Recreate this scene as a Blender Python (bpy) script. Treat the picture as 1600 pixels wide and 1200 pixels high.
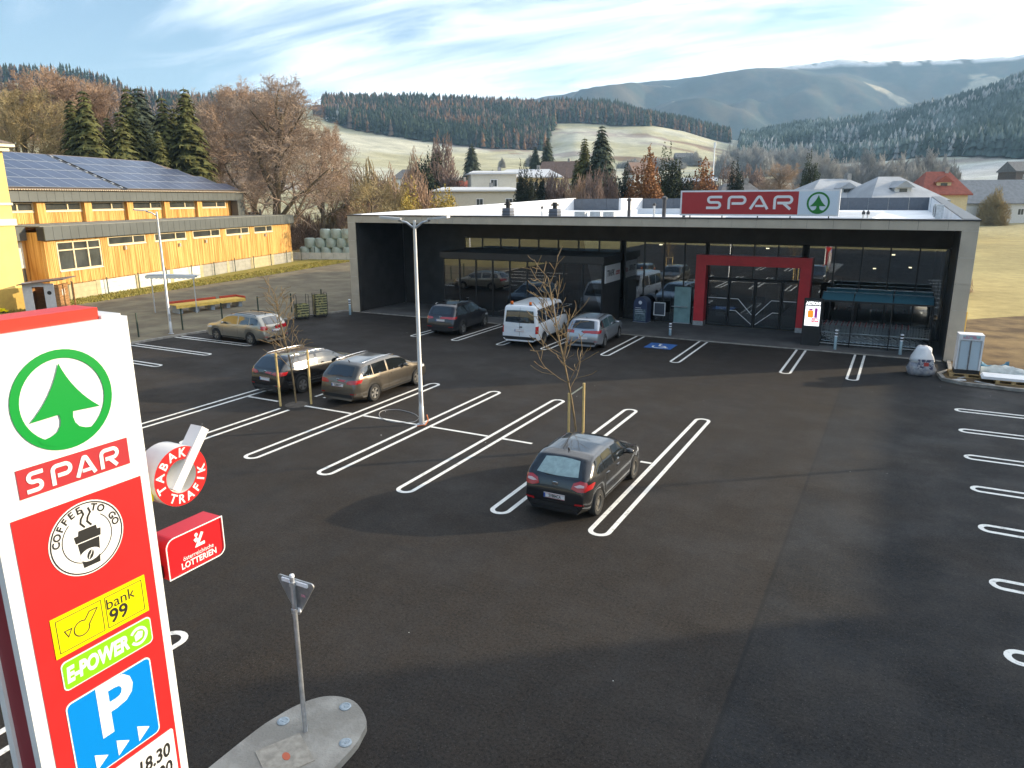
import bpy, bmesh, math, random
import numpy as np
from mathutils import Vector, Matrix
from mathutils.bvhtree import BVHTree
R = math.radians
for o in list(bpy.data.objects):
    bpy.data.objects.remove(o)
SC = bpy.context.scene
COL = SC.collection
PI = math.pi

# ------------------------------------------------------------------ camera
CAM_H = 7.2
cam_d = bpy.data.cameras.new('camera')
cam = bpy.data.objects.new('camera', cam_d)
COL.objects.link(cam)
cam.location = (0, 0, CAM_H)
cam.rotation_mode = 'XYZ'
cam.rotation_euler = (Matrix.Rotation(R(28), 4, 'Z') @ Matrix.Rotation(R(90 - 14.3), 4, 'X') @ Matrix.Rotation(R(-0.28), 4, 'Z')).to_euler()
cam_d.sensor_width = 36
cam_d.lens = 1140 / 1600 * 36
cam_d.clip_start = 0.1
cam_d.clip_end = 20000
SC.camera = cam

# ------------------------------------------------------------------ sky, sun, exposure
SUN_AZ = math.atan2(.78, .62)          # clockwise from +Y, towards the sun
SUN_EL = R(15.0)
world = bpy.data.worlds.new('World')
SC.world = world
world.use_nodes = True
wn, wl = world.node_tree.nodes, world.node_tree.links
wn.clear()
w_out = wn.new('ShaderNodeOutputWorld')
w_bg = wn.new('ShaderNodeBackground')
w_bg.inputs['Strength'].default_value = 0.11
sky = wn.new('ShaderNodeTexSky')
sky.sky_type = 'NISHITA'
sky.sun_disc = False
sky.sun_elevation = SUN_EL
sky.sun_rotation = SUN_AZ
sky.air_density = 1.0
sky.dust_density = 0.6
sky.ozone_density = 1.5
w_tc = wn.new('ShaderNodeTexCoord')
w_sep = wn.new('ShaderNodeSeparateXYZ')
wl.new(w_tc.outputs['Generated'], w_sep.inputs[0])
def wmath(op, a, b=None, c=None):
    n = wn.new('ShaderNodeMath'); n.operation = op
    for i, v in enumerate((a, b, c)):
        if v is None: continue
        if isinstance(v, (int, float)): n.inputs[i].default_value = v
        else: wl.new(v, n.inputs[i])
    return n.outputs[0]
w_z = wmath('MAXIMUM', w_sep.outputs['Z'], 0.0)
w_den = wmath('ADD', w_z, 0.16)
w_u = wmath('DIVIDE', w_sep.outputs['X'], w_den)
w_v = wmath('DIVIDE', w_sep.outputs['Y'], w_den)
w_cmb = wn.new('ShaderNodeCombineXYZ')
wl.new(w_u, w_cmb.inputs[0]); wl.new(w_v, w_cmb.inputs[1])
def wnoise(scale, rot, sc, detail, rough, dist, loc=(0, 0, 0)):
    m = wn.new('ShaderNodeMapping')
    m.inputs['Rotation'].default_value = (0, 0, R(rot)); m.inputs['Scale'].default_value = sc
    m.inputs['Location'].default_value = loc
    wl.new(w_cmb.outputs[0], m.inputs['Vector'])
    n = wn.new('ShaderNodeTexNoise')
    n.inputs['Scale'].default_value = scale; n.inputs['Detail'].default_value = detail
    n.inputs['Roughness'].default_value = rough; n.inputs['Distortion'].default_value = dist
    wl.new(m.outputs[0], n.inputs['Vector'])
    return n.outputs['Fac']
def wramp(v, a, b):
    n = wn.new('ShaderNodeMapRange'); n.interpolation_type = 'SMOOTHSTEP'
    n.inputs['From Min'].default_value = a; n.inputs['From Max'].default_value = b
    wl.new(v, n.inputs['Value']); return n.outputs[0]
# cirrus: broad veils plus combed streaks
w_big = wnoise(.42, 20, (1, 1, 1), 3, .5, .3, (3.2, 1.3, 0))
w_str = wnoise(1.5, -38, (.55, 1.9, 1), 9, .62, .9)
w_mix = wmath('ADD', wmath('MULTIPLY', w_big, .72), wmath('MULTIPLY', w_str, .42))
# the veil thickens towards the sun
w_sd = wmath('ADD', wmath('MULTIPLY', w_sep.outputs['X'], .78), wmath('MULTIPLY', w_sep.outputs['Y'], .62))
w_cl = wmath('MULTIPLY', wramp(wmath('ADD', w_mix, wmath('MULTIPLY', w_sd, .26)), .49, .745), .95)
w_cc = wn.new('ShaderNodeRGB'); w_cc.outputs[0].default_value = (11.5, 11.6, 11.8, 1)
w_mx = wn.new('ShaderNodeMix'); w_mx.data_type = 'RGBA'
wl.new(w_cl, w_mx.inputs['Factor']); wl.new(sky.outputs[0], w_mx.inputs['A']); wl.new(w_cc.outputs[0], w_mx.inputs['B'])
wl.new(w_mx.outputs['Result'], w_bg.inputs['Color'])
wl.new(w_bg.outputs[0], w_out.inputs['Surface'])

sun_d = bpy.data.lights.new('sun', 'SUN')
sun_d.energy = 5.0
sun_d.angle = R(0.55)
sun_d.color = (1.0, .82, .57)
sun = bpy.data.objects.new('sun', sun_d)
COL.objects.link(sun)
_sd = Vector((math.sin(SUN_AZ) * math.cos(SUN_EL), math.cos(SUN_AZ) * math.cos(SUN_EL), math.sin(SUN_EL)))
sun.rotation_euler = _sd.to_track_quat('Z', 'Y').to_euler()
sun.location = (60, 50, 60)

SC.view_settings.view_transform = 'Standard'
SC.view_settings.look = 'None'
SC.view_settings.gamma = 1
SC.view_settings.exposure = 1.05
SC.view_settings.use_curve_mapping = False
SC.render.engine = 'CYCLES'
SC.cycles.max_bounces = 6
SC.cycles.transparent_max_bounces = 12
SC.cycles.volume_bounces = 0
SC.cycles.use_denoising = True

# ------------------------------------------------------------------ helpers
def tag(o, label=None, cat=None, group=None, kind=None):
    if label: o['label'] = label
    if cat: o['category'] = cat
    if group: o['group'] = group
    if kind: o['kind'] = kind
    return o
def empty(name, loc=(0, 0, 0), rz=0.0, label=None, cat=None, group=None):
    o = bpy.data.objects.new(name, None)
    COL.objects.link(o)
    o.location = loc; o.rotation_euler = (0, 0, rz)
    o.empty_display_size = .2
    return tag(o, label, cat, group)
def link_mesh(name, me, mat=None, parent=None, loc=None, rot=None):
    o = bpy.data.objects.new(name, me)
    COL.objects.link(o)
    if mat is not None and len(me.materials) == 0: me.materials.append(mat)
    if parent is not None: o.parent = parent
    if loc is not None: o.location = loc
    if rot is not None: o.rotation_euler = rot
    return o
def pydata(name, v, f, mat=None, parent=None, smooth=False, loc=None, rot=None):
    me = bpy.data.meshes.new(name)
    me.from_pydata(v, [], f)
    if smooth: me.polygons.foreach_set('use_smooth', [True] * len(me.polygons))
    me.update()
    return link_mesh(name, me, mat, parent, loc, rot)
def np_mesh(name, V, F, mat=None, parent=None, smooth=False, loc=None):
    """V (n,3) array, F (m,k) array of one polygon size"""
    me = bpy.data.meshes.new(name)
    V = np.asarray(V, np.float32); F = np.asarray(F, np.int32)
    m, k = F.shape
    me.vertices.add(len(V)); me.vertices.foreach_set('co', V.ravel())
    me.loops.add(m * k); me.loops.foreach_set('vertex_index', F.ravel())
    me.polygons.add(m); me.polygons.foreach_set('loop_start', np.arange(0, m * k, k, dtype=np.int32))
    me.update(calc_edges=True)
    if smooth: me.polygons.foreach_set('use_smooth', np.ones(m, bool))
    return link_mesh(name, me, mat, parent, loc)
class MB:
    """collects shapes into one mesh"""
    def __init__(s): s.v = []; s.f = []
    def add(s, v, f):
        n = len(s.v); s.v += [tuple(p) for p in v]; s.f += [tuple(i + n for i in q) for q in f]; return s
    def box(s, x0, x1, y0, y1, z0, z1, M=None):
        v = [Vector(p) for p in ((x0,y0,z0),(x1,y0,z0),(x1,y1,z0),(x0,y1,z0),(x0,y0,z1),(x1,y0,z1),(x1,y1,z1),(x0,y1,z1))]
        if M is not None: v = [M @ p for p in v]
        return s.add(v, [(0,3,2,1),(4,5,6,7),(0,1,5,4),(1,2,6,5),(2,3,7,6),(3,0,4,7)])
    def tube(s, pts, r, n=8, cap=True):
        pts = [Vector(p) for p in pts]
        rs = r if isinstance(r, (list, tuple)) else [r] * len(pts)
        v = []; f = []
        up = None
        for i, p in enumerate(pts):
            d = (pts[min(i + 1, len(pts) - 1)] - pts[max(i - 1, 0)]).normalized()
            if up is None: up = Vector((0, 0, 1)) if abs(d.z) < .9 else Vector((1, 0, 0))
            a = d.cross(up).normalized(); b = a.cross(d).normalized(); up = b
            for k in range(n):
                t = 2 * PI * k / n
                v.append(p + (a * math.cos(t) + b * math.sin(t)) * rs[i])
        for i in range(len(pts) - 1):
            for k in range(n):
                f.append((i*n + k, i*n + (k+1) % n, (i+1)*n + (k+1) % n, (i+1)*n + k))
        if cap:
            f.append(tuple(range(n))[::-1]); f.append(tuple((len(pts)-1)*n + k for k in range(n)))
        return s.add(v, f)
    def lathe(s, prof, n=16, M=None, cap=True):
        v = []; f = []
        for r, z in prof:
            for k in range(n):
                t = 2*PI*k/n; p = Vector((r*math.cos(t), r*math.sin(t), z))
                v.append(M @ p if M is not None else p)
        for i in range(len(prof)-1):
            for k in range(n):
                f.append((i*n+k, i*n+(k+1) % n, (i+1)*n+(k+1) % n, (i+1)*n+k))
        if cap:
            f.append(tuple(range(n))[::-1]); f.append(tuple((len(prof)-1)*n+k for k in range(n)))
        return s.add(v, f)
    def prism(s, poly, t, M=None, z0=0.0):
        """polygon in local xy, extruded z0..z0+t"""
        n = len(poly)
        v = [Vector((p[0], p[1], z0)) for p in poly] + [Vector((p[0], p[1], z0 + t)) for p in poly]
        if M is not None: v = [M @ p for p in v]
        f = [tuple(range(n))[::-1], tuple(range(n, 2*n))]
        f += [(i, (i+1) % n, n+(i+1) % n, n+i) for i in range(n)]
        return s.add(v, f)
    def ribbon(s, pts, w, t, M=None, z0=0.0, closed=False):
        """flat stroke of width w along a 2d polyline, extruded by t"""
        P = [Vector((p[0], p[1])) for p in pts]; n = len(P); L = []; Rr = []
        for i in range(n):
            a = P[(i-1) % n] if (closed or i > 0) else P[i]
            b = P[(i+1) % n] if (closed or i < n-1) else P[i]
            d0 = (P[i]-a); d1 = (b-P[i])
            d0 = d0.normalized() if d0.length > 1e-9 else d1.normalized()
            d1 = d1.normalized() if d1.length > 1e-9 else d0
            m = d0 + d1
            m = m.normalized() if m.length > 1e-6 else d0
            nn = Vector((-m.y, m.x)); c = max(.5, nn.dot(Vector((-d0.y, d0.x))))
            L.append(P[i] + nn*(w/2/c)); Rr.append(P[i] - nn*(w/2/c))
        v = []
        for z in (z0, z0+t):
            v += [Vector((p.x, p.y, z)) for p in L] + [Vector((p.x, p.y, z)) for p in Rr]
        if M is not None: v = [M @ p for p in v]
        f = []
        rng = range(n) if closed else range(n-1)
        for i in rng:
            j = (i+1) % n
            f += [(2*n+i, 3*n+i, 3*n+j, 2*n+j), (i, j, n+j, n+i), (i, 2*n+i, 2*n+j, j), (n+i, n+j, 3*n+j, 3*n+i)]
        if not closed:
            f += [(0, n, 3*n, 2*n), (n-1, 3*n-1, 4*n-1, 2*n-1)]
        return s.add(v, f)
    def build(s, name, mat=None, parent=None, smooth=False, loc=None, rot=None, auto=None):
        o = pydata(name, [tuple(p) for p in s.v], s.f, mat, parent, smooth, loc, rot)
        if auto is not None:
            o.data.polygons.foreach_set('use_smooth', [True]*len(o.data.polygons))
            o.data.set_sharp_from_angle(angle=R(auto))
        return o
def copy_tree(o, parent=None):
    c = o.copy(); COL.objects.link(c)
    if parent is not None: c.parent = parent
    for ch in list(o.children): copy_tree(ch, c)
    return c
def arc(cx, cy, r, a0, a1, n):
    return [(cx + r*math.cos(R(a0+(a1-a0)*i/n)), cy + r*math.sin(R(a0+(a1-a0)*i/n))) for i in range(n+1)]
def rrect(x0, x1, y0, y1, r, n=5):
    return (arc(x1-r, y0+r, r, -90, 0, n) + arc(x1-r, y1-r, r, 0, 90, n) + arc(x0+r, y1-r, r, 90, 180, n) + arc(x0+r, y0+r, r, 180, 270, n))
def text_mesh(txt, size, t=.004, bold=0.0, shear=0.0, align='CENTER', spacing=1.0):
    cu = bpy.data.curves.new('txt', 'FONT')
    cu.body = txt; cu.size = size; cu.extrude = t/2; cu.offset = bold; cu.shear = shear
    cu.align_x = align; cu.align_y = 'CENTER'; cu.space_character = spacing; cu.resolution_u = 3
    ob = bpy.data.objects.new('txt', cu); COL.objects.link(ob)
    dg = bpy.context.evaluated_depsgraph_get()
    me = bpy.data.meshes.new_from_object(ob.evaluated_get(dg))
    bpy.data.objects.remove(ob); bpy.data.curves.remove(cu)
    return me
def text_obj(name, txt, size, mat, parent, M, t=.004, bold=0.0, shear=0.0, align='CENTER', spacing=1.0, sx=1.0):
    me = text_mesh(txt, size, t, bold, shear, align, spacing)
    me.transform(M @ Matrix.Diagonal((sx, 1, 1, 1)))
    me.materials.clear(); me.materials.append(mat)
    return link_mesh(name, me, None, parent)
# the photograph's camera geometry, used to turn sight lines into places at a chosen real distance
_F, _TH, _RO, _YAW = 1140., R(14.3), R(.28), R(28)
def ray(px, py):
    x = (px-800)/_F; y = (py-600)/_F
    c, s = math.cos(_RO), math.sin(_RO); x, y = c*x - s*y, s*x + c*y
    st, ct = math.sin(_TH), math.cos(_TH)
    X, Y, Z = x, ct - y*st, -(st + y*ct)
    return Vector((X*math.cos(_YAW) - Y*math.sin(_YAW), X*math.sin(_YAW) + Y*math.cos(_YAW), Z))
def at_dist(px, py, D):
    d = ray(px, py); k = D / math.hypot(d.x, d.y)
    return Vector((d.x*k, d.y*k, CAM_H + d.z*k))
def gpt(px, py, z=0.0):
    d = ray(px, py); k = (z - CAM_H)/d.z
    return Vector((d.x*k, d.y*k, z))

# ------------------------------------------------------------------ materials
MATS = {}
def mat(name, col, rough=.6, metal=0.0, spec=.5, noise=0.0, nscale=4.0, bump=0.0, bscale=40.0, emit=None, estr=0.0, coat=0.0, col2=None, ndetail=4.0, obj=False, stretch=None, ramp=(.35, .65)):
    """principled material with procedural colour variation and fine relief"""
    if name in MATS: return MATS[name]
    m = bpy.data.materials.new(name); m.use_nodes = True
    nt = m.node_tree; b = nt.nodes['Principled BSDF']
    b.inputs['Roughness'].default_value = rough
    b.inputs['Metallic'].default_value = metal
    b.inputs['Specular IOR Level'].default_value = spec
    if coat: b.inputs['Coat Weight'].default_value = coat; b.inputs['Coat Roughness'].default_value = .04
    b.inputs['Base Color'].default_value = (*col, 1)
    if emit: b.inputs['Emission Color'].default_value = (*emit, 1); b.inputs['Emission Strength'].default_value = estr
    if noise or bump or col2:
        tc = nt.nodes.new('ShaderNodeTexCoord')
        src = tc.outputs['Object']
        if not obj:
            g = nt.nodes.new('ShaderNodeNewGeometry'); src = g.outputs['Position']
        if stretch:
            mp = nt.nodes.new('ShaderNodeMapping'); mp.inputs['Scale'].default_value = stretch
            nt.links.new(src, mp.inputs['Vector']); src = mp.outputs[0]
    if noise or col2:
        n = nt.nodes.new('ShaderNodeTexNoise'); n.inputs['Scale'].default_value = nscale
        n.inputs['Detail'].default_value = ndetail; n.inputs['Roughness'].default_value = .6
        nt.links.new(src, n.inputs['Vector'])
        mr = nt.nodes.new('ShaderNodeMapRange'); mr.inputs['From Min'].default_value = ramp[0]; mr.inputs['From Max'].default_value = ramp[1]
        nt.links.new(n.outputs['Fac'], mr.inputs['Value'])
        mx = nt.nodes.new('ShaderNodeMix'); mx.data_type = 'RGBA'
        nt.links.new(mr.outputs[0], mx.inputs['Factor'])
        if col2 is None:
            mx.inputs['A'].default_value = (*[c*(1-noise) for c in col], 1); mx.inputs['B'].default_value = (*[min(1, c*(1+noise)) for c in col], 1)
        else:
            mx.inputs['A'].default_value = (*col, 1); mx.inputs['B'].default_value = (*col2, 1)
        nt.links.new(mx.outputs['Result'], b.inputs['Base Color'])
    if bump:
        n2 = nt.nodes.new('ShaderNodeTexNoise'); n2.inputs['Scale'].default_value = bscale; n2.inputs['Detail'].default_value = 3
        nt.links.new(src, n2.inputs['Vector'])
        bp = nt.nodes.new('ShaderNodeBump'); bp.inputs['Strength'].default_value = bump; bp.inputs['Distance'].default_value = .02
        nt.links.new(n2.outputs['Fac'], bp.inputs['Height']); nt.links.new(bp.outputs[0], b.inputs['Normal'])
    MATS[name] = m
    return m
def nodes_of(m): return m.node_tree.nodes, m.node_tree.links, m.node_tree.nodes['Principled BSDF']
# ------------------------------------------------------------------ terrain
rng = np.random.default_rng(7)
def fbm(x, y, scale, seed, octv=4):
    """cheap value noise on arrays"""
    out = np.zeros_like(x, dtype=float); amp = 1.; tot = 0.
    for o in range(octv):
        s = scale / 2**o
        xi = np.floor(x/s); yi = np.floor(y/s); xf = x/s - xi; yf = y/s - yi
        xf = xf*xf*(3-2*xf); yf = yf*yf*(3-2*yf)
        def h(a, b):
            v = np.sin(a*127.1 + b*311.7 + seed*17.3 + o*7.7) * 43758.5453
            return v - np.floor(v)
        n = (h(xi, yi)*(1-xf) + h(xi+1, yi)*xf)*(1-yf) + (h(xi, yi+1)*(1-xf) + h(xi+1, yi+1)*xf)*yf
        out += amp*n; tot += amp; amp *= .5
    return out/tot
D_ROW = [250, 400, 600, 800, 950, 1100]
COLS = {-500: (318,290,230,168,138,122), 0: (326,296,235,172,138,122), 130: (326,296,240,178,143,126), 216: (326,296,245,190,158,150), 300: (325,295,245,195,165,152),
 420: (324,290,244,200,172,160), 500: (322,286,240,202,176,162), 560: (321,284,238,206,186,162), 640: (320,282,244,214,188,164), 760: (320,281,249,226,197,167),
 850: (320,282,253,231,200,170), 900: (320,283,256,216,197,172), 960: (320,284,259,223,199,174), 1010: (320,285,261,226,196,191), 1060: (320,286,263,233,203,199),
 1120: (320,287,266,241,219,217), 1170: (320,288,271,251,228,226), 1230: (320,289,273,248,225,212), 1300: (320,289,276,251,224,204), 1400: (319,288,271,246,214,188),
 1500: (319,286,262,224,186,160), 1600: (318,281,248,198,152,120), 2000: (316,275,228,162,112,84)}
_az = []; _zz = []
for px, ys in COLS.items():
    d0 = ray(px, 309)
    _az.append(math.atan2(d0.x, d0.y))
    _zz.append([at_dist(px, y, D).z for D, y in zip(D_ROW, ys)])
_az = np.array(_az); _zz = np.array(_zz)
_dk = np.array([0, 150] + D_ROW + [1350, 1700.])
def terrain_z(az, d):
    """height of the land at azimuth az (clockwise from +Y) and distance d from the camera's foot"""
    az = np.asarray(az, float); d = np.asarray(d, float)
    zc = np.stack([np.interp(az, _az, _zz[:, k]) for k in range(6)], -1)
    z0 = np.zeros_like(az)[..., None]
    zc = np.concatenate([z0, z0, zc, zc[..., 5:6]*.9, zc[..., 5:6]*.55], -1)
    i = np.clip(np.searchsorted(_dk, d, side='right') - 1, 0, len(_dk)-2)
    t = np.clip((d - _dk[i])/(_dk[i+1]-_dk[i]), 0, 1)
    a = np.take_along_axis(zc, i[..., None], -1)[..., 0]; b = np.take_along_axis(zc, i[..., None]+1, -1)[..., 0]
    z = a + (b-a)*t
    x = d*np.sin(az); y = d*np.cos(az)
    return z + (fbm(x, y, 160, 3)-.5)*np.clip((d-180)/500, 0, 1)*16
def pol(az, d): return d*np.sin(az), d*np.cos(az)
def px_az(px):
    d0 = ray(px, 309); return math.atan2(d0.x, d0.y)
_azg = np.unique(np.concatenate([np.linspace(-PI, -1.45, 40), np.linspace(-1.45, .75, 330), np.linspace(.75, PI, 60)]))
_dg = np.concatenate([np.array([0.5, 40, 80, 110]), np.linspace(130, 500, 36), np.linspace(512, 1250, 62), np.linspace(1290, 1700, 8)])
A, Dg = np.meshgrid(_azg, _dg, indexing='ij')
Zt = terrain_z(A, Dg)
X, Y = pol(A, Dg)
Zt = np.where(Dg < 125, -.03, Zt - .03)
na, nd = A.shape
idx = np.arange(na*nd).reshape(na, nd)
Fq = np.stack([idx[:-1, :-1], idx[:-1, 1:], idx[1:, 1:], idx[1:, :-1]], -1).reshape(-1, 4)
AZ = {p: px_az(p) for p in (500, 560, 640, 760, 850, 868, 1012, 1060, 1135, 1150, 1215, 1345, 1600, 2000)}
def forest_mask(az, d):
    """1 where woods stand on the hills"""
    n = fbm(d*np.sin(az), d*np.cos(az), 60, 11)*60 - 30
    m = np.zeros_like(az)
    foot = np.interp(az, [AZ[500], AZ[560], AZ[640], AZ[760], AZ[850], AZ[868], AZ[1012]], [930, 850, 815, 785, 780, 985, 960])
    m = np.where((az > AZ[500]+.01) & (az < AZ[1012]) & (d + n*.4 > foot), 1, m)
    m = np.where((az >= AZ[1012]) & (az < AZ[1135]) & (d > 1000 + n*.3), 1, m)
    snowf = (az > AZ[1215]) & (az < AZ[1345]) & (d > 840 + (az-AZ[1215])*-120) & (d < 925)
    footr = np.interp(az, [AZ[1150], px_az(1240), px_az(1400), AZ[1600], AZ[2000]], [770, 800, 690, 590, 560])
    m = np.where((az > AZ[1150]) & (d + n*.4 > footr) & ~snowf & (fbm(d*np.sin(az), d*np.cos(az)*.5, 150, 77) < .66), 1, m)
    m = np.where((az < AZ[500]-.02) & (d + n > 640) & (fbm(d*np.sin(az), d*np.cos(az), 120, 5) > .42), 1, m)
    return m
fm = forest_mask(A, Dg)
band = fbm(X, Y, 90, 21)
band2 = fbm(X*.35 + Y*.1, Y*1.6, 70, 23)
fieldc = np.stack([.46 + .10*(band-.5), .43 + .08*(band-.5), .27 + .04*(band-.5)], -1)
brown = (band2 > .66)[..., None]
fieldc = np.where(brown, np.array([.27, .19, .12]), fieldc)
frost = np.array([.60, .62, .60])
fr = np.clip((A - AZ[1060])/.25, 0, 1)[..., None]*.38 + np.clip((band - .5)*3, 0, .35)[..., None]
fieldc = fieldc*(1-fr) + frost*fr
near = np.clip((Dg-150)/150, 0, 1)[..., None]
meadow = np.array([.40, .33, .15])*(.85+.3*fbm(X, Y, 9, 31))[..., None]
fieldc = meadow*(1-near) + fieldc*near
colr = np.where(fm[..., None] > 0, np.array([.055, .05, .035]), fieldc)
M_terr = mat('terrain', (.4, .38, .22), rough=.95, spec=.1, bump=.5, bscale=1.2)
_n, _l, _b = nodes_of(M_terr)
_at = _n.new('ShaderNodeAttribute'); _at.attribute_name = 'Col'
_tx = _n.new('ShaderNodeTexNoise'); _tx.inputs['Scale'].default_value = .9; _tx.inputs['Detail'].default_value = 8; _tx.inputs['Roughness'].default_value = .7
_ge = _n.new('ShaderNodeNewGeometry'); _l.new(_ge.outputs['Position'], _tx.inputs['Vector'])
_mr = _n.new('ShaderNodeMapRange'); _mr.inputs['To Min'].default_value = .45; _mr.inputs['To Max'].default_value = 1.5; _l.new(_tx.outputs['Fac'], _mr.inputs['Value'])
_t2 = _n.new('ShaderNodeTexNoise'); _t2.inputs['Scale'].default_value = .035; _t2.inputs['Detail'].default_value = 9; _t2.inputs['Roughness'].default_value = .72
_l.new(_ge.outputs['Position'], _t2.inputs['Vector'])
_m2 = _n.new('ShaderNodeMapRange'); _m2.inputs['From Min'].default_value = .3; _m2.inputs['From Max'].default_value = .7; _m2.inputs['To Min'].default_value = .6; _m2.inputs['To Max'].default_value = 1.25; _l.new(_t2.outputs['Fac'], _m2.inputs['Value'])
_m3 = _n.new('ShaderNodeMath'); _m3.operation = 'MULTIPLY'; _l.new(_mr.outputs[0], _m3.inputs[0]); _l.new(_m2.outputs[0], _m3.inputs[1])
_mm = _n.new('ShaderNodeMix'); _mm.data_type = 'RGBA'; _mm.blend_type = 'MULTIPLY'; _mm.inputs['Factor'].default_value = 1
_l.new(_at.outputs['Color'], _mm.inputs['A']); _l.new(_m3.outputs[0], _mm.inputs['B']); _l.new(_mm.outputs['Result'], _b.inputs['Base Color'])
def set_col(o, c):
    a = o.data.color_attributes.new('Col', 'FLOAT_COLOR', 'POINT')
    a.data.foreach_set('color', np.concatenate([c.reshape(-1, 3), np.ones((c.size//3, 1))], 1).astype(np.float32).ravel())
terr = np_mesh('terrain', np.stack([X, Y, Zt], -1).reshape(-1, 3), Fq[:, ::-1], M_terr, smooth=True)
set_col(terr, colr); tag(terr, 'pale frosty fields and hills rising behind the shop', kind='structure')

# far mountain range
MC = {-600: 150, 100: 170, 500: 178, 600: 176, 700: 166, 780: 155, 850: 146, 930: 133, 1000: 123, 1060: 117, 1100: 112, 1150: 105, 1200: 100, 1250: 95, 1300: 88, 1370: 92, 1450: 91, 1530: 86, 1600: 75, 1800: 80, 2200: 96, 2900: 120}
_ma = np.array([px_az(p) if -700 < p < 2300 else (px_az(2200)+.35) for p in MC]); _mz = np.array([at_dist(min(p, 2200), y, 3000).z for p, y in MC.items()])
ag = np.linspace(_ma[0], _ma[-1], 420); dg2 = np.concatenate([np.linspace(1500, 3000, 70), np.linspace(3040, 3600, 8)])
A2, D2 = np.meshgrid(ag, dg2, indexing='ij')
crest = np.interp(A2, _ma, _mz) + (fbm(A2*3000, D2*0, 60, 41, 3)-.5)*10
t = np.clip((D2-1500)/1500, 0, 1)
prof = np.where(D2 <= 3000, .10 + .90*t**1.15, 1 - (D2-3000)/700)
X2, Y2 = pol(A2, D2)
rid = np.abs(fbm(X2, Y2, 620, 51, 4)-.5)*2
Z2 = crest*prof + (rid-.42)*330*np.sin(np.clip(t, 0, 1)*PI)**.8*np.clip(crest/500, .2, 1) - 12
Z2 = np.where(D2 <= 3000, np.minimum(Z2, crest*(D2/3000)*.985), Z2)
idx2 = np.arange(A2.size).reshape(A2.shape)
F2 = np.stack([idx2[:-1, :-1], idx2[:-1, 1:], idx2[1:, 1:], idx2[1:, :-1]], -1).reshape(-1, 4)
n1 = fbm(X2, Y2, 260, 61); n2 = fbm(X2, Y2, 50, 63)
mc = np.where((n2 > .5)[..., None], np.array([.050, .062, .045]), np.array([.085, .075, .05]))
clear = (n1 > .68)[..., None]
mc = np.where(clear, np.array([.42, .36, .24]), mc)
snow = ((Z2 > crest*.93) & (A2 > px_az(1130)) & (n2 > .38))[..., None]
mc = np.where(snow, np.array([.72, .70, .66]), mc)
mount = np_mesh('mountain', np.stack([X2, Y2, Z2], -1).reshape(-1, 3), F2[:, ::-1], M_terr, smooth=True)
set_col(mount, mc); tag(mount, 'blue hazy mountain range on the horizon', kind='structure')

# ------------------------------------------------------------------ woods on the hills (nobody could count them)
def conifer_cloud(az, d, hts, seed, tiers=3, n=6, fat=.17, base_z=None):
    """many small layered spruces in one mesh"""
    r = np.random.default_rng(seed); k = len(az)
    x, y = pol(az, d); z = terrain_z(az, d) - .5
    Vs = []; Fs = []; off = 0
    ang = np.arange(n)*2*PI/n
    for ti in range(tiers):
        zb = hts*(.08 + .30*ti); zt = hts*np.minimum(1.0, .52 + .26*ti); rr = hts*fat*(1-.27*ti)
        j = 1 + r.uniform(-.28, .28, (k, n))
        ph = r.uniform(0, 2*PI, (k, 1))
        rx = x[:, None] + rr[:, None]*j*np.cos(ang+ph); ry = y[:, None] + rr[:, None]*j*np.sin(ang+ph)
        rz = np.repeat((z+zb)[:, None], n, 1) + r.uniform(-.05, .05, (k, n))*hts[:, None]
        ring = np.stack([rx, ry, rz], -1)
        tip = np.stack([x, y, z+zt], -1)[:, None, :]
        V = np.concatenate([ring, tip], 1).reshape(-1, 3)
        b = (np.arange(k)*(n+1))[:, None]
        F = np.stack([b+np.arange(n), b+(np.arange(n)+1) % n, np.repeat(b+n, n, 1)], -1).reshape(-1, 3) + off
        Vs.append(V); Fs.append(F); off += len(V)
    return np.concatenate(Vs), np.concatenate(Fs)
def wood(name, label, mats, amin, amax, dmin, dmax, count, h0, h1, seed, weights, fat=.17):
    r = np.random.default_rng(seed)
    az = r.uniform(amin, amax, count*3); d = np.sqrt(r.uniform(dmin**2, dmax**2, count*3))
    k = forest_mask(az, d) > 0; az = az[k][:count]; d = d[k][:count]
    h = r.uniform(h0, h1, len(az))
    clump = fbm(*pol(az, d), 70, seed, 3) + r.uniform(-.22, .22, len(az))
    q = np.quantile(clump, np.cumsum(weights)[:-1]); which = np.digitize(clump, q)
    for i, (mn, m) in enumerate(mats):
        s = which == i
        V, F = conifer_cloud(az[s], d[s], h[s]*(1.0 if 'larch' not in mn else .92), seed+i, fat=fat)
        tag(np_mesh('forest', V, F, m), label + mn, kind='stuff')
M_spruce = mat('far_spruce', (.030, .045, .026), rough=.9, spec=.1, noise=.5, nscale=.09)
M_larch = mat('far_larch', (.17, .090, .040), rough=.9, spec=.1, noise=.4, nscale=.08)
M_bare = mat('far_bare_wood', (.13, .095, .07), rough=.9, spec=.1, noise=.4, nscale=.08)
M_frost = mat('frosted_spruce', (.038, .066, .052), rough=.9, spec=.1, col2=(.24, .31, .30), nscale=.03, ramp=(.45, .78))
wood('hill_wood', 'dark wood on the middle hill, ', [('green spruces', M_spruce), ('bare brown trees', M_bare), ('orange larches', M_larch)], AZ[500], AZ[1135], 780, 1200, 6500, 13, 20, 101, [.70, .18, .12])
wood('frosty_wood', 'frosted wood on the right hill, ', [('green spruces', M_frost), ('hoary bare trees', mat('hoar', (.30, .31, .30), rough=.9, spec=.1, noise=.4, nscale=.07))], AZ[1150], AZ[2000]-.05, 560, 1200, 10500, 12, 19, 103, [.87, .13], fat=.2)
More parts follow.
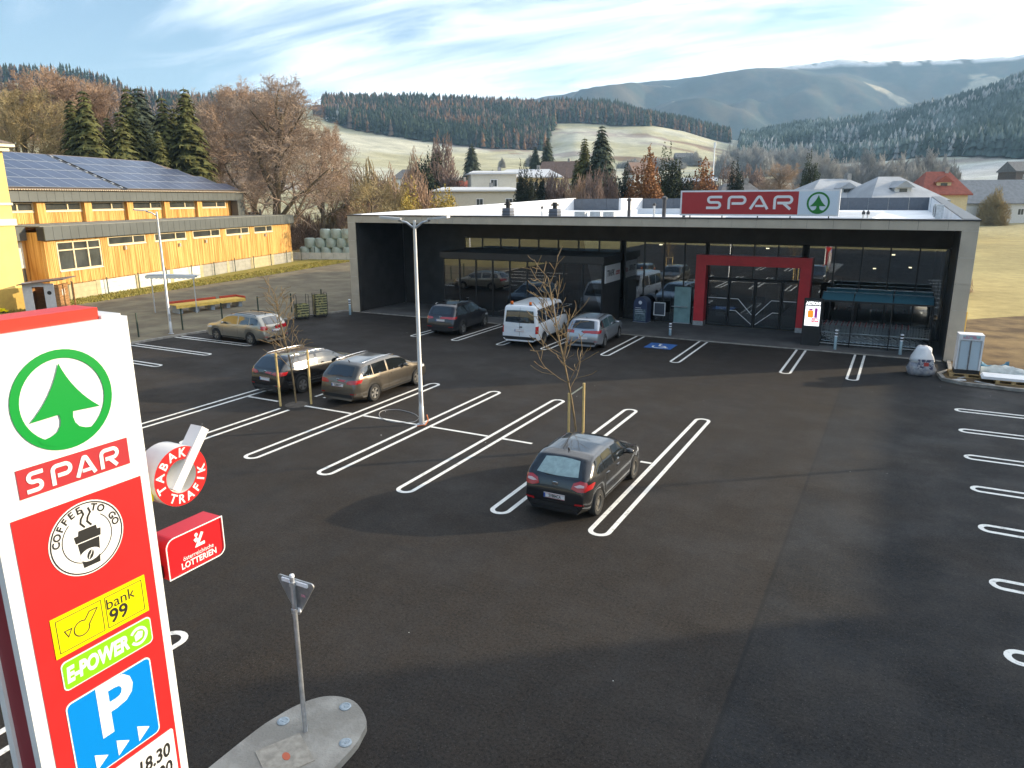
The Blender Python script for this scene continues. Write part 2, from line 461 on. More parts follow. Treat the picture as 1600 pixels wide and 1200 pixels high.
wood('left_wood', 'distant wood on the left hill, ', [('green spruces', M_spruce), ('bare brown trees', M_bare)], px_az(-450), AZ[500], 640, 1200, 3600, 13, 20, 105, [.5, .5])

# ------------------------------------------------------------------ asphalt car park
M_asph = bpy.data.materials.new('asphalt'); M_asph.use_nodes = True; MATS['asphalt'] = M_asph
_n, _l, _b = nodes_of(M_asph)
def N(t, **kw):
    q = _n.new(t)
    for k_, v_ in kw.items(): q.inputs[k_.replace('_', ' ')].default_value = v_
    return q
ge = N('ShaderNodeNewGeometry'); sp = N('ShaderNodeSeparateXYZ'); _l.new(ge.outputs['Position'], sp.inputs[0])
def MTH(op, a, b=None):
    q = _n.new('ShaderNodeMath'); q.operation = op
    for i_, v_ in enumerate((a, b)):
        if v_ is None: continue
        if isinstance(v_, (int, float)): q.inputs[i_].default_value = v_
        else: _l.new(v_, q.inputs[i_])
    return q.outputs[0]
def MR(v, a, b, c, d, smooth=False):
    q = _n.new('ShaderNodeMapRange')
    if smooth: q.interpolation_type = 'SMOOTHSTEP'
    for k_, v_ in zip(('From Min', 'From Max', 'To Min', 'To Max'), (a, b, c, d)): q.inputs[k_].default_value = v_
    _l.new(v, q.inputs['Value']); return q.outputs[0]
def MIX(f, a, b, bt='MIX'):
    q = _n.new('ShaderNodeMix'); q.data_type = 'RGBA'; q.blend_type = bt
    for s_, v_ in (('Factor', f), ('A', a), ('B', b)):
        if isinstance(v_, tuple): q.inputs[s_].default_value = (*v_, 1)
        elif isinstance(v_, (int, float)): q.inputs[s_].default_value = v_
        else: _l.new(v_, q.inputs[s_])
    return q.outputs['Result']
def NZ(scale, detail=4, rough=.6, stretch=None, rot=0):
    q = N('ShaderNodeTexNoise', Scale=scale, Detail=detail, Roughness=rough)
    if stretch:
        mp = _n.new('ShaderNodeMapping'); mp.inputs['Scale'].default_value = stretch; mp.inputs['Rotation'].default_value = (0, 0, R(rot))
        _l.new(ge.outputs['Position'], mp.inputs['Vector']); _l.new(mp.outputs[0], q.inputs['Vector'])
    else: _l.new(ge.outputs['Position'], q.inputs['Vector'])
    return q.outputs['Fac']
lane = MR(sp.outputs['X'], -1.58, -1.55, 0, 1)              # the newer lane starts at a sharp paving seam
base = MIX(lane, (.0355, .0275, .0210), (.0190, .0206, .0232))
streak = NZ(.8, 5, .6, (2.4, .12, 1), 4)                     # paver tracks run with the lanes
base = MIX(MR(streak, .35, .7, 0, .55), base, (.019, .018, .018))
patch = NZ(.35, 5, .62)
base = MIX(MR(patch, .46, .70, 0, .7), base, (.040, .031, .023))
mott = NZ(5.5, 6, .8)
base = MIX(MR(mott, .45, .68, 0, .7), base, (.038, .034, .029))
swirl = NZ(1.3, 7, .75, (.5, 2.2, 1), 35)
base = MIX(MR(swirl, .52, .66, 0, .5), base, (.018, .017, .016))
grain = NZ(19, 5, .85)
base = MIX(MR(grain, .36, .64, .2, 1.4), (0, 0, 0), base)
speck = N('ShaderNodeTexVoronoi', Scale=16); _l.new(ge.outputs['Position'], speck.inputs['Vector'])
base = MIX(MR(speck.outputs['Distance'], .04, .20, .9, 0), base, (.07, .064, .057))
apron = MR(sp.outputs['Y'], 34.5, 38, 0, 1, True)
dirt = NZ(.9, 6, .7)
base = MIX(MTH('MULTIPLY', apron, MR(dirt, .5, .68, 0, .55)), base, (.085, .08, .075))
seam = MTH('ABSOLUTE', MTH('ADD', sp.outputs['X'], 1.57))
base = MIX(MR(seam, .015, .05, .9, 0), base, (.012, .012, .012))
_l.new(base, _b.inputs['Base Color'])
_l.new(MR(NZ(.5, 4, .6), .35, .65, .66, .92), _b.inputs['Roughness'])
_b.inputs['Specular IOR Level'].default_value = .27
bp = _n.new('ShaderNodeBump'); bp.inputs['Strength'].default_value = .7; bp.inputs['Distance'].default_value = .015
_l.new(NZ(70, 3, .7), bp.inputs['Height']); _l.new(bp.outputs[0], _b.inputs['Normal'])

KERB_L = [(-36.6, -30), (-35.6, 10), (-34.9, 20), (-34.3, 26), (-32.6, 35), (-31.9, 37.2)]
ax = KERB_L + [(2.2, 37.2), (2.2, 35.2), (1.75, 34.2), (1.9, 33.2), (2.6, 32.75), (4.2, 32.55), (40, 31.6), (40, -30)]
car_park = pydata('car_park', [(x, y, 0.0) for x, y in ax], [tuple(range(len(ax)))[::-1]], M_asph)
if car_park.data.polygons[0].normal.z < 0: car_park.data.flip_normals()
tag(car_park, 'dark asphalt car park in front of the shop', kind='structure')
M_conc = mat('concrete', (.30, .29, .27), rough=.85, noise=.25, nscale=2.5, bump=.3, bscale=50)
M_kerb = mat('kerb_stone', (.27, .25, .22), rough=.85, noise=.3, nscale=3, bump=.3, bscale=40)
M_apron = mat('apron', (.085, .082, .078), rough=.8, col2=(.15, .145, .135), nscale=.8, ndetail=7, bump=.3, bscale=60, ramp=(.42, .7))
# forecourt under the portal, a low step above the asphalt
fc = MB().box(-31.0, 2.05, 37.32, 42.22, -.1, .035).build('pavement', M_apron)
tag(fc, 'dark paved forecourt under the shop canopy', kind='structure')
for i in range(33):
    x0 = -31 + i*1.0
    MB().box(x0+.006, x0+.994, 37.2, 37.316, -.1, .042).build('kerb_stone', M_kerb, fc)
# kerb along the playground on the left
kl = empty('kerb', (-34.3, 26, 0)); tag(kl, 'long concrete kerb between car park and playground', kind='structure')
for (a, b) in zip(KERB_L[1:-1], KERB_L[2:]):
    a = Vector((*a, 0)); b = Vector((*b, 0)); L = (b-a).length; n_ = max(1, int(L/1.0)); d_ = (b-a)/n_
    for i in range(n_):
        p = a + d_*i; ang = math.atan2(d_.y, d_.x)
        M = Matrix.Translation(p - Vector((-34.3, 26, 0))) @ Matrix.Rotation(ang, 4, 'Z')
        MB().box(.005, d_.length-.005, .0, .16, -.1, .10, M).build('kerb_stone', M_kerb, kl)
# corner kerb island on the right
KR = [(2.2, 37.2), (2.2, 35.2), (1.75, 34.2), (1.9, 33.2), (2.6, 32.75), (4.2, 32.55), (14, 32.3)]
kr = empty('kerb', (2, 33.5, 0)); tag(kr, 'curved concrete kerb round the building corner', kind='structure')
for (a, b) in zip(KR[:-1], KR[1:]):
    a = Vector((*a, 0)); b = Vector((*b, 0)); n_ = max(1, round((b-a).length/1.0)); d_ = (b-a)/n_
    for i in range(n_):
        p = a + d_*i; ang = math.atan2(d_.y, d_.x)
        M = Matrix.Translation(p - Vector((2, 33.5, 0))) @ Matrix.Rotation(ang, 4, 'Z')
        MB().box(.004, d_.length-.004, .0, .15, -.1, .12, M).build('kerb_stone', M_kerb, kr)
M_dirt = mat('dirt', (.085, .06, .038), rough=.95, spec=.1, col2=(.23, .165, .085), nscale=.45, ndetail=8, bump=.8, bscale=9, ramp=(.38, .66))
vg = [(2.35, 37.2), (2.35, 35.2), (1.95, 34.2), (2.05, 33.35), (2.7, 32.92), (4.2, 32.72), (40, 32), (40, 60), (16, 62), (9, 56), (3.0, 50)]
o = pydata('dirt_verge', [(x, y, .06) for x, y in vg], [tuple(range(len(vg)))[::-1]], M_dirt)
if o.data.polygons[0].normal.z < 0: o.data.flip_normals()
tag(o, 'brown bare earth beside the shop', kind='structure')
# playground and grass on the left
M_gravel = mat('playground_earth', (.15, .125, .09), rough=.95, spec=.15, col2=(.24, .21, .14), nscale=.55, ndetail=8, bump=.6, bscale=14, ramp=(.4, .68))
pg = [(-35.9, 10), (-35.1, 20), (-34.5, 26), (-32.8, 35), (-31.75, 37.4), (-31.75, 70), (-58, 70), (-54.5, 52), (-51.5, 32), (-50, 10)]
o = pydata('playground', [(x, y, .03) for x, y in pg], [tuple(range(len(pg)))[::-1]], M_gravel)
if o.data.polygons[0].normal.z < 0: o.data.flip_normals()
tag(o, 'grey brown playground ground behind the fence', kind='structure')
M_grass = mat('winter_grass', (.20, .19, .04), rough=.95, spec=.1, col2=(.33, .27, .09), nscale=1.3, ndetail=8, bump=.8, bscale=12, ramp=(.36, .66))
gs = [(-50, 10), (-51.5, 32), (-54.5, 52), (-58, 70), (-31.9, 70.2), (-31.9, 105), (-72, 105), (-64, 66), (-52, 24), (-52, 10)]
o = pydata('grass_strip', [(x, y, .045) for x, y in gs], [tuple(range(len(gs)))[::-1]], M_grass)
if o.data.polygons[0].normal.z < 0: o.data.flip_normals()
tag(o, 'yellow green grass strip along the school wall', kind='structure')
_r = random.Random(4)
v = []; f = []
for i in range(9000):                                         # tufts on the strip
    t_ = _r.random(); s_ = _r.uniform(-.2, 3.3)
    yy = 22 + 46*t_; xx = np.interp(yy, [10, 32, 52, 70], [-50, -51.5, -54.5, -58]) - s_
    h_ = _r.uniform(.05, .16); a_ = _r.uniform(0, PI); w_ = .05
    k0 = len(v)
    v += [(xx-w_*math.cos(a_), yy-w_*math.sin(a_), .04), (xx+w_*math.cos(a_), yy+w_*math.sin(a_), .04), (xx+_r.uniform(-.06, .06), yy+_r.uniform(-.06, .06), .04+h_)]
    f.append((k0, k0+1, k0+2))
tag(pydata('grass', v, f, M_grass), 'short tufts of yellow winter grass by the wall', kind='stuff')

# ------------------------------------------------------------------ painted bay markings (parts of the car park)
M_paint = mat('road_paint', (.78, .77, .72), rough=.6, col2=(.20, .19, .18), nscale=7, ndetail=10, ramp=(.54, .80))
def hairpin(x0, y0, x1, y1, gap=.42, w=.11, ends=(True, True)):
    """double line with rounded ends from (x0,y0) to (x1,y1)"""
    a = Vector((x0, y0)); b = Vector((x1, y1)); d = (b-a).normalized(); nrm = Vector((-d.y, d.x)); r = gap/2
    ang = math.degrees(math.atan2(d.y, d.x)); pts = []
    a2 = a + d*r if ends[0] else a; b2 = b - d*r if ends[1] else b
    pts += [tuple(a2 - nrm*r)] + [tuple(a2 - nrm*r + (b2-a2)*k/8) for k in range(1, 8)] + [tuple(b2 - nrm*r)]
    if ends[1]: pts += arc(b2.x, b2.y, r, ang-90, ang+90, 10)[1:-1]
    pts += [tuple(b2 + nrm*r)] + [tuple(a2 + nrm*r + (b2-a2)*k/8) for k in range(7, 0, -1)] + [tuple(a2 + nrm*r)]
    closed = all(ends)
    if ends[0]: pts += arc(a2.x, a2.y, r, ang+90, ang+270, 10)[1:-1]
    if ends[0] and not ends[1]:
        k = pts.index(tuple(b2 + nrm*r)); pts = pts[k:] + pts[:k]
    MB().ribbon(pts, w, .004, z0=.002, closed=closed).build('parking_line', M_paint, car_park)
def line(x0, y0, x1, y1, w=.11):
    MB().ribbon([(x0, y0), (x1, y1)], w, .004, z0=.003).build('parking_line', M_paint, car_park)
for x in (-16.0, -13.23, -10.57, -5.3): hairpin(x, 13.9, x, 23.62)
hairpin(-18.75, 13.9, -18.75, 18.1, ends=(True, False)); hairpin(-18.75, 19.9, -18.75, 23.6, ends=(False, True)); hairpin(-7.81, 13.9, -7.81, 18.1, ends=(True, False)); hairpin(-7.81, 19.6, -7.81, 23.62, ends=(False, True))
hairpin(-21.5, 13.9, -21.5, 23.62)
for xa, xb in ((-21.2, -19.7), (-18.45, -16.28), (-15.72, -13.5), (-12.95, -10.85), (-10.3, -9.3), (-5.9, -5.58)): line(xa, 18.76, xb, 18.76)
for x in (-22.9, -20.3, -17.6, -15.1, -11.95, -8.6, -3.88, -1.3): hairpin(x, 31.7, x, 37.14, gap=.4, w=.10, ends=(True, False))
for y in (28.72, 26.13, 23.4, 20.76, 18.2, 15.46, 12.88, 10.3): hairpin(2.2, y, 7.4, y, gap=.36)
for y in (25.95, 23.4, 20.7, 18.05, 15.4, 12.7): hairpin(-28.85, y, -34.5-.02*(26-y), y, gap=.36, ends=(True, False))
hairpin(-10.2, 7.1, -10.2, -3, ends=(True, False)); hairpin(-12.95, 7.1, -12.95, -3, ends=(True, False))
# wheelchair bay
M_blue = mat('bay_blue', (.03, .12, .36), rough=.6, noise=.15, nscale=5)
hb = MB().box(-10.9, -9.55, 34.4, 35.75, .001, .004).build('wheelchair_bay_marking', M_blue, car_park)
tag(hb, 'blue square with white wheelchair symbol')
Mh = Matrix.Translation((-10.22, 35.05, .0055)) @ Matrix.Rotation(0, 4, 'Z')
mb = MB(); mb.ribbon(arc(-.05, -.18, .30, 150, 400, 18), .09, .003, Mh); mb.ribbon([(-.12, .32), (-.06, -.02), (.22, -.02), (.36, -.38), (.48, -.36)], .10, .003, Mh, z0=.0035)
mb.prism(arc(-.13, .46, .085, 0, 330, 11), .003, Mh)
mb.build('wheelchair_symbol', M_paint, hb)
# small litter flecks
M_lit = mat('litter', (.75, .74, .7), rough=.7)
v = []; f = []
for i in range(38):
    x = _r.uniform(-26, 4); y = _r.uniform(8, 34); s = _r.uniform(.008, .03); a_ = _r.uniform(0, 3); k0 = len(v)
    for q in range(4): v.append((x + s*math.cos(a_+q*PI/2)*(1 if q % 2 else .5), y + s*math.sin(a_+q*PI/2), .006))
    f.append((k0, k0+1, k0+2, k0+3))
tag(pydata('litter', v, f, M_lit), 'tiny pale flecks of litter on the asphalt', kind='stuff')
# ------------------------------------------------------------------ supermarket
def settle(e):
    """meshes of a thing were written in world coordinates: bring them into the thing's own space"""
    Mi = (Matrix.Translation(e.location) @ e.rotation_euler.to_matrix().to_4x4()).inverted()
    seen = set()
    def go(o):
        for c in o.children:
            if c.type == 'MESH' and c.data.name not in seen:
                seen.add(c.data.name); c.data.transform(Mi)
            go(c)
    go(e); return e
M_panel = mat('facade_panel', (.50, .44, .35), rough=.45, noise=.08, nscale=1.2)
M_darkwall = mat('dark_cladding', (.036, .034, .032), rough=.6, noise=.25, nscale=1.2, bump=.15, bscale=30)
M_cap = mat('roof_capping', (.045, .045, .05), rough=.4, metal=.3, noise=.1)
M_roof = mat('frosted_roof', (.78, .79, .80), rough=.8, noise=.08, nscale=.8, bump=.25, bscale=8)
M_parap = mat('parapet_sheet', (.70, .71, .73), rough=.65, noise=.08, nscale=.6)
M_alu = mat('dark_aluminium', (.028, .030, .033), rough=.4, metal=.4)
M_red = mat('portal_red', (.62, .030, .042), rough=.4, noise=.08, nscale=2)
M_white = mat('white_paint', (.80, .80, .80), rough=.5, noise=.03, nscale=3)
M_steel = mat('galvanised', (.52, .54, .56), rough=.42, metal=.75, noise=.15, nscale=9)
M_black = mat('black_plastic', (.014, .014, .015), rough=.5, noise=.2, nscale=6)
def glass_mat(name, tint, ior=1.75, rough=.0):
    m = bpy.data.materials.new(name); m.use_nodes = True; MATS[name] = m
    n, l = m.node_tree.nodes, m.node_tree.links; n.clear()
    o = n.new('ShaderNodeOutputMaterial'); tr = n.new('ShaderNodeBsdfTransparent'); tr.inputs[0].default_value = (*tint, 1)
    gl = n.new('ShaderNodeBsdfGlossy'); gl.inputs['Roughness'].default_value = rough; gl.inputs['Color'].default_value = (.95, .98, 1, 1)
    fr = n.new('ShaderNodeFresnel'); fr.inputs['IOR'].default_value = ior
    mx = n.new('ShaderNodeMixShader'); l.new(fr.outputs[0], mx.inputs[0]); l.new(tr.outputs[0], mx.inputs[1]); l.new(gl.outputs[0], mx.inputs[2]); l.new(mx.outputs[0], o.inputs[0])
    return m
M_glass = glass_mat('shop_glass', (.66, .70, .72), 2.6)
XL, XR, YF, YB, YG = -31.7, 2.7, 37.3, 73.0, 42.3
store = empty('supermarket', (-14.5, 40, 0), 0, 'long flat supermarket with dark recessed glass front and pale panel frame', 'supermarket')
def ztop(y): return 6.15 + (y-YF)/(YB-YF)*.95
def side_wall(xa, xb, name, m, xb_back=None):
    v = []
    for y, sh in ((YF+.02, 0), (YB, (xb_back or 0))):
        for x in (xa+sh, xb+sh):
            v += [(x, y, 0), (x, y, ztop(y))]
    f = [(0, 1, 3, 2), (4, 6, 7, 5), (0, 4, 5, 1), (2, 3, 7, 6), (1, 5, 7, 3), (0, 2, 6, 4)]
    return pydata(name, v, f, m, store)
side_wall(XL, XL+.55, 'wall', M_parap); side_wall(XR-.55, XR, 'wall', M_parap, -.6)
# dark inner linings of the recess
MB().box(XL+.56, XL+.66, YF+.25, YG, .04, 5.74).build('recess_lining', M_darkwall, store)
MB().box(XR-.66, XR-.56, YF+.25, YG, .04, 5.74).build('recess_lining', M_darkwall, store)
for i in range(5):
    z0 = .04 + i*1.14
    MB().box(XL+.663, XL+.675, YF+.3+i*.0, YG-.7, z0+.008, z0+1.132).build('lining_panel', M_darkwall, store)
MB().box(XL+.68, -26.05, YG, YG+.2, .0, 5.74).build('dark_wall', M_darkwall, store)
MB().box(-26.05, XR-.66, YG+.02, YG+.2, 4.72, 5.74).build('dark_wall', M_darkwall, store)
MB().box(XL+.56, XR-.56, YF+.62, YG+.3, 5.745, 5.80).build('soffit', M_darkwall, store)
# front beam with its panels and the columns' panels
bm_ = MB().box(XL+.01, XR-.01, YF+.03, YF+.6, 5.76, 6.14).build('front_beam', M_darkwall, store)
npan = 30; wpan = (XR-XL)/npan
for i in range(npan):
    MB().box(XL+i*wpan+.006, XL+(i+1)*wpan-.006, YF, YF+.028, 5.745, 6.15).build('fascia_panel', M_panel, bm_)
MB().box(XL+.02, XR-.02, YF+.04, YF+.6, 5.735, 5.755).build('beam_underside', M_panel, store)
for xa, xb in ((XL, XL+.62), (XR-.62, XR)):
    cl = MB().box(xa+.01, xb-.01, YF+.03, YF+.26, 0, 5.74).build('column', M_darkwall, store)
    for i in range(5):
        z0 = .03 + i*1.142
        MB().box(xa, xb, YF, YF+.028, z0+.005, z0+1.137).build('column_panel', M_panel, cl)
for i in range(9):    # outer right flank panels of the column
    pass
MB().box(XL-.04, XR+.04, YF-.04, YF+.66, 6.152, 6.215).build('roof_edge_capping', M_cap, store)
for xa, xb, sh in ((XL-.03, XL+.58, 0), (XR-.58, XR+.03, -.6)):
    v = []
    for y, s_ in ((YF+.67, 0), (YB+.1, sh)):
        for x in (xa+s_, xb+s_): v += [(x, y, ztop(y)+.003), (x, y, ztop(y)+.06)]
    pydata('roof_edge_capping', v, [(0, 1, 3, 2), (4, 6, 7, 5), (0, 4, 5, 1), (2, 3, 7, 6), (1, 5, 7, 3), (0, 2, 6, 4)], M_cap if xa > 0 else M_parap, store)
MB().box(XL+.56, XR-.56, YF+.62, YB-.2, 5.82, 5.93).build('roof', M_roof, store)
M_backp_shade = mat('rear_parapet', (.10, .115, .14), rough=.5, noise=.1)  # dark blue-grey paints in the shade on the parapet side turned from the sun
def back(x0, x1, y, n):
    w_ = (x1-x0)/n
    for i in range(n): MB().box(x0+i*w_+.01, x0+(i+1)*w_-.01, y, y+.25, 0, 7.08).build('rear_parapet', M_backp_shade, store)
back(XL+.1, -26.2, 72.6, 4); back(-26.0, 1.6, 79.5, 16)
MB().box(-26.2, -25.95, 72.6, 79.5, 0, 7.12).build('rear_parapet', M_parap, store)
MB().box(-25.95, 1.6, YB-.2, 79.5, 5.80, 5.92).build('roof', M_roof, store)
MB().box(1.5, 2.1, YB+.1, 79.7, 0, 7.1).build('wall', M_parap, store)
# ribbed white roof field, dome, pipes
rp = MB().box(-9.5, -1.6, 44, 60, 5.94, 6.02).build('roof_deck', M_roof, store)
for i in range(22): MB().box(-9.4, -1.7, 44.2+i*.72, 44.5+i*.72, 6.022, 6.10).build('roof_batten', M_parap, rp)
MB().lathe([(1.5, 0), (1.5, .25), (1.35, .45), (1.0, .68), (.5, .82), (.02, .86)], 20, Matrix.Translation((-13.5, 62, 5.93))).build('roof_dome', M_white, store, smooth=True)
MB().box(-19, -9, 57, 57.3, 5.93, 6.35).build('roof_upstand', M_parap, store)
def chimney(x, y, z1):
    c = MB().box(x-.26, x+.26, y-.26, y+.26, 5.93, z1-.35).build('vent', mat('vent_blue_grey', (.09, .11, .15), rough=.5), store)
    for k in range(3): MB().box(x-.29, x+.29, y-.29, y+.29, 6.05+k*.17, 6.09+k*.17).build('vent_louvre', M_cap, c)
    MB().lathe([(.13, z1-.35), (.13, z1-.2), (.24, z1-.2), (.24, z1-.1), (.15, z1-.1), (.15, z1)], 12, Matrix.Translation((x, y, 0))).build('vent_cap', M_black, c)
chimney(-21.05, 39.2, 6.98); chimney(-18.0, 39.2, 6.95)
for x, y, h, r in ((-15.9, 46, 1.05, .10), (-14.4, 46.5, .75, .07), (-13.9, 47, 1.15, .12), (-12.6, 47, 1.1, .1), (-24, 50, .5, .06), (-2.0, 41, .4, .05), (-1.8, 41, .4, .05)):
    MB().tube([(x, y, 5.93), (x, y, 5.93+h)], r, 10).build('vent_pipe', M_steel if h < 1 else M_cap, store)
    MB().lathe([(r*1.6, 0), (r*1.6, .12), (.01, .2)], 10, Matrix.Translation((x, y, 5.93+h))).build('vent_cowl', M_cap, store)
for x, y in ((-16.8, 40.2), (-16.0, 40.6), (-15.0, 40.1)):
    MB().box(x-.32, x+.32, y-.2, y+.2, 5.93, 6.42).build('roof_unit', M_steel, store)
for y in (46.5, 50.5):
    u = MB().box(1.25, 1.6, y-.45, y+.45, 6.0, 6.75).build('air_conditioner', M_steel, store)
    MB().lathe([(.28, 0), (.28, .02), (.05, .03)], 16, Matrix.Translation((1.245, y, 6.38)) @ Matrix.Rotation(R(-90), 4, 'Y')).build('fan', M_black, u)
# glazing: posts, panes, interior
M_int = mat('shop_interior', (.16, .155, .15), rough=.8, noise=.15)
MB().box(-26, XR-.7, YG+.25, 56, .0, .03).build('shop_floor', mat('shop_floor', (.22, .21, .2), rough=.3), store)
MB().box(-26, XR-.7, 56, 56.2, 0, 4.7).build('inner_wall', M_int, store)
MB().box(-26.2, -26.05, YG+.25, 56, 0, 4.7).build('inner_wall', M_int, store)
MB().box(XR-.75, XR-.68, YG+.25, 56, 0, 4.7).build('inner_wall', M_int, store)
MB().box(-26, XR-.7, YG+.25, 56, 4.66, 4.71).build('ceiling', mat('shop_ceiling', (.05, .05, .05), rough=.8), store)
_r = random.Random(12)
SHC = [mat('goods_%d' % i, c, rough=.6) for i, c in enumerate([(.45, .1, .06), (.5, .4, .1), (.1, .2, .32), (.35, .35, .33), (.12, .25, .1)])]
for i in range(9):
    x = -24.5 + i*2.9
    sh = MB().box(x, x+.7, 46, 54, .03, 2.0).build('shelf_rack', M_int, store)
    for k in range(10):
        y = 46.1 + k*.78
        for lv in range(3):
            MB().box(x-.03, x-.005, y, y+.7, .25+lv*.55, .65+lv*.55).build('goods', SHC[_r.randrange(5)], sh)
M_lamp = mat('lamp_glow', (.9, .85, .7), emit=(1, .82, .5), estr=2.5)
for x, y, z in ((-.5, 45, 4.1), (.4, 48, 3.2), (-7.2, 46, 4.2), (-14, 47, 4.2), (-1.5, 50, 2.9)):
    MB().box(x-.08, x+.08, y-.08, y+.08, z, z+.05).build('ceiling_lamp', M_lamp, store)
def glaze(x0, x1, n, z0, z1, y, dx=None):
    w_ = (x1-x0)/n
    for i in range(n+1):
        MB().box(x0+i*w_-.035, x0+i*w_+.035, y-.06, y+.06, z0, z1).build('mullion', M_alu, store)
    for i in range(n):
        MB().box(x0+i*w_+.037, x0+(i+1)*w_-.037, y-.008, y+.008, z0+.05, z1-.05).build('pane', M_glass, store)
        MB().box(x0+i*w_+.036, x0+(i+1)*w_-.036, y-.05, y+.05, z1-.05, z1-.002).build('transom', M_alu, store)
        MB().box(x0+i*w_+.036, x0+(i+1)*w_-.036, y-.05, y+.05, z0+.002, z0+.05).build('transom', M_alu, store)
glaze(-26.0, -15.05, 8, 3.98, 4.7, YG)
glaze(-14.75, -9.95, 4, .04, 4.7, YG)
glaze(-9.8, -4.8, 4, 2.75, 4.7, YG+.02)
glaze(-4.5, 2.0, 5, .04, 4.7, YG)
# red entrance portal
pt = MB()
pt.box(-10.35, -9.78, 41.75, 42.55, .3, 4.05); pt.box(-4.78, -4.22, 41.75, 42.55, .3, 4.05); pt.box(-9.779, -4.781, 41.75, 42.55, 3.5, 4.05)
por = pt.build('entrance_portal', M_red, store)
for xa, xb in ((-10.36, -9.77), (-4.79, -4.21)): MB().box(xa, xb, 41.74, 42.56, .04, .3).build('portal_foot', M_steel, por)
# doors under the portal
def door(x0, x1, z1, sub):
    d = MB()
    for a, b, c, e in ((x0, x0+.07, .05, z1), (x1-.07, x1, .05, z1), (x0+.071, x1-.071, .05, .16), (x0+.071, x1-.071, z1-.09, z1)): d.box(a, b, 42.26, 42.34, c, e)
    o = d.build('door', M_alu, store)
    MB().box(x0+.072, x1-.072, 42.295, 42.305, .162, z1-.092).build('door_pane', M_glass, o)
    return o
dl = [door(-9.75, -8.55, 2.7, 0), door(-8.5, -7.12, 2.7, 0), door(-7.08, -5.7, 2.7, 0), door(-5.65, -4.82, 2.7, 0)]
for o_, pts in ((dl[1], [(-8.45, 1.62), (-8.0, 1.62), (-7.2, .75)]), (dl[1], [(-8.45, .95), (-8.1, .95), (-7.2, .12+.1)]), (dl[2], [(-7.0, .75), (-6.2, 1.62), (-5.75, 1.62)]), (dl[2], [(-7.0, .22), (-6.1, .95), (-5.75, .95)]), (dl[0], [(-9.7, 1.62), (-8.6, 1.62)]), (dl[3], [(-5.6, 1.62), (-4.9, 1.62)])):
    MB().ribbon(pts, .035, .003, Matrix.Translation((0, 42.29, 0)) @ Matrix.Rotation(R(90), 4, 'X')).build('door_stripe', M_white, o_)
# tobacco kiosk volume in front of the glazing
ky, kx0, kx1 = 39.3, -25.8, -15.0
MB().box(kx0-.15, kx1+.12, ky-.2, YG-.07, 3.56, 3.95).build('kiosk_roof', mat('kiosk_roof', (.035, .033, .031), rough=.6, noise=.1), store)
MB().box(kx1-.06, kx1, ky+.05, YG-.08, .04, 3.55).build('kiosk_side_wall', M_darkwall, store)
MB().box(kx0, kx0+.06, ky+.05, YG-.08, .04, 3.55).build('kiosk_side_wall', M_darkwall, store)
MB().box(kx0+.1, kx1-.1, 41.2, 41.3, .04, 3.5).build('kiosk_inner_wall', mat('kiosk_inside', (.20, .21, .22), rough=.7, noise=.25, nscale=.7), store)
glaze(kx0+.04, kx1-.04, 9, .04, 3.55, ky)
for i, (a, b) in enumerate(((0, 1.4), (1, 1.2), (2, 1.0), (4, 1.7), (5, 1.75), (6, 1.0), (7, .7))):      # blinds behind the panes
    w_ = (kx1-kx0-.08)/9; x = kx0+.04+a*w_
    MB().box(x+.05, x+w_-.05, ky+.12, ky+.13, 3.5-b, 3.48).build('blind', mat('blind', (.27, .30, .32), rough=.8), store)
settle(store)
# sign on the kiosk side
ks = empty('kiosk_sign', (kx1+.01, 39.5, 2.9), 0, 'white TRAFIK sign on the dark side of the tobacco kiosk', 'sign')
MB().box(kx1+.005, kx1+.07, 39.55, 42.0, 2.42, 3.42).build('sign_panel', M_white, ks)
Mk = Matrix.Translation((kx1+.073, 40.75, 2.92)) @ Matrix.Rotation(R(90), 4, 'Z') @ Matrix.Rotation(R(90), 4, 'X')
M_ink = mat('ink_black', (.015, .015, .015), rough=.5)
text_obj('lettering', 'TRAFIK', .5, M_ink, ks, Mk @ Matrix.Translation((-.36, .02, 0)), bold=.008, sx=.72)
text_obj('lettering', '.com', .5, mat('ink_red', (.5, .03, .03), rough=.5), ks, Mk @ Matrix.Translation((.78, .02, 0)), bold=.012, sx=.72)
settle(ks)

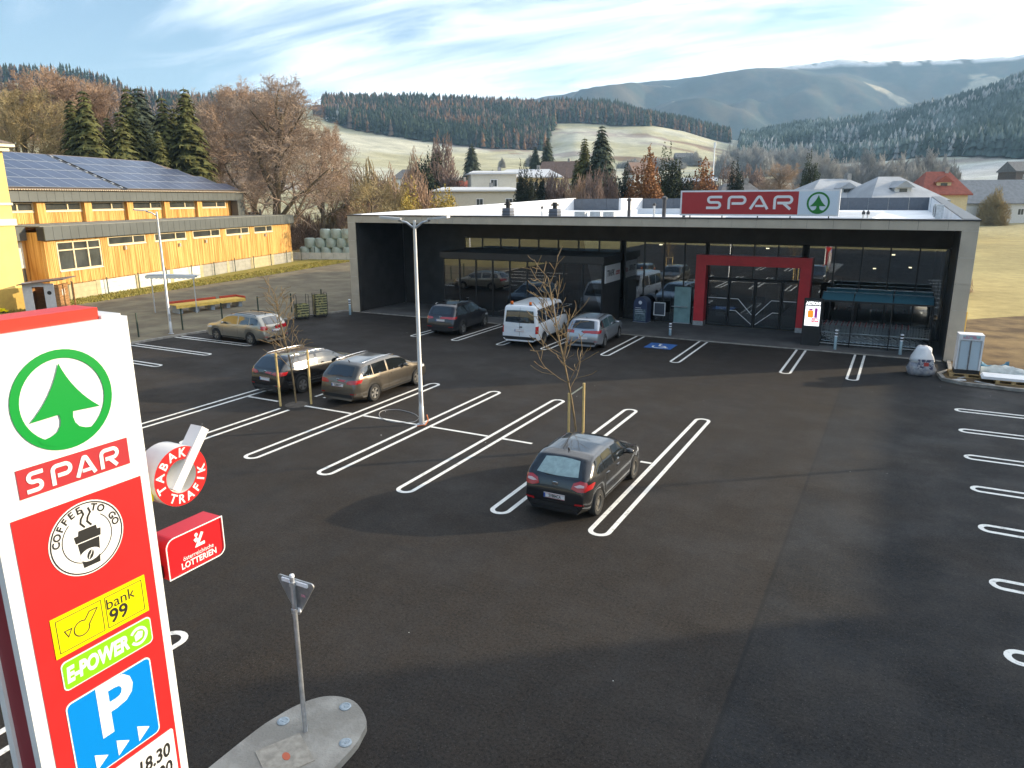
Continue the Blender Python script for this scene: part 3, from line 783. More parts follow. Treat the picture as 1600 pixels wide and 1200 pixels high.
# ------------------------------------------------------------------ lettering strokes of the shop's name and tree emblem
def sp_letters(w, h, t):
    """the four rounded letters in a box w x h, local xy"""
    mb = MB(); k = h*.19; lw = w*.205; g_ = (w-4*lw)/3
    y0, y1 = k/2, h-k/2; ym = h*.5; r = (y1-ym)*.98
    def S(x): 
        return [(x+lw-k*.3, y1), (x+r, y1)] + arc(x+r+k*.0, (y1+ym)/2, (y1-ym)/2, 90, 270, 8) + [(x+lw-r, ym)] + arc(x+lw-r, (y0+ym)/2, (ym-y0)/2, 90, -90, 8) + [(x+k*.3, y0)]
    mb.ribbon(S(0), k, t)
    x = lw+g_
    mb.ribbon([(x+k/2, 0), (x+k/2, y1-r*.55)] + arc(x+k/2+r*.55, y1-r*.55, r*.55, 180, 90, 5) + [(x+lw-r*.8, y1)] + arc(x+lw-(y1-ym+h*.08)/2, (y1+ym-h*.08)/2, (y1-ym+h*.08)/2, 90, -90, 8) + [(x+k*1.6, ym-h*.08)], k, t)
    x = 2*(lw+g_)
    mb.ribbon([(x+k*.1, 0), (x+lw*.41, y1-h*.06), (x+lw*.45, y1-h*.01), (x+lw*.5, y1), (x+lw*.55, y1-h*.01), (x+lw*.59, y1-h*.06), (x+lw-k*.1, 0)], k, t)
    mb.ribbon([(x+lw*.30, h*.24), (x+lw*.78, h*.24)], k*.85, t*.8)
    x = 3*(lw+g_)
    mb.ribbon([(x+k/2, 0), (x+k/2, y1-r*.55)] + arc(x+k/2+r*.55, y1-r*.55, r*.55, 180, 90, 5) + [(x+lw-r*.8, y1)] + arc(x+lw-(y1-ym+h*.05)/2, (y1+ym-h*.05)/2, (y1-ym+h*.05)/2, 90, -90, 8) + [(x+k*1.5, ym-h*.05)], k, t)
    mb.ribbon([(x+lw*.52, ym-h*.03), (x+lw-k*.35, 0)], k, t*.8)
    return mb
def tree_poly():
    right = []
    A_, B_ = (0, .74), (.70, -.30)
    for i in range(9):
        t_ = i/8; c = (.20, .12)
        right.append(((1-t_)**2*A_[0]+2*t_*(1-t_)*c[0]+t_*t_*B_[0], (1-t_)**2*A_[1]+2*t_*(1-t_)*c[1]+t_*t_*B_[1]))
    right += [(.14, -.27), (.125, -.38), (.15, -.50), (.22, -.60), (.34, -.66), (.50, -.685), (.60, -.66), (.55, -.76), (.3, -.88)]
    left = [(-x, y) for x, y in right[::-1] if x > 1e-6]
    return right + left
def emblem(parent, Mx, Rr, t, mats):
    """green ring and fir tree, local xy plane, outer radius Rr"""
    S_ = Matrix.Diagonal((Rr, Rr, 1, 1))
    a = [(math.cos(2*PI*i/48)*.915, math.sin(2*PI*i/48)*.915) for i in range(48)]
    MB().ribbon([(x*Rr, y*Rr) for x, y in a], .17*Rr, t, Mx, closed=True).build('emblem_ring', mats, parent)
    P_ = [(x*Rr, y*Rr) for x, y in tree_poly()][::-1]
    bmq = bmesh.new(); vs = [bmq.verts.new(Mx @ Vector((x, y, t*1.5))) for x, y in P_]; fc_ = bmq.faces.new(vs); bmq.normal_update()
    bmesh.ops.triangulate(bmq, faces=[fc_], ngon_method='EAR_CLIP')
    me = bpy.data.meshes.new('emblem_tree'); bmq.to_mesh(me); bmq.free(); link_mesh('emblem_tree', me, mats, parent)
M_sgreen = mat('emblem_green', (.008, .20, .028), rough=.4)
M_sred = mat('sign_red', (.42, .028, .035), rough=.4, noise=.04)
M_swhite = mat('sign_white', (.80, .82, .85), rough=.35)
rs = empty('roof_sign', (-6.6, 37.9, 6.2), 0, 'long red and white SPAR sign standing on the front roof edge', 'sign')
RY = 37.62
MB().box(-10.3, -2.88, RY, RY+.22, 6.30, 7.52).build('sign_frame', M_swhite, rs)
MB().box(-10.22, -4.68, RY-.006, RY-.001, 6.38, 7.44).build('red_panel', M_sred, rs)
MB().box(-4.66, -2.96, RY-.006, RY-.001, 6.38, 7.44).build('white_panel', mat('sign_pale', (.66, .76, .86), rough=.35), rs)
ML = Matrix.Translation((-9.02, RY-.006, 6.62)) @ Matrix.Rotation(R(90), 4, 'X')
lt = sp_letters(4.05, .64, .012); lt.v = [tuple(ML @ Vector(p)) for p in lt.v]; lt.build('lettering', M_swhite, rs)
emblem(rs, Matrix.Translation((-3.80, RY-.007, 6.91)) @ Matrix.Rotation(R(90), 4, 'X'), .50, .01, M_sgreen)
for x in (-9.8, -8.2, -6.5, -5.0, -3.3):
    MB().tube([(x, RY+.1, 6.21), (x, RY+.1, 6.31)], .03, 6).build('sign_post', M_alu, rs)
settle(rs)
# ------------------------------------------------------------------ vehicles
def paint(name, col, metal=.5, rough=.32, coat=1.0, dirt=.0):
    return mat(name, col, rough=rough, metal=metal, coat=coat, col2=tuple(c*(1-.12) + .10*.12 for c in col) if not dirt else tuple(c*(1-dirt) + d*dirt for c, d in zip(col, (.20, .17, .13))), nscale=1.7, ndetail=6, obj=True, ramp=(.35, .75))
M_tyre = mat('tyre', (.018, .018, .018), rough=.85, noise=.3, nscale=20)
M_rim = mat('alloy', (.42, .42, .42), rough=.35, metal=.85)
M_rimdark = mat('steel_rim', (.20, .19, .17), rough=.5, metal=.6)
M_cglass = mat('car_glass', (.012, .015, .017), rough=.03, spec=.9, coat=1.0)
M_cfrost = mat('frosted_glass', (.26, .36, .37), rough=.35, spec=.6, noise=.15, nscale=9)
M_under = mat('underbody', (.012, .012, .012), rough=.8)
M_tail = mat('tail_light', (.42, .012, .015), rough=.15, coat=1.0)
M_tailw = mat('tail_light_clear', (.62, .45, .45), rough=.15, coat=1.0)
M_head = mat('head_light', (.65, .68, .70), rough=.12, coat=1.0)
M_chrome = mat('chrome', (.7, .7, .7), rough=.15, metal=1.0)
M_plate = mat('plate_white', (.72, .73, .72), rough=.4)
M_pblue = mat('plate_blue', (.02, .08, .35), rough=.4)
M_orange = mat('beacon_orange', (.8, .16, .01), rough=.25, coat=.5)
def prof(pts, s, k=.05):
    """smoothed polyline through control points"""
    xs = [p[0] for p in pts]; ys = [p[1] for p in pts]
    o = np.zeros_like(s)
    for q, w_ in ((-2, .1), (-1, .2), (0, .4), (1, .2), (2, .1)): o += w_*np.interp(s + q*k, xs, ys)
    return o
def make_wheel(rw, wid, rim_mat, spokes, name='wheel'):
    w_ = empty(name); w_.rotation_mode = 'XYZ'
    MB().lathe([(rw*.62, -wid/2), (rw*.93, -wid/2), (rw, -wid*.36), (rw, wid*.36), (rw*.93, wid/2), (rw*.64, wid/2), (rw*.62, wid*.3), (rw*.62, -wid/2)], 28, cap=False).build('tyre', M_tyre, w_, auto=40)
    rm = MB(); rm.lathe([(rw*.66, wid*.42), (rw*.66, wid*.47), (rw*.58, wid*.47), (rw*.56, wid*.2), (rw*.2, wid*.12), (.01, wid*.12)], 28, cap=False)
    ob = rm.build('rim', rim_mat if spokes == 0 else M_rimdark, w_, auto=35)
    sp_ = MB()
    if spokes:
        for k in range(spokes):
            for dq in (-.13, .13):
                M = Matrix.Rotation(2*PI*k/spokes + dq, 4, 'Z')
                sp_.box(rw*.10, rw*.60, -.022, .022, wid*.28, wid*.43, M)
        sp_.lathe([(rw*.16, wid*.3), (rw*.16, wid*.46), (.01, wid*.47)], 14)
    else:
        for k in range(10):
            M = Matrix.Rotation(2*PI*k/10, 4, 'Z'); sp_.box(rw*.36, rw*.46, -.03, .03, wid*.16, wid*.26, M)
        sp_.lathe([(rw*.28, wid*.1), (rw*.24, wid*.36), (.01, wid*.38)], 16)
    sp_.build('spokes' if spokes else 'hub', rim_mat, ob, auto=35)
    return w_
def car(name, label, loc, rz, P, body, group=None, cat='car'):
    """P: dict of profiles; the car's nose points along local +Y, origin on the ground at mid-length"""
    e = empty(name, loc, rz, label, cat, group)
    L = P['L']; W = P['W']/2; rw = P['rw']; ya, yb = P['axles']; sill = P.get('sill', .24); zu = P.get('zu', .2)
    s = np.unique(np.concatenate([np.linspace(0, .4, 17), np.linspace(.4, L-.5, 84), np.linspace(L-.5, L, 18)]))
    top = prof(P['top'], s, .025); belt = np.minimum(prof(P['belt'], s, .04), top-.012); hw = prof(P['plan'], s, .05)*W
    zb = np.full_like(s, sill)
    for sc in (ya, yb):
        q = (rw+.055)**2 - (s-sc)**2
        zb = np.where(q > 0, np.maximum(zb, rw-.02 + np.sqrt(np.maximum(q, 0))), zb)
    zb = np.maximum(zb, prof(P.get('under', [(0, sill), (L, sill)]), s)); zb = np.minimum(zb, belt-.03)
    gh = top-belt; tum = P.get('tumble', .34)
    rows = []
    for i in range(len(s)):
        w_, b_, z0, g_, t_ = hw[i], belt[i], zb[i], gh[i], top[i]
        zlo = min(zu + max(0, (P.get('under_lift', .0))), z0)
        h = b_-z0; in_ = tum*g_*.92; wb = w_*.965
        cr = min(.018, .2*g_)
        e1 = min(.07, .3*g_)
        rows.append([(0, zlo), (w_*.78, zlo), (w_*.95, z0), (w_*.985, z0+.2*h), (w_, z0+.5*h), (w_*.995, z0+.72*h), (w_*.982, z0+.9*h), (wb, b_),
                     (wb-in_*.45, b_+g_*.45), (wb-in_*.9, t_-e1), (wb-in_*1.0-e1*.5, t_-e1*.35), (max(.05, wb-in_-e1*1.5)*.93, t_-.002), ((wb-in_)*.5, t_+cr*.8), (0, t_+cr)])
    rows = np.array(rows); n, m = rows.shape[:2]
    V = []; F = []; MI = []
    for i in range(n):
        for j in range(m): V.append((rows[i, j, 0], s[i]-L/2, rows[i, j, 1]))
        for j in range(m-2, 0, -1): V.append((-rows[i, j, 0], s[i]-L/2, rows[i, j, 1]))
    k = 2*m-2
    for i in range(n-1):
        for j in range(k):
            j2 = (j+1) % k
            F.append((i*k+j, i*k+j2, (i+1)*k+j2, (i+1)*k+j)); MI.append(1 if (j < 2 or j >= k-2) else 0)
    F.append(tuple(range(k))[::-1]); MI.append(0); F.append(tuple((n-1)*k+j for j in range(k))); MI.append(0)
    me = bpy.data.meshes.new('body'); me.from_pydata(V, [], F); me.materials.append(body); me.materials.append(M_under)
    me.polygons.foreach_set('material_index', MI); me.polygons.foreach_set('use_smooth', [True]*len(F)); me.update()
    bo = link_mesh('body', me, None, e)
    bm = bmesh.new(); bm.from_mesh(me); bmesh.ops.recalc_face_normals(bm, faces=bm.faces); bm.to_mesh(me); bvh = BVHTree.FromBMesh(bm); bm.free()
    me.set_sharp_from_angle(angle=R(48))
    def patch(nm, poly, view, m_, off=.006, parent=None, dens=.09, lab=None):
        b = bmesh.new(); vs = [b.verts.new((p[0], p[1], 0)) for p in poly]; b.faces.new(vs); b.normal_update()
        bmesh.ops.triangulate(b, faces=b.faces[:], ngon_method='EAR_CLIP')
        for _ in range(4):
            lg = [ed for ed in b.edges if ed.calc_length() > dens]
            if not lg: break
            bmesh.ops.subdivide_edges(b, edges=lg, cuts=1); bmesh.ops.triangulate(b, faces=[f_ for f_ in b.faces if len(f_.verts) > 3])
        for v_ in b.verts:
            a_, z_ = v_.co.x, v_.co.y
            if view in ('R', 'L'):
                sg = 1 if view == 'R' else -1; o_ = Vector((3*sg, a_-L/2, z_)); d_ = Vector((-sg, 0, 0))
            elif view == 'rear': o_ = Vector((a_, -L/2-2, z_)); d_ = Vector((0, 1, 0))
            elif view == 'front': o_ = Vector((a_, L/2+2, z_)); d_ = Vector((0, -1, 0))
            else: o_ = Vector((a_, z_-L/2, 4)); d_ = Vector((0, 0, -1))
            hit, nrm, _, _ = bvh.ray_cast(o_, d_)
            if hit is None:
                hit, nrm, _, _ = bvh.find_nearest(o_ + d_*(3 if view in 'RL' else 2))
            if nrm.dot(d_) > 0: nrm = -nrm
            v_.co = hit + nrm*off
        bmesh.ops.recalc_face_normals(b, faces=b.faces)
        q = bpy.data.meshes.new(nm); b.to_mesh(q); b.free()
        dirv = {'R': Vector((1, 0, 0)), 'L': Vector((-1, 0, 0)), 'rear': Vector((0, -1, 0)), 'front': Vector((0, 1, 0)), 'top': Vector((0, 0, 1))}[view]
        if sum((p.normal.dot(dirv)*p.area for p in q.polygons)) < 0: q.flip_normals()
        q.polygons.foreach_set('use_smooth', [True]*len(q.polygons))
        ob = link_mesh(nm, q, m_, parent or e)
        if lab: tag(ob, lab)
        return ob
    fb = lambda x: float(np.interp(x, s, belt)); ft = lambda x: float(np.interp(x, s, top)); fw = lambda x: float(np.interp(x, s, hw))
    # side windows follow belt and roof line
    for (s0, s1) in P['windows']:
        ss = np.linspace(s0, s1, 10)
        lo = [(x, fb(x)+.03) for x in ss]; hi = [(x, max(fb(x)+.045, fb(x)+(ft(x)-fb(x))*P.get('wtop', .84))) for x in ss[::-1]]
        for v_ in 'RL': patch('side_window', lo+hi, v_, M_cglass)
    for nm, view, (zb_, zt_, wb_, wt_) in (('rear_window', 'rear', P['rwin']), ('windscreen', 'front', P['fwin'])):
        patch(nm, [(-wb_, zb_), (-wb_*.5, zb_-.012), (0, zb_-.018), (wb_*.5, zb_-.012), (wb_, zb_), (wt_, zt_), (wt_*.5, zt_+.02), (0, zt_+.026), (-wt_*.5, zt_+.02), (-wt_, zt_)], view, P.get(nm, M_cglass))
    if P.get('gsur'):
        zb_, zt_, wb_, wt_ = P['gsur']; patch('tailgate_glass', [(-wb_, zb_), (0, zb_-.02), (wb_, zb_), (wt_, zt_), (0, zt_+.03), (-wt_, zt_)], 'rear', M_cglass, .003)
    for poly in P['tail']:
        for sg in (1, -1): patch('tail_light', [(x*sg, z) for x, z in poly][::sg], 'rear', M_tail, .012, dens=.05)
    for poly in P.get('tailside', []):
        for v_ in 'RL': patch('tail_light', poly, v_, M_tail, .012, dens=.05)
    for poly in P.get('tailclear', []):
        for sg in (1, -1): patch('tail_light_lens', [(x*sg, z) for x, z in poly][::sg], 'rear', M_tailw, .016, dens=.05)
    for poly in P.get('head', []):
        for v_ in 'RL': patch('head_light', poly, v_, M_head, .01, dens=.05)
    for poly in P.get('rtrim', []): patch('bumper_trim', poly, 'rear', M_black, .008)
    for poly in P.get('reflector', []):
        for sg in (1, -1): patch('reflector', [(x*sg, z) for x, z in poly][::sg], 'rear', M_tail, .012)
    # door seams, handles, sill trim
    for x in P['seams']:
        z0_ = max(sill+.06, float(np.interp(x, s, zb))+.03)
        for v_ in 'RL': patch('door_seam', [(x-.005, z0_), (x+.005, z0_), (x+.005, fb(x)+.02), (x-.005, fb(x)+.02)], v_, M_under, .004, dens=.2)
    for x in P['handles']:
        z_ = fb(x)-.085
        for v_, sg in (('R', 1), ('L', -1)):
            h_, nr_, _, _ = bvh.ray_cast(Vector((3*sg, x-L/2, z_)), Vector((-sg, 0, 0)))
            if h_: MB().box(h_.x-.012, h_.x+.022*1, h_.y-.09, h_.y+.09, z_-.014, z_+.014).build('door_handle', P.get('handle_mat', body), e, auto=30)
    for v_ in 'RL': patch('sill_trim', [(ya+rw+.09, sill+.015), (yb-rw-.09, sill+.015), (yb-rw-.09, sill+.09), (ya+rw+.09, sill+.09)], v_, M_black, .006)
    xm = P['mirror']
    for sg in (1, -1):
        xo = fw(xm)*.965
        mi = MB().lathe([(.02, -.09), (.075, -.075), (.09, 0), (.075, .075), (.02, .09)], 12, Matrix.Translation((sg*(xo+.11), xm-L/2, fb(xm)+.09)) @ Matrix.Rotation(R(90), 4, 'Y') @ Matrix.Diagonal((.75, .8, 1.15, 1))).build('wing_mirror', P.get('mirror_mat', body), e, smooth=True)
        MB().tube([(sg*(xo-.03), xm-L/2+.02, fb(xm)+.02), (sg*(xo+.07), xm-L/2, fb(xm)+.06)], .022, 6).build('mirror_arm', M_black, mi)
    # number plate
    zp = P['plate']; hit, _, _, _ = bvh.ray_cast(Vector((0, -L/2-2, zp)), Vector((0, 1, 0))); yp = hit.y-.022
    pl = MB().box(-.26, .26, yp, yp+.03, zp-.058, zp+.058).build('number_plate', M_plate, e)
    MB().box(-.258, -.215, yp-.003, yp-.0005, zp-.055, zp+.055).build('plate_band', M_pblue, pl)
    for zz in (zp+.05, zp-.05): MB().box(-.212, .258, yp-.0035, yp-.0008, zz-.004, zz+.004).build('plate_stripe', M_tail, pl)
    if P.get('text'): text_obj('plate_lettering', P['text'], .105, M_ink, pl, Matrix.Translation((.022, yp-.003, zp)) @ Matrix.Rotation(R(90), 4, 'X'), t=.002, sx=.74, bold=.002)
    # wheels
    wx = W*.985 - P.get('tw', .2)/2
    for sc, sg in ((ya, 1), (ya, -1), (yb, 1), (yb, -1)):
        w_ = make_wheel(rw, P.get('tw', .2), P.get('rim', M_rim), P.get('spokes', 5)); w_.parent = e
        w_.location = (sg*wx, sc-L/2, rw); w_.rotation_euler = (0, sg*PI/2, 0)
    if P.get('rails'):
        for sg in (1, -1):
            pts = [(sg*((fw(x)*.965 - tum*.92*(ft(x)-fb(x)))-.10), x-L/2, ft(x)+.035) for x in np.linspace(*P['rails'], 9)]
            pts = [(pts[0][0], pts[0][1]-.05, pts[0][2]-.05)] + pts + [(pts[-1][0], pts[-1][1]+.05, pts[-1][2]-.05)]
            MB().tube(pts, .016, 6).build('roof_rail', P.get('rail_mat', M_chrome), e, smooth=True)
    if P.get('aerial'): MB().tube([(0, P['aerial']-L/2, ft(P['aerial'])), (0, P['aerial']-L/2-.09, ft(P['aerial'])+.09)], [.028, .008], 6).build('aerial', M_black, e)
    if P.get('wiper'): MB().ribbon([(-.28, P['wiper']-.03), (.02, P['wiper']-.045), (.1, P['wiper']-.05)], .025, .012, Matrix.Translation((0, P['wipy']-L/2, 0)) @ Matrix.Rotation(R(90), 4, 'X')).build('rear_wiper', M_black, e)
    if P.get('badge'):
        z_, t_ = P['badge']; hit, _, _, _ = bvh.ray_cast(Vector((0, -L/2-2, z_)), Vector((0, 1, 0)))
        MB().lathe([(.075, 0), (.075, .012), (.06, .016), (.01, .016)], 18, Matrix.Translation((0, hit.y+.002, z_)) @ Matrix.Rotation(R(90), 4, 'X') @ Matrix.Diagonal((1, .62, 1, 1))).build('badge', M_chrome, e)
    return e, patch, bvh
PLAN = lambda L, a=.86, b=.80: [(0, a), (.06, a+.05), (.25, .965), (.7, 1), (L*.5, 1), (L-.8, .99), (L-.35, .93), (L-.1, b+.04), (L, b-.08)]
# near dark hatchback
Lk = 4.05
kia = dict(L=Lk, W=1.72, rw=.305, axles=(.68, 3.25), sill=.25,
  top=[(0, .60), (.03, .80), (.09, .97), (.16, 1.03), (.55, 1.35), (.78, 1.415), (1.5, 1.44), (2.1, 1.415), (2.35, 1.36), (3.02, .99), (3.3, .93), (3.75, .80), (3.95, .68), (4.05, .52)],
  belt=[(0, .58), (.1, .93), (.4, 1.0), (1.2, .965), (2.4, .93), (3.0, .90), (3.5, .82), (4.05, .5)], plan=PLAN(Lk, .82), under=[(0, .36), (.3, .28), (.5, .25), (3.6, .25), (4.05, .3)],
  windows=[(.62, 1.02), (1.06, 1.62), (1.72, 2.72)], rwin=(1.04, 1.315, .52, .43), fwin=(1.0, 1.34, .64, .52), rear_window=M_cfrost, wtop=.82, tumble=.40, gsur=(1.0, 1.335, .62, .48),
  tail=[[(.40, .80), (.45, .93), (.60, .985), (.74, .97), (.78, .86), (.74, .76), (.56, .75)]], tailside=[[(.06, .78), (.08, .9), (.36, .93), (.42, .90), (.28, .8)]], tailclear=[[(.47, .865), (.6, .915), (.7, .905), (.7, .86), (.55, .84)]],
  head=[[(3.45, .70), (3.75, .66), (3.85, .72), (3.6, .80), (3.4, .80)]], rtrim=[[(-.62, .30), (.62, .30), (.56, .40), (-.56, .40)]], reflector=[[(.50, .42), (.72, .44), (.72, .48), (.52, .47)]],
  seams=[1.05, 1.68, 2.72], handles=[1.22, 1.92], mirror=2.5, plate=.565, text='SV884CA', spokes=0, rim=M_rimdark, aerial=.85, wiper=1.05, wipy=.13, badge=(.86, ''), tw=.19)
car('hatchback_car', 'dark charcoal hatchback parked alone in the near bay, frosted rear window', (-6.48, 16.25, 0), R(0), kia, paint('charcoal_paint', (.020, .022, .026), metal=.4, rough=.22, dirt=.07))
# estate car: shared shape with variations
def estate(L, h, wb0, wb1, belt_h=.97, text='', W=1.79, **kw):
    d = dict(L=L, W=W, rw=.32, axles=(wb0, wb1), sill=.25,
      top=[(0, .55), (.03, .82), (.08, .99), (.13, 1.04), (.50, h-.10), (.72, h-.03), (1.6, h), (2.3, h-.01), (2.75, h-.09), (3.45, 1.0), (3.7, .95), (L-.35, .84), (L-.12, .72), (L, .52)],
      belt=[(0, .54), (.1, .95), (.4, belt_h+.03), (1.2, belt_h), (2.6, belt_h-.04), (3.4, belt_h-.05), (L-.5, .83), (L, .5)], plan=PLAN(L, .84), under=[(0, .36), (.3, .29), (.6, .25), (L-.5, .25), (L, .3)],
      windows=[(.42, .98), (1.03, 1.80), (1.90, 3.05)], rwin=(1.06, h-.13, .56, .47), fwin=(1.03, h-.11, .68, .55), wtop=.83,
      tail=[[(.40, .80), (.44, .90), (.62, .945), (.80, .95), (.82, .82), (.6, .79)]], tailside=[[(.04, .82), (.06, .94), (.40, .955), (.30, .84)]],
      head=[[(L-.75, .70), (L-.4, .66), (L-.28, .72), (L-.6, .80), (L-.8, .79)]], rtrim=[[(-.66, .30), (.66, .30), (.62, .42), (-.62, .42)]], reflector=[[(.58, .44), (.78, .45), (.78, .48), (.58, .47)]],
      seams=[1.0, 1.85, 3.0], handles=[1.2, 2.1], mirror=2.85, plate=.74, text=text, rails=(.75, 2.5), aerial=.75, tw=.21, badge=(.93, ''))
    d.update(kw); return d
Lw = 4.60
car('estate_car', 'grey brown estate with white number plate parked right of the staked sapling', (-17.42, 19.42+Lw/2, 0), R(0), estate(Lw, 1.47, 1.02, 3.70, text='SG883VT'), paint('bronze_grey_paint', (.13, .115, .095), metal=.75, rough=.28, dirt=.3))
car('estate_car', 'black estate car parked just left of the staked sapling', (-20.55, 19.15+4.75/2, 0), R(-4), estate(4.75, 1.46, 1.05, 3.88, plate=.66, tail=[[(.38, .86), (.42, .93), (.62, .965), (.82, .96), (.83, .85), (.6, .84)]]), paint('black_paint', (.018, .018, .02), metal=.3, rough=.18, dirt=.06))
car('estate_car', 'beige silver estate parked sideways by the playground fence', (-30.2, 26.95, 0), R(88), estate(4.57, 1.49, .98, 3.56, belt_h=.98, tail=[[(.50, .80), (.50, .99), (.82, 1.0), (.83, .80)]], tailside=[[(.03, .8), (.05, .98), (.2, .99), (.2, .8)]], rail_mat=M_black), paint('beige_paint', (.38, .35, .29), metal=.6, rough=.3, dirt=.1))
car('suv', 'dark SUV parked under the canopy beside the tobacco kiosk', (-21.75, 32.4+4.5/2, 0), R(4), estate(4.49, 1.66, .96, 3.64, belt_h=1.07, text='', W=1.86, rw=.35, sill=.33, zu=.3, top=[(0, .6), (.03, .88), (.08, 1.08), (.13, 1.13), (.45, 1.53), (.7, 1.63), (1.6, 1.66), (2.2, 1.64), (2.6, 1.56), (3.35, 1.12), (3.6, 1.07), (4.1, .95), (4.38, .8), (4.49, .56)],
  belt=[(0, .58), (.1, 1.0), (.4, 1.12), (1.2, 1.08), (2.6, 1.04), (3.3, 1.03), (3.9, .95), (4.49, .54)], rwin=(1.17, 1.50, .58, .5), fwin=(1.14, 1.54, .7, .58), tail=[[(.42, .95), (.46, 1.03), (.82, 1.06), (.84, .93), (.6, .92)]], tailside=[[(.04, .94), (.06, 1.05), (.36, 1.07), (.26, .95)]], plate=.86, badge=(1.04, ''), reflector=[[(.5, .50), (.8, .52), (.8, .55), (.5, .53)]], windows=[(.42, .9), (.95, 1.72), (1.82, 2.95)], seams=[.93, 1.77, 2.9], mirror=2.75), paint('navy_black_paint', (.022, .024, .032), metal=.5, rough=.3, dirt=.12))
car('estate_car', 'pale silver estate parked beside the white minibus', (-13.55, 32.35+4.77/2, 0), R(5), estate(4.77, 1.50, 1.05, 3.76, tail=[[(.42, .83), (.42, .97), (.84, .98), (.84, .84)]], tailside=[[(.03, .84), (.05, .97), (.4, .98), (.3, .86)]], rail_mat=M_black, plate=.60), paint('silver_paint', (.40, .43, .47), metal=.7, rough=.3, dirt=.05))
# white minibus
Lv = 4.86
van = dict(L=Lv, W=1.97, rw=.33, axles=(.98, 3.91), sill=.32, zu=.28, tumble=.13,
  top=[(0, .62), (.02, 1.1), (.05, 1.6), (.09, 1.93), (.2, 2.03), (.6, 2.07), (3.2, 2.06), (3.6, 1.98), (4.15, 1.28), (4.3, 1.17), (4.7, .98), (4.82, .8), (4.86, .6)],
  belt=[(0, .6), (.03, 1.05), (.1, 1.16), (3.6, 1.16), (4.1, 1.13), (4.5, 1.0), (4.86, .56)], plan=[(0, .92), (.06, .965), (.3, 1), (3.9, 1), (4.3, .96), (4.6, .9), (4.8, .82), (4.86, .72)], under=[(0, .38), (.3, .33), (4.4, .33), (4.86, .35)],
  windows=[(.22, 1.22), (1.3, 2.42), (2.6, 3.85)], rwin=(1.22, 1.80, .78, .72), fwin=(1.25, 1.93, .8, .7), wtop=.78,
  tail=[[(.85, .70), (.85, 1.06), (.955, 1.06), (.955, .70)]], tailside=[[(.03, .72), (.03, 1.05), (.14, 1.05), (.14, .72)]], rtrim=[[(-.9, .36), (.9, .36), (.9, .52), (-.9, .52)]],
  head=[[(4.35, .85), (4.6, .78), (4.66, .9), (4.4, 1.05)]], seams=[1.26, 2.5, 3.75], handles=[2.65], mirror=3.75, mirror_mat=M_black, plate=.83, text='', tw=.22, rim=M_rimdark, spokes=0, handle_mat=M_black)
ve, vpatch, vb = car('minibus', 'white minibus with two orange roof beacons parked before the kiosk', (-16.62, 31.75+Lv/2, 0), R(4), van, paint('white_van_paint', (.74, .77, .80), metal=0, rough=.35, dirt=.04), cat='van')
vpatch('door_gap', [(-.006, .55), (.006, .55), (.006, 1.95), (-.006, 1.95)], 'rear', M_under, .01, dens=.3)
MB().box(-.0, .14, -Lv/2-.02, -Lv/2+.03, .98, 1.03).build('door_handle', M_black, ve)
for x in (-.55, .45):
    b_ = MB().lathe([(.085, 0), (.085, .03)], 12, Matrix.Translation((x, -Lv/2+.35, 2.05))).build('beacon', M_black, ve)
    MB().lathe([(.07, .03), (.07, .14), (.055, .17), (.01, .175)], 12, Matrix.Translation((x, -Lv/2+.35, 2.05))).build('beacon_lens', M_orange, b_, smooth=True)
# ------------------------------------------------------------------ tall sign pylon near the camera (faces +X)
PX = -6.5; KZ = 6.5/6
def pz(z6): return 7.2 - (7.2 - z6)*KZ
def py_(y6): return y6*KZ
M_pyw = mat('pylon_white', (.80, .80, .78), rough=.3, noise=.05, nscale=1.5, ndetail=8)
M_pyred = mat('pylon_red', (.55, .022, .022), rough=.35, noise=.04)
M_pydark = mat('pylon_side_red', (.25, .018, .03), rough=.45)
M_pyside = mat('pylon_side', (.55, .55, .58), rough=.4)
Y0, Y1, ZT = py_(2.72), py_(4.05), pz(6.21)
yc = (Y0+Y1)/2
pyl = empty('sign_pylon', (PX-.2, yc, 0), 0, 'tall white and red sign pylon with green fir tree emblem at the left edge', 'sign')
MB().box(PX-.10, PX, Y0, Y1, .3, ZT).build('front_panel', M_pyw, pyl)
MB().box(PX-.42, PX-.101, Y0+.03, Y1-.03, .3, ZT-.02).build('core', M_pydark, pyl)
MB().box(PX-.52, PX-.421, Y0, Y1, .3, ZT).build('rear_panel', M_pyw, pyl)
MB().box(PX-.45, PX-.08, Y0+.1, Y1-.1, .1, .3).build('plinth', M_conc, pyl)
MB().box(PX-.40, PX-.05, Y0+.02, py_(3.82), ZT+.002, ZT+.11).build('red_cap', mat('cap_red', (.75, .03, .015), rough=.35), pyl)
MB().box(PX-.45, PX-.02, py_(3.83), Y1-.05, ZT+.002, ZT+.03).build('white_cap', M_pyw, pyl)
def face(y, z): return Matrix.Translation((PX, y, z)) @ Matrix.Rotation(R(90), 4, 'Z') @ Matrix.Rotation(R(90), 4, 'X')   # local x -> +Y, local y -> +Z, local z -> +X
G = mat('pylon_green', (.0, .27, .035), rough=.35)
emblem(pyl, face(py_(3.39), pz(5.605)) @ Matrix.Translation((0, 0, .003)), .455, .006, G)
def plate2(nm, y0, y1, z0, z1, m, t=.006, z_off=.001, parent=None, r=None):
    M = Matrix.Translation((PX+z_off, 0, 0)) @ Matrix.Rotation(R(90), 4, 'Z') @ Matrix.Rotation(R(90), 4, 'X')
    poly = rrect(y0, y1, z0, z1, r) if r else [(y0, z0), (y1, z0), (y1, z1), (y0, z1)]
    return MB().prism(poly, t, M).build(nm, m, parent or pyl)
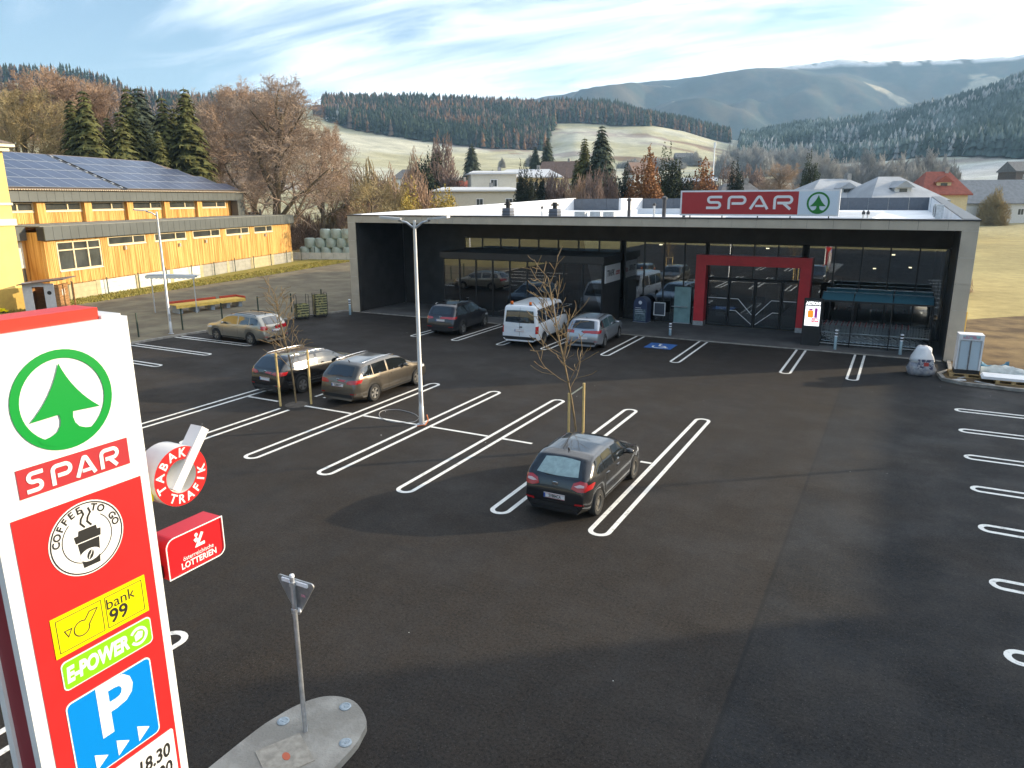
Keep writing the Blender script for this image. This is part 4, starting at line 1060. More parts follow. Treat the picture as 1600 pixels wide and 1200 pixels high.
nm_ = plate2('name_panel', py_(2.93), py_(3.885), pz(4.885), pz(5.13), M_sred)
lt = sp_letters(.86, .19, .004); Ml = face(py_(2.98), pz(4.915)) @ Matrix.Translation((0, 0, .008)); lt.v = [tuple(Ml @ Vector(p)) for p in lt.v]; lt.build('lettering', M_pyw, nm_)
rp_ = plate2('red_panel', py_(2.83), py_(3.965), pz(.9), pz(4.735), M_pyred)
# coffee roundel
cy, cz, cr = py_(3.40), pz(4.36), .36
Mc = face(cy, cz) @ Matrix.Translation((0, 0, .008))
cf = MB().prism(arc(0, 0, cr, 0, 352.5, 47), .004, Mc).build('coffee_roundel', M_pyw, pyl)
MB().ribbon(arc(0, 0, cr*.95, 0, 352.5, 47), .012, .002, Mc, z0=.0045, closed=True).build('ring_line', M_ink, cf)
MB().ribbon(arc(0, 0, cr*.66, 130, 410, 40), .008, .002, Mc, z0=.0045).build('ring_line', M_ink, cf)
for i, ch in enumerate('COFFEE TO GO'):
    if ch == ' ': continue
    a_ = 172 - i*14.6
    text_obj('lettering', ch, .095, M_ink, cf, Mc @ Matrix.Rotation(R(a_-90), 4, 'Z') @ Matrix.Translation((0, cr*.80, .0055)), t=.002, bold=.003)
cup = MB(); cup.prism([(-.115, -.02), (.125, -.02), (.135, .05), (.10, .055), (.095, .095), (-.075, .095), (-.085, .05), (-.125, .05)], .002, Mc, z0=.0045)
cup.prism([(-.10, -.03), (.11, -.03), (.085, -.28), (-.075, -.28)], .002, Mc, z0=.0045)
cup.build('cup', M_ink, cf)
MB().prism([(x*1.0, y*.62-.17) for x, y in arc(0, 0, .10, 0, 345, 23)], .002, Mc, z0=.0068).build('cup_sleeve', M_pyw, cf)
MB().prism([(x*.7+y*.25, y*1.0-.17) for x, y in arc(0, 0, .045, 0, 345, 23)], .002, Mc, z0=.0092).build('bean', M_ink, cf)
MB().ribbon([(-.02, -.205), (-.005, -.17), (.005, -.165), (.02, -.13)], .008, .001, Mc, z0=.0115).build('bean_crease', M_pyw, cf)
for dx in (-.03, .035): MB().ribbon([(dx+.02, .11), (dx-.015, .16), (dx-.005, .2), (dx+.025, .24), (dx+.01, .29)], .018, .002, Mc, z0=.0045).build('steam', M_ink, cf)
# yellow post / bank panel
M_pyel = mat('pylon_yellow', (.80, .68, .0), rough=.35)
z0_, z1_ = pz(3.405), pz(3.78)
yp_ = plate2('yellow_panel', py_(2.98), py_(3.86), z0_, z1_, M_pyel, t=.006, z_off=.008)
Mf = face(0, 0) @ Matrix.Translation((0, 0, .0145))
def fr(y0, y1): MB().ribbon([(y0, z0_+.04), (y1, z0_+.04), (y1, z1_-.04), (y0, z1_-.04)], .007, .001, Mf, closed=True).build('frame_line', M_ink, yp_)
ym_ = py_(3.44); fr(py_(3.02), ym_-.02); fr(ym_+.02, py_(3.82))
zc_ = (z0_+z1_)/2; hx = py_(3.2)
MB().ribbon([(hx-.13, zc_+.03), (hx-.06, zc_+.03), (hx-.10, zc_-.04)], .010, .001, Mf, closed=True).build('post_horn', M_ink, yp_)
MB().ribbon([(hx+.20, zc_+.11), (hx+.10, zc_-.02)] + arc(hx+.03, zc_-.02, .075, -10, -190, 10) + arc(hx+.03, zc_-.02, .075, 160, 60, 5) + [(hx+.12, zc_+.11)], .011, .001, Mf, closed=True).build('post_horn', M_ink, yp_)
text_obj('lettering', 'bank', .16, M_ink, yp_, Mf @ Matrix.Translation((py_(3.60), zc_+.075, .001)), t=.002)
text_obj('lettering', '99', .20, M_ink, yp_, Mf @ Matrix.Translation((py_(3.57), zc_-.065, .001)), t=.002, bold=.004)
# green e-power badge
gz0, gz1 = pz(3.07), pz(3.35)
g0 = plate2('power_badge', py_(3.0), py_(3.86), gz0, gz1, M_pyw, t=.005, z_off=.008, r=.05)
Mg = face(0, 0) @ Matrix.Translation((0, 0, .014))
MB().prism(rrect(py_(3.0)+.012, py_(3.86)-.012, gz0+.012, gz1-.012, .045), .002, Mg).build('green_field', mat('power_green', (.22, .58, .01), rough=.35), g0)
text_obj('lettering', 'E-POWER', .215, M_pyw, g0, Mg @ Matrix.Translation((py_(3.32), (gz0+gz1)/2-.005, .0035)), t=.002, bold=.010, sx=.68, shear=.12)
MB().ribbon(arc(py_(3.72), (gz0+gz1)/2, .085, -150, 150, 22), .03, .002, Mg, z0=.0025).build('plug_ring', M_pyw, g0)
MB().prism([(py_(3.72)+a, (gz0+gz1)/2+b) for a, b in ((-.04, -.045), (.035, -.03), (.05, .03), (.0, .055), (-.045, .02))], .002, Mg, z0=.0025).build('plug', M_pyw, g0)
# parking panel
bz0, bz1 = pz(2.10), pz(2.95)
pp = plate2('parking_panel', py_(2.98), py_(3.80), bz0, bz1, M_pyw, t=.005, z_off=.008, r=.06)
MB().prism(rrect(py_(2.98)+.014, py_(3.80)-.014, bz0+.014, bz1-.014, .05), .002, Mg).build('blue_field', mat('parking_blue', (.0, .21, .62), rough=.35), pp)
text_obj('lettering', 'P', .78, M_pyw, pp, Mg @ Matrix.Translation((py_(3.40), bz0+.60, .0035)), t=.002, bold=.02)
for k in range(3):
    yk = py_(3.2) + k*.23; zk = bz0+.14
    MB().prism([(yk-.055, zk-.09), (yk+.075, zk), (yk-.055, zk+.09)], .002, Mg, z0=.0025).build('arrow', M_pyw, pp)
# opening hours
hz1 = pz(2.04)
hp = plate2('hours_panel', py_(2.98), py_(3.93), pz(1.0), hz1, M_pyw, t=.006, z_off=.008, r=.03)
text_obj('lettering', '18.30', .22, M_ink, hp, Mg @ Matrix.Translation((py_(3.87), hz1-.22, .001)), t=.002, bold=.006, align='RIGHT', shear=.1, sx=.8)
text_obj('lettering', '00', .22, M_ink, hp, Mg @ Matrix.Translation((py_(3.87), hz1-.44, .001)), t=.002, bold=.006, align='RIGHT', shear=.1, sx=.8)
settle(pyl)
# tobacco ring sign behind the pylon
tb = empty('tobacco_sign', (PX-.2, py_(4.4), pz(4.57)), 0, 'round red TABAK TRAFIK ring sign with white diagonal bar', 'sign')
Mt = Matrix.Translation((PX-.03, py_(4.41), pz(4.57))) @ Matrix.Rotation(R(90), 4, 'Z') @ Matrix.Rotation(R(90), 4, 'X')
RT = .325
MB().lathe([(RT*.56, -.30), (RT, -.30), (RT, 0), (RT*.56, 0), (RT*.56, -.30)], 40, Mt, cap=False).build('ring_body', mat('ring_body_white', (.7, .7, .68), rough=.4), tb, auto=40)
MB().ribbon(arc(0, 0, RT*.78, 0, 352.5, 47), RT*.43, .004, Mt, z0=.001, closed=True).build('ring_face', mat('tabak_red', (.62, .02, .02), rough=.35), tb)
MB().lathe([(RT*.555, -.16), (.001, -.16)], 40, Mt, cap=False).build('inner_disc', M_pyside, tb)
for word, a0, st in (('TABAK', 196, -28.5), ('TRAFIK', 238, 24.5)):
    for i, ch in enumerate(word):
        a_ = a0 + i*st
        up = -90 if st < 0 else 90
        text_obj('lettering', ch, .135, M_pyw, tb, Mt @ Matrix.Rotation(R(a_ + up), 4, 'Z') @ Matrix.Translation((0, RT*.78*(1 if st < 0 else -1), .0065)), t=.003, bold=.003)
bar = MB().box(-.05, .05, -.16, .56, -.15, .03, Mt @ Matrix.Rotation(R(-38), 4, 'Z')).build('bar', mat('bar_white', (.8, .8, .78), rough=.4), tb)
MB().box(PX-.3, PX-.1, Y1+.003, py_(4.41)-.30, pz(4.4), pz(4.52)).build('bracket', M_pyel, tb)
settle(tb)
# lottery sign
lo = empty('lottery_sign', (PX-.2, py_(4.45), pz(3.8)), 0, 'red LOTTERIEN box sign mounted beside the pylon', 'sign')
Ml2 = Matrix.Translation((PX, 0, 0)) @ Matrix.Rotation(R(90), 4, 'Z') @ Matrix.Rotation(R(90), 4, 'X')
ya_, yb_, za_, zb_ = py_(4.13), py_(4.80), pz(3.575), pz(3.99)
shape = [(ya_, za_)] + arc(yb_-.09, za_+.09, .09, -90, 0, 6) + [(yb_, zb_), ] + arc(ya_+.10, zb_-.10, .10, 90, 180, 6)
MB().prism(shape, .28, Ml2, z0=-.30).build('box_body', mat('lottery_red', (.62, .015, .02), rough=.3), lo)
MB().ribbon(shape, .012, .006, Ml2, z0=-.006, closed=True).build('edge_trim', M_pyw, lo)
MB().box(PX-.25, PX-.08, Y1+.003, ya_-.012, za_+.02, za_+.16).build('bracket', M_black, lo)
Mq = Ml2 @ Matrix.Translation((0, 0, -.018))
text_obj('lettering', 'österreichische', .072, M_pyw, lo, Mq @ Matrix.Translation(((ya_+yb_)/2+.03, za_+.155, 0)), t=.003, sx=.9)
text_obj('lettering', 'LOTTERIEN', .098, M_pyw, lo, Mq @ Matrix.Translation(((ya_+yb_)/2+.03, za_+.075, 0)), t=.003, bold=.002, sx=.92)
lg_ = MB(); cx_, cz_ = (ya_+yb_)/2+.05, za_+.29
lg_.ribbon([(cx_+.05, cz_+.08), (cx_-.03, cz_-.05), (cx_+.07, cz_-.05)], .035, .003, Mq); lg_.ribbon([(cx_-.06, cz_+.01), (cx_-.02, cz_+.035)], .045, .003, Mq, z0=.0035)
lg_.prism(arc(cx_-.03, cz_+.075, .022, 0, 330, 11), .003, Mq)
lg_.build('lottery_logo', M_pyw, lo); settle(lo)

# ------------------------------------------------------------------ concrete traffic island and give-way sign
isl = [(-7.17, -3), (-7.17, 3), (-7.17, 5.6), (-7.11, 6.24), (-6.98, 6.65), (-6.75, 6.92), (-6.37, 7.0), (-5.98, 6.8), (-5.83, 6.55), (-5.74, 5.89), (-5.72, 3), (-5.72, -3)]
_q = isl[::-1]; _cs = []
for i in range(len(_q)):
    p0, p1, p2, p3 = [Vector(_q[(i+k) % len(_q)]) for k in (-1, 0, 1, 2)]
    for k in range(4 if 1 < i < 10 else 1):
        t_ = k/4; v_ = .5*((2*p1)+(p2-p0)*t_+(2*p0-5*p1+4*p2-p3)*t_*t_+(3*p1-p0-3*p2+p3)*t_**3); _cs.append((v_.x, v_.y))
o = MB().prism(_cs, .13, Matrix.Translation((0, 0, -.02))).build('traffic_island', mat('island_concrete', (.24, .225, .195), rough=.9, col2=(.36, .34, .30), nscale=2.2, ndetail=8, bump=.5, bscale=30, ramp=(.4, .65)))
if o.data.polygons[1].normal.z < 0: o.data.flip_normals()
tag(o, 'rounded concrete traffic island under the give-way sign', kind='structure')
M_disc = mat('cover_steel', (.35, .40, .43), rough=.45, metal=.6, noise=.2, nscale=20)
for x, y in ((-6.95, 6.2), (-6.38, 6.84), (-5.9, 6.28)):
    MB().lathe([(.085, .0), (.085, .012), (.06, .016), (.055, .010), (.02, .010), (.018, .018), (.001, .018)], 20, Matrix.Translation((x, y, .111))).build('survey_disc', M_disc, o)
cv = MB().box(-.3, .3, -.3, .3, .0, .012, Matrix.Translation((-6.45, 5.72, .111)) @ Matrix.Rotation(R(-28), 4, 'Z')).build('manhole_cover', mat('cover_concrete', (.33, .30, .25), rough=.9, noise=.2, nscale=9), o)
MB().prism([(x*1.1, y*.7) for x, y in arc(0, 0, .07, 0, 330, 11)], .004, Matrix.Translation((-6.42, 5.72, .124)) @ Matrix.Rotation(R(-28), 4, 'Z')).build('red_spot', mat('red_spot', (.5, .12, .06), rough=.7), cv)
gw = empty('give_way_sign', (-6.54, 6.2, .11), 0, 'give-way sign seen from behind on a grey pole at the traffic island', 'traffic sign')
MB().tube([(-6.54, 6.2, .1), (-6.54, 6.2, 2.46)], .032, 12).build('pole', M_steel, gw, auto=40)
MB().lathe([(.034, 2.46), (.03, 2.49), (.01, 2.5)], 12, Matrix.Translation((-6.54, 6.2, 0))).build('pole_cap', M_swhite, gw)
tri = []
for cx_, cz_, a0 in ((-.40, 2.60, 90), (.40, 2.60, -30), (0, 1.93, 210)):
    tri += arc(cx_ + (.05 if cx_ < 0 else -.05 if cx_ > 0 else 0), cz_ + (-.05 if cx_ else .06), .05, a0+120 if cx_ < 0 else a0+120 if cx_ > 0 else a0, a0 if cx_ else a0+120, 4)
tri = arc(-.27, 2.36, .04, 210, 90, 4) + arc(.27, 2.36, .04, 90, -30, 4) + arc(0, 1.92, .04, -30, -150, 4)
sg_ = MB().prism([(-6.54+x, z) for x, z in tri], .02, Matrix.Translation((0, 6.27, 0)) @ Matrix.Rotation(R(90), 4, 'X')).build('sign_plate', mat('sign_back', (.36, .37, .38), rough=.4, metal=.7, noise=.15, nscale=8), gw)
MB().prism([(-6.54+x*.92, 2.20+(z-2.20)*.92) for x, z in tri], .004, Matrix.Translation((0, 6.277, 0)) @ Matrix.Rotation(R(90), 4, 'X')).build('sign_front', mat('sign_front_red', (.6, .03, .03), rough=.4), sg_)
for z in (2.36, 1.97):
    MB().box(-6.54-(.22 if z > 2.3 else .07), -6.54+(.22 if z > 2.3 else .07), 6.225, 6.248, z-.025, z+.025).build('clamp', M_swhite, gw)
    MB().lathe([(.045, -.03), (.045, .03)], 10, Matrix.Translation((-6.54, 6.2, z))).build('clamp_ring', M_steel, gw)
MB().box(-6.44, -6.38, 6.236, 6.248, 2.18, 2.21).build('sticker', mat('sticker_pink', (.5, .25, .3), rough=.6), gw)
settle(gw)

# ------------------------------------------------------------------ lamp posts
def lamp_post(x, y, h, label, heads, rz):
    e = empty('lamp_post', (x, y, 0), rz, label, 'street lamp')
    MB().lathe([(.09, 0), (.085, .6), (.075, .62), (.05, h-.1), (.045, h)], 14).build('pole', mat('lamp_grey', (.55, .56, .57), rough=.4, metal=.5, noise=.06), e, auto=40)
    MB().lathe([(.15, 0), (.15, .03), (.1, .04)], 14).build('base_plate', M_steel, e)
    MB().box(-.05, .05, -.088, -.082, .75, 1.15).build('service_hatch', M_steel, e)
    for sg in heads:
        a_ = MB().tube([(0, 0, h-.25), (sg*.25, 0, h-.06), (sg*.5, 0, h+.0)], [.04, .035, .03], 8).build('arm', M_steel, e, smooth=True)
        hd = MB().prism([(.42, -.11), (.6, -.15), (1.05, -.13), (1.12, 0), (1.05, .13), (.6, .15), (.42, .11)], .06, Matrix.Translation((0, 0, h-.02)) @ Matrix.Rotation(R(0 if sg > 0 else 180), 4, 'Z') @ Matrix.Rotation(R(-5), 4, 'Y')).build('lamp_head', mat('lamp_head', (.50, .51, .52), rough=.4, metal=.4), e)
        MB().box(.6, 1.02, -.1, .1, -.012, -.002, Matrix.Translation((0, 0, h-.02)) @ Matrix.Rotation(R(0 if sg > 0 else 180), 4, 'Z') @ Matrix.Rotation(R(-5), 4, 'Y')).build('lamp_glass', M_swhite, hd)
    return e
lp = lamp_post(-13.39, 18.85, 6.55, 'pale double-armed lamp post in the middle of the car park', (1, -1), R(22))
MB().tube([(-.1, -.25, .02), (.16, -.2, .05), (.2, .1, .12), (.15, .12, .3)], .02, 6).build('cable_stub', mat('cable_orange', (.55, .16, .05), rough=.6), lp)
lamp_post(-35.3, 26.3, 6.6, 'slim lamp post with small head by the playground kerb', (-1,), R(60))
cb = MB(); pts = [Vector((-13.5, 18.95, .3)), Vector((-13.62, 19.0, .12)), Vector((-13.8, 18.85, .015)), Vector((-14.4, 18.6, .015)), Vector((-15.1, 18.85, .015)), Vector((-15.5, 19.45, .015)), Vector((-15.1, 19.85, .015)), Vector((-14.3, 19.7, .015)), Vector((-13.75, 19.3, .02)), Vector((-13.52, 19.02, .4))]
sm = []
for i in range(len(pts)-1):
    p0, p1, p2, p3 = pts[max(i-1, 0)], pts[i], pts[i+1], pts[min(i+2, len(pts)-1)]
    for k in range(5):
        t_ = k/5; sm.append(.5*((2*p1)+(p2-p0)*t_+(2*p0-5*p1+4*p2-p3)*t_*t_+(3*p1-p0-3*p2+p3)*t_**3))
cb.tube(sm, .012, 6).build('cable', mat('cable_grey', (.35, .34, .33), rough=.6)); tag(bpy.data.objects['cable'], 'thin grey cable looped on the asphalt beside the lamp post', 'cable')

# ------------------------------------------------------------------ bollards, totem, box, shelter
M_stripe_r = mat('bollard_grey', (.30, .42, .48), rough=.4, metal=.5)
def bollard(x, y, h, label):
    e = empty('bollard', (x, y, 0), 0, label, 'bollard', 'striped bollards before the shop')
    MB().lathe([(.075, 0), (.075, h-.35), (.07, h-.34)], 12).build('post', M_stripe_r, e, auto=40)
    MB().lathe([(.078, h-.34), (.078, h-.01), (.05, h), (.001, h+.005)], 12).build('head', M_swhite, e, auto=40)
    for k in range(2): MB().lathe([(.081, h-.28+k*.14), (.081, h-.21+k*.14)], 12, cap=False).build('stripe', M_black, e)
    return e
bollard(-30.9, 36.1, 1.0, 'striped bollard at the foot of the left portal column')
bollard(-24.6, 38.4, 1.0, 'striped bollard behind the dark SUV')
bollard(-10.6, 38.0, .7, 'short striped bollard left of the red entrance')
bollard(-2.45, 37.9, 1.0, 'striped bollard beside the advertising totem')
bollard(.35, 37.95, 1.0, 'striped bollard before the trolley shelter')
tt = empty('advertising_totem', (-3.65, 38.5, 0), R(0), 'black advertising totem with lit AKTION screen', 'totem')
MB().box(-.43, .43, -.12, .12, .03, 2.36).build('housing', M_black, tt)
scn = MB().box(-.34, .34, -.128, -.122, 1.02, 2.25).build('screen', mat('screen_white', (.8, .8, .8), rough=.3, emit=(.95, .95, 1), estr=.75), tt)
Mt_ = Matrix.Translation((0, -.13, 0)) @ Matrix.Rotation(R(90), 4, 'X')
MB().prism([(-.34, 2.0), (.34, 2.0), (.34, 2.25), (-.34, 2.25)], .003, Mt_).build('screen_header', M_black, scn)
text_obj('lettering', 'AKTION!', .20, mat('screen_letter', (.8, .8, .8), emit=(1, 1, 1), estr=.8), scn, Mt_ @ Matrix.Translation((0, 2.12, .005)), t=.003, bold=.012, sx=.82)
M_so = mat('screen_orange', (.8, .25, .02), emit=(1, .28, .02), estr=.5); M_spu = mat('screen_purple', (.2, .02, .2), emit=(.25, .03, .25), estr=.4)
MB().prism(rrect(-.22, .04, 1.42, 1.78, .06), .003, Mt_).build('screen_bottle', M_so, scn)
MB().prism([(-.13, 1.785), (-.02, 1.785), (.0, 1.86), (-.2, 1.86), (-.2, 1.83)], .003, Mt_).build('screen_bottle_cap', M_spu, scn)
MB().prism(rrect(.09, .22, 1.42, 1.90, .02), .003, Mt_).build('screen_tube', M_spu, scn)
MB().prism(rrect(-.02, .3, 1.20, 1.40, .03), .003, Mt_).build('price_badge', mat('screen_red', (.6, .02, .05), emit=(.7, .02, .06), estr=.5), scn)
text_obj('lettering', '1,99', .15, mat('screen_letter', (.8, .8, .8)), scn, Mt_ @ Matrix.Translation((.14, 1.30, .005)), t=.003, bold=.006)
MB().box(-.42, .42, -.11, .11, 0, .028).build('foot', M_alu, tt)
# trolley shelter with nested trolleys
sh = empty('trolley_shelter', (-1.0, 39.6, 0), 0, 'glass trolley shelter with bluish curved roof right of the entrance', 'shelter')
M_clear = glass_mat('clear_glass', (.9, .93, .94), 1.15)
M_poly = mat('shelter_roof', (.06, .16, .20), rough=.15, spec=.6)
SX = [-3.35, -1.9, -.2, 1.5]
for row, (y0, y1, zf) in enumerate(((38.75, 39.75, 2.28), (40.6, 41.6, 2.28))):
    for a, b in zip(SX[:-1], SX[1:]):
        v = []; 
        for k in range(7):
            t_ = k/6; yy = y0+(y1-y0)*t_; zz = zf + .32*math.sin(t_*PI*.55)
            v += [(a+.02, yy, zz), (b-.02, yy, zz), (a+.02, yy, zz+.012), (b-.02, yy, zz+.012)]
        f = []
        for k in range(6):
            i = k*4; f += [(i+2, i+3, i+7, i+6), (i, i+4, i+5, i+1), (i, i+2, i+6, i+4), (i+1, i+5, i+7, i+3)]
        f += [(0, 1, 3, 2), (24, 26, 27, 25)]
        pydata('roof_panel', v, f, M_poly, sh)
    for x in SX:
        MB().tube([(x, y0+.05, .04), (x, y0+.05, zf), (x, y0+.5, zf+.27), (x, y1, zf+.33)], .028, 8).build('post', M_alu, sh)
    MB().box(SX[0], SX[-1], y0-.03, y0+.0, zf-.06, zf+.02).build('gutter', M_alu, sh)
for x in SX: MB().box(x-.02, x+.02, 38.62, 38.66, .04, 1.15).build('rail_post', M_alu, sh)
for z in (.15, .7): MB().box(SX[0], SX[-1], 38.665, 38.69, z, z+.05).build('guide_rail', M_steel, sh)
for a, b in zip(SX[:-1], SX[1:]): MB().box(a+.03, b-.03, 38.63, 38.645, .2, 1.1).build('shelter_pane', M_clear, sh)
settle(sh)
def make_cart():
    e = empty('shopping_trolley', (0, 0, 0))
    w = MB()                                        # basket: tapered wire sides, nose to +X
    bz, tz = .55, .98
    def q(a, b, c, d, na, nb):
        a, b, c, d = map(Vector, (a, b, c, d))
        for i in range(na+1):
            t_ = i/na; w.tube([a.lerp(b, t_), d.lerp(c, t_)], .006, 3, cap=False)
        for i in range(nb+1):
            t_ = i/nb; w.tube([a.lerp(d, t_), b.lerp(c, t_)], .006, 3, cap=False)
    A, B, C, D_ = (-.42, -.26, bz+.08), (.40, -.20, bz), (.44, -.22, tz-.08), (-.44, -.29, tz)
    q(A, B, C, D_, 7, 4); q(*[(x, -y, z) for x, y, z in (A, B, C, D_)], 7, 4)
    q(B, (B[0], -B[1], B[2]), (C[0], -C[1], C[2]), C, 4, 4); q(A, (A[0], -A[1], A[2]), (B[0], -B[1], B[2]), B, 4, 6)
    w.build('basket', mat('trolley_wire', (.55, .58, .60), rough=.3, metal=.8), e)
    f = MB()
    for s_ in (-1, 1):
        f.tube([(-.46, s_*.29, 1.0), (-.36, s_*.27, .5), (-.30, s_*.26, .22), (.42, s_*.20, .16)], .014, 6)
        f.tube([(.40, s_*.2, .16), (-.30, s_*.25, .5)], .012, 6)
    f.build('frame', MATS['trolley_wire'], e)
    MB().tube([(-.5, -.28, 1.02), (-.5, .28, 1.02)], .019, 8).build('handle', mat('handle_red', (.5, .05, .05), rough=.4), e)
    for s_ in (-1, 1):
        for x in (-.32, .40): MB().lathe([(.06, -.015), (.06, .015)], 10, Matrix.Translation((x, s_*.22, .06)) @ Matrix.Rotation(R(90), 4, 'X')).build('wheel', M_black, e)
    return e
ct = make_cart(); first = True
for row, yy in enumerate((39.25, 40.15)):
    for i in range(16):
        c = ct if first else copy_tree(ct); first = False
        c.location = (-2.9 + i*.265, yy, .036); c.rotation_euler = (0, 0, 0)
        nth_ = ['first', 'second', 'third', 'fourth', 'fifth', 'sixth', 'seventh', 'eighth', 'ninth', 'tenth', 'eleventh', 'twelfth', 'thirteenth', 'fourteenth', 'fifteenth', 'sixteenth'][i]
        tag(c, 'steel shopping trolley, %s from the left in the %s row of the shelter' % (nth_, 'front' if row == 0 else 'back'), 'trolley', 'front row of nested trolleys' if row == 0 else 'back row of nested trolleys')
# round-topped blue collection box and small stands by the entrance
bx = empty('collection_box', (-13.35, 41.6, 0), R(-6), 'round-topped blue and grey collection box left of the entrance', 'box')
sil = [(-.42, 0), (.42, 0), (.42, 1.05)] + arc(0, 1.05, .42, 0, 180, 10)[1:]
MB().prism(sil, .62, Matrix.Translation((0, .31, .06)) @ Matrix.Rotation(R(90), 4, 'X')).build('body', mat('box_blue', (.05, .07, .14), rough=.4, noise=.1), bx)
MB().prism([(x*.86, .06+z*.70) for x, z in [(-.42, 0), (.42, 0), (.42, 1.0), (-.42, 1.0)]], .006, Matrix.Translation((0, -.311, .06)) @ Matrix.Rotation(R(90), 4, 'X')).build('front_panel', mat('box_teal', (.10, .15, .17), rough=.4, col2=(.2, .27, .3), nscale=7, ramp=(.45, .6)), bx)
MB().prism(arc(0, 1.15, .11, 0, 345, 23), .006, Matrix.Translation((0, -.311, .06)) @ Matrix.Rotation(R(90), 4, 'X')).build('emblem', M_swhite, bx)
for k in range(4): MB().box(-.3, .3-.08*k, -.322, -.3175, .55+k*.11, .575+k*.11).build('text_line', M_swhite, bx)
MB().box(-.44, .44, -.34, .32, .0, .06).build('base', M_steel, bx)
st = empty('poster_stand', (-12.35, 41.75, 0), 0, 'white-edged poster frame leaning inside the forecourt beside the collection box', 'poster stand')
fr_ = MB(); fr_.box(-.35, .35, -.02, .02, 1.18, 1.23); fr_.box(.30, .35, -.02, .02, .5, 1.179); fr_.box(-.35, .35, -.02, .02, .45, .499); fr_.box(-.35, -.30, -.02, .02, .5, 1.179)
fr_.build('frame', M_white, st); MB().box(-.299, .299, -.008, .008, .5, 1.179).build('board', mat('board_dark', (.06, .07, .09), rough=.5), st)
for x in (-.25, .25): MB().box(x-.02, x+.02, -.015, .015, .035, .449).build('leg', M_alu, st)
pb = empty('window_poster', (-11.1, 42.1, 0), 0, 'pale teal poster panel standing before the glass left of the red portal', 'poster')
MB().box(-.48, .48, -.03, .03, .08, 2.15).build('panel', mat('poster_teal', (.22, .36, .36), rough=.4, noise=.15, nscale=2), pb)
MB().box(-.5, .5, -.12, .12, .035, .079).build('foot', M_steel, pb); MB().box(-.62, .3, -.2, -.031, 1.0, 1.03).build('ledge', M_steel, pb)

# ------------------------------------------------------------------ goods and rubble at the right corner
def pallet(x, y, z, rz, label, deck=True):
    e = empty('pallet', (x, y, z), rz, label, 'pallet', 'wooden pallets at the building corner')
    Mw = mat('pallet_wood', (.45, .30, .13), rough=.8, noise=.25, nscale=6)
    for k in range(5): MB().box(-.6, .6, -.4+k*.175, -.3+k*.175, .122, .144).build('deck_board', Mw, e)
    for k in range(3):
        MB().box(-.6, .6, -.4+k*.35, -.3+k*.35, 0, .022).build('base_board', Mw, e)
        for j in range(3): MB().box(-.6+j*.527, -.454+j*.527, -.4+k*.35, -.3+k*.35, .0225, .0995).build('block', Mw, e)
    for j in range(3): MB().box(-.6+j*.527, -.454+j*.527, -.4, .4, .1, .1215).build('stringer', Mw, e)
    return e
pallet(2.75, 34.35, .06, R(4), 'wooden pallet under the glass-door cooler')
pallet(4.3, 33.75, .06, R(3), 'wooden pallet under the white boards')
pallet(5.7, 33.75, .06, R(-2), 'farther wooden pallet under the white boards')
cl_ = empty('drinks_cooler', (2.75, 34.35, .205), R(4), 'white two-door glass drinks cooler standing on a pallet', 'cooler')
cb_ = MB(); cb_.box(-.44, -.38, -.33, .33, .16, 1.6); cb_.box(.38, .44, -.33, .33, .16, 1.6); cb_.box(-.379, .379, -.33, .33, 1.38, 1.6); cb_.box(-.379, .379, .28, .33, .16, 1.379); cb_.build('cabinet', M_white, cl_)
MB().box(-.44, .44, -.34, .33, .0, .159).build('base', M_black, cl_)
MB().box(-.30, .30, -.336, -.331, 1.43, 1.56).build('header_print', mat('header_pink', (.55, .3, .36), rough=.4, col2=(.3, .6, .6), nscale=6, ramp=(.5, .6)), cl_)
for a, b in ((-.375, -.008), (.008, .375)):
    d_ = MB(); d_.box(a, a+.03, -.345, -.32, .17, 1.375); d_.box(b-.03, b, -.345, -.32, .17, 1.375); d_.box(a+.031, b-.031, -.345, -.32, .17, .2); d_.box(a+.031, b-.031, -.345, -.32, 1.345, 1.375)
    dd = d_.build('door', M_steel, cl_); MB().box(a+.031, b-.031, -.336, -.33, .201, 1.344).build('door_pane', mat('cooler_pane', (.50, .60, .66), rough=.12, spec=.7), dd)
MB().tube([(0, -.36, .18), (0, -.365, 1.38)], .009, 6).build('handle', M_black, cl_)
for z in (.55, .95): MB().box(-.37, .37, -.30, .2, z, z+.015).build('shelf', M_steel, cl_)
wb = empty('white_board_stack', (5.0, 33.75, .21), 0, 'long white boards lying on the pallets at the corner', 'boards')
for k in range(3): MB().box(-1.75+k*.03, 1.9-k*.05, -.42, .40+k*.01, k*.035, k*.035+.033).build('board', M_white, wb)
_r = random.Random(3)
def sheet(name, label, x0, x1, y0, y1, z, amp, m, seed, nx=26, ny=10, cat='tarpaulin'):
    r = np.random.default_rng(seed); gx, gy = np.meshgrid(np.linspace(x0, x1, nx), np.linspace(y0, y1, ny), indexing='ij')
    gz = z + amp*(fbm(gx*3, gy*3, 1.1, seed, 4))*np.sin(np.linspace(0, PI, ny))[None, :]**.6
    V = np.stack([gx + r.normal(0, .02, gx.shape), gy + r.normal(0, .03, gx.shape), gz], -1).reshape(-1, 3); i_ = np.arange(nx*ny).reshape(nx, ny)
    F_ = np.stack([i_[:-1, :-1], i_[1:, :-1], i_[1:, 1:], i_[:-1, 1:]], -1).reshape(-1, 4)
    o = np_mesh(name, V, F_, m, smooth=True); tag(o, label, cat); return o
sheet('tarpaulin', 'crumpled pale grey plastic sheet heaped behind the white boards', 3.3, 8.5, 34.3, 35.3, .06, .75, mat('plastic_grey', (.42, .46, .45), rough=.4, noise=.2, nscale=4), 8)
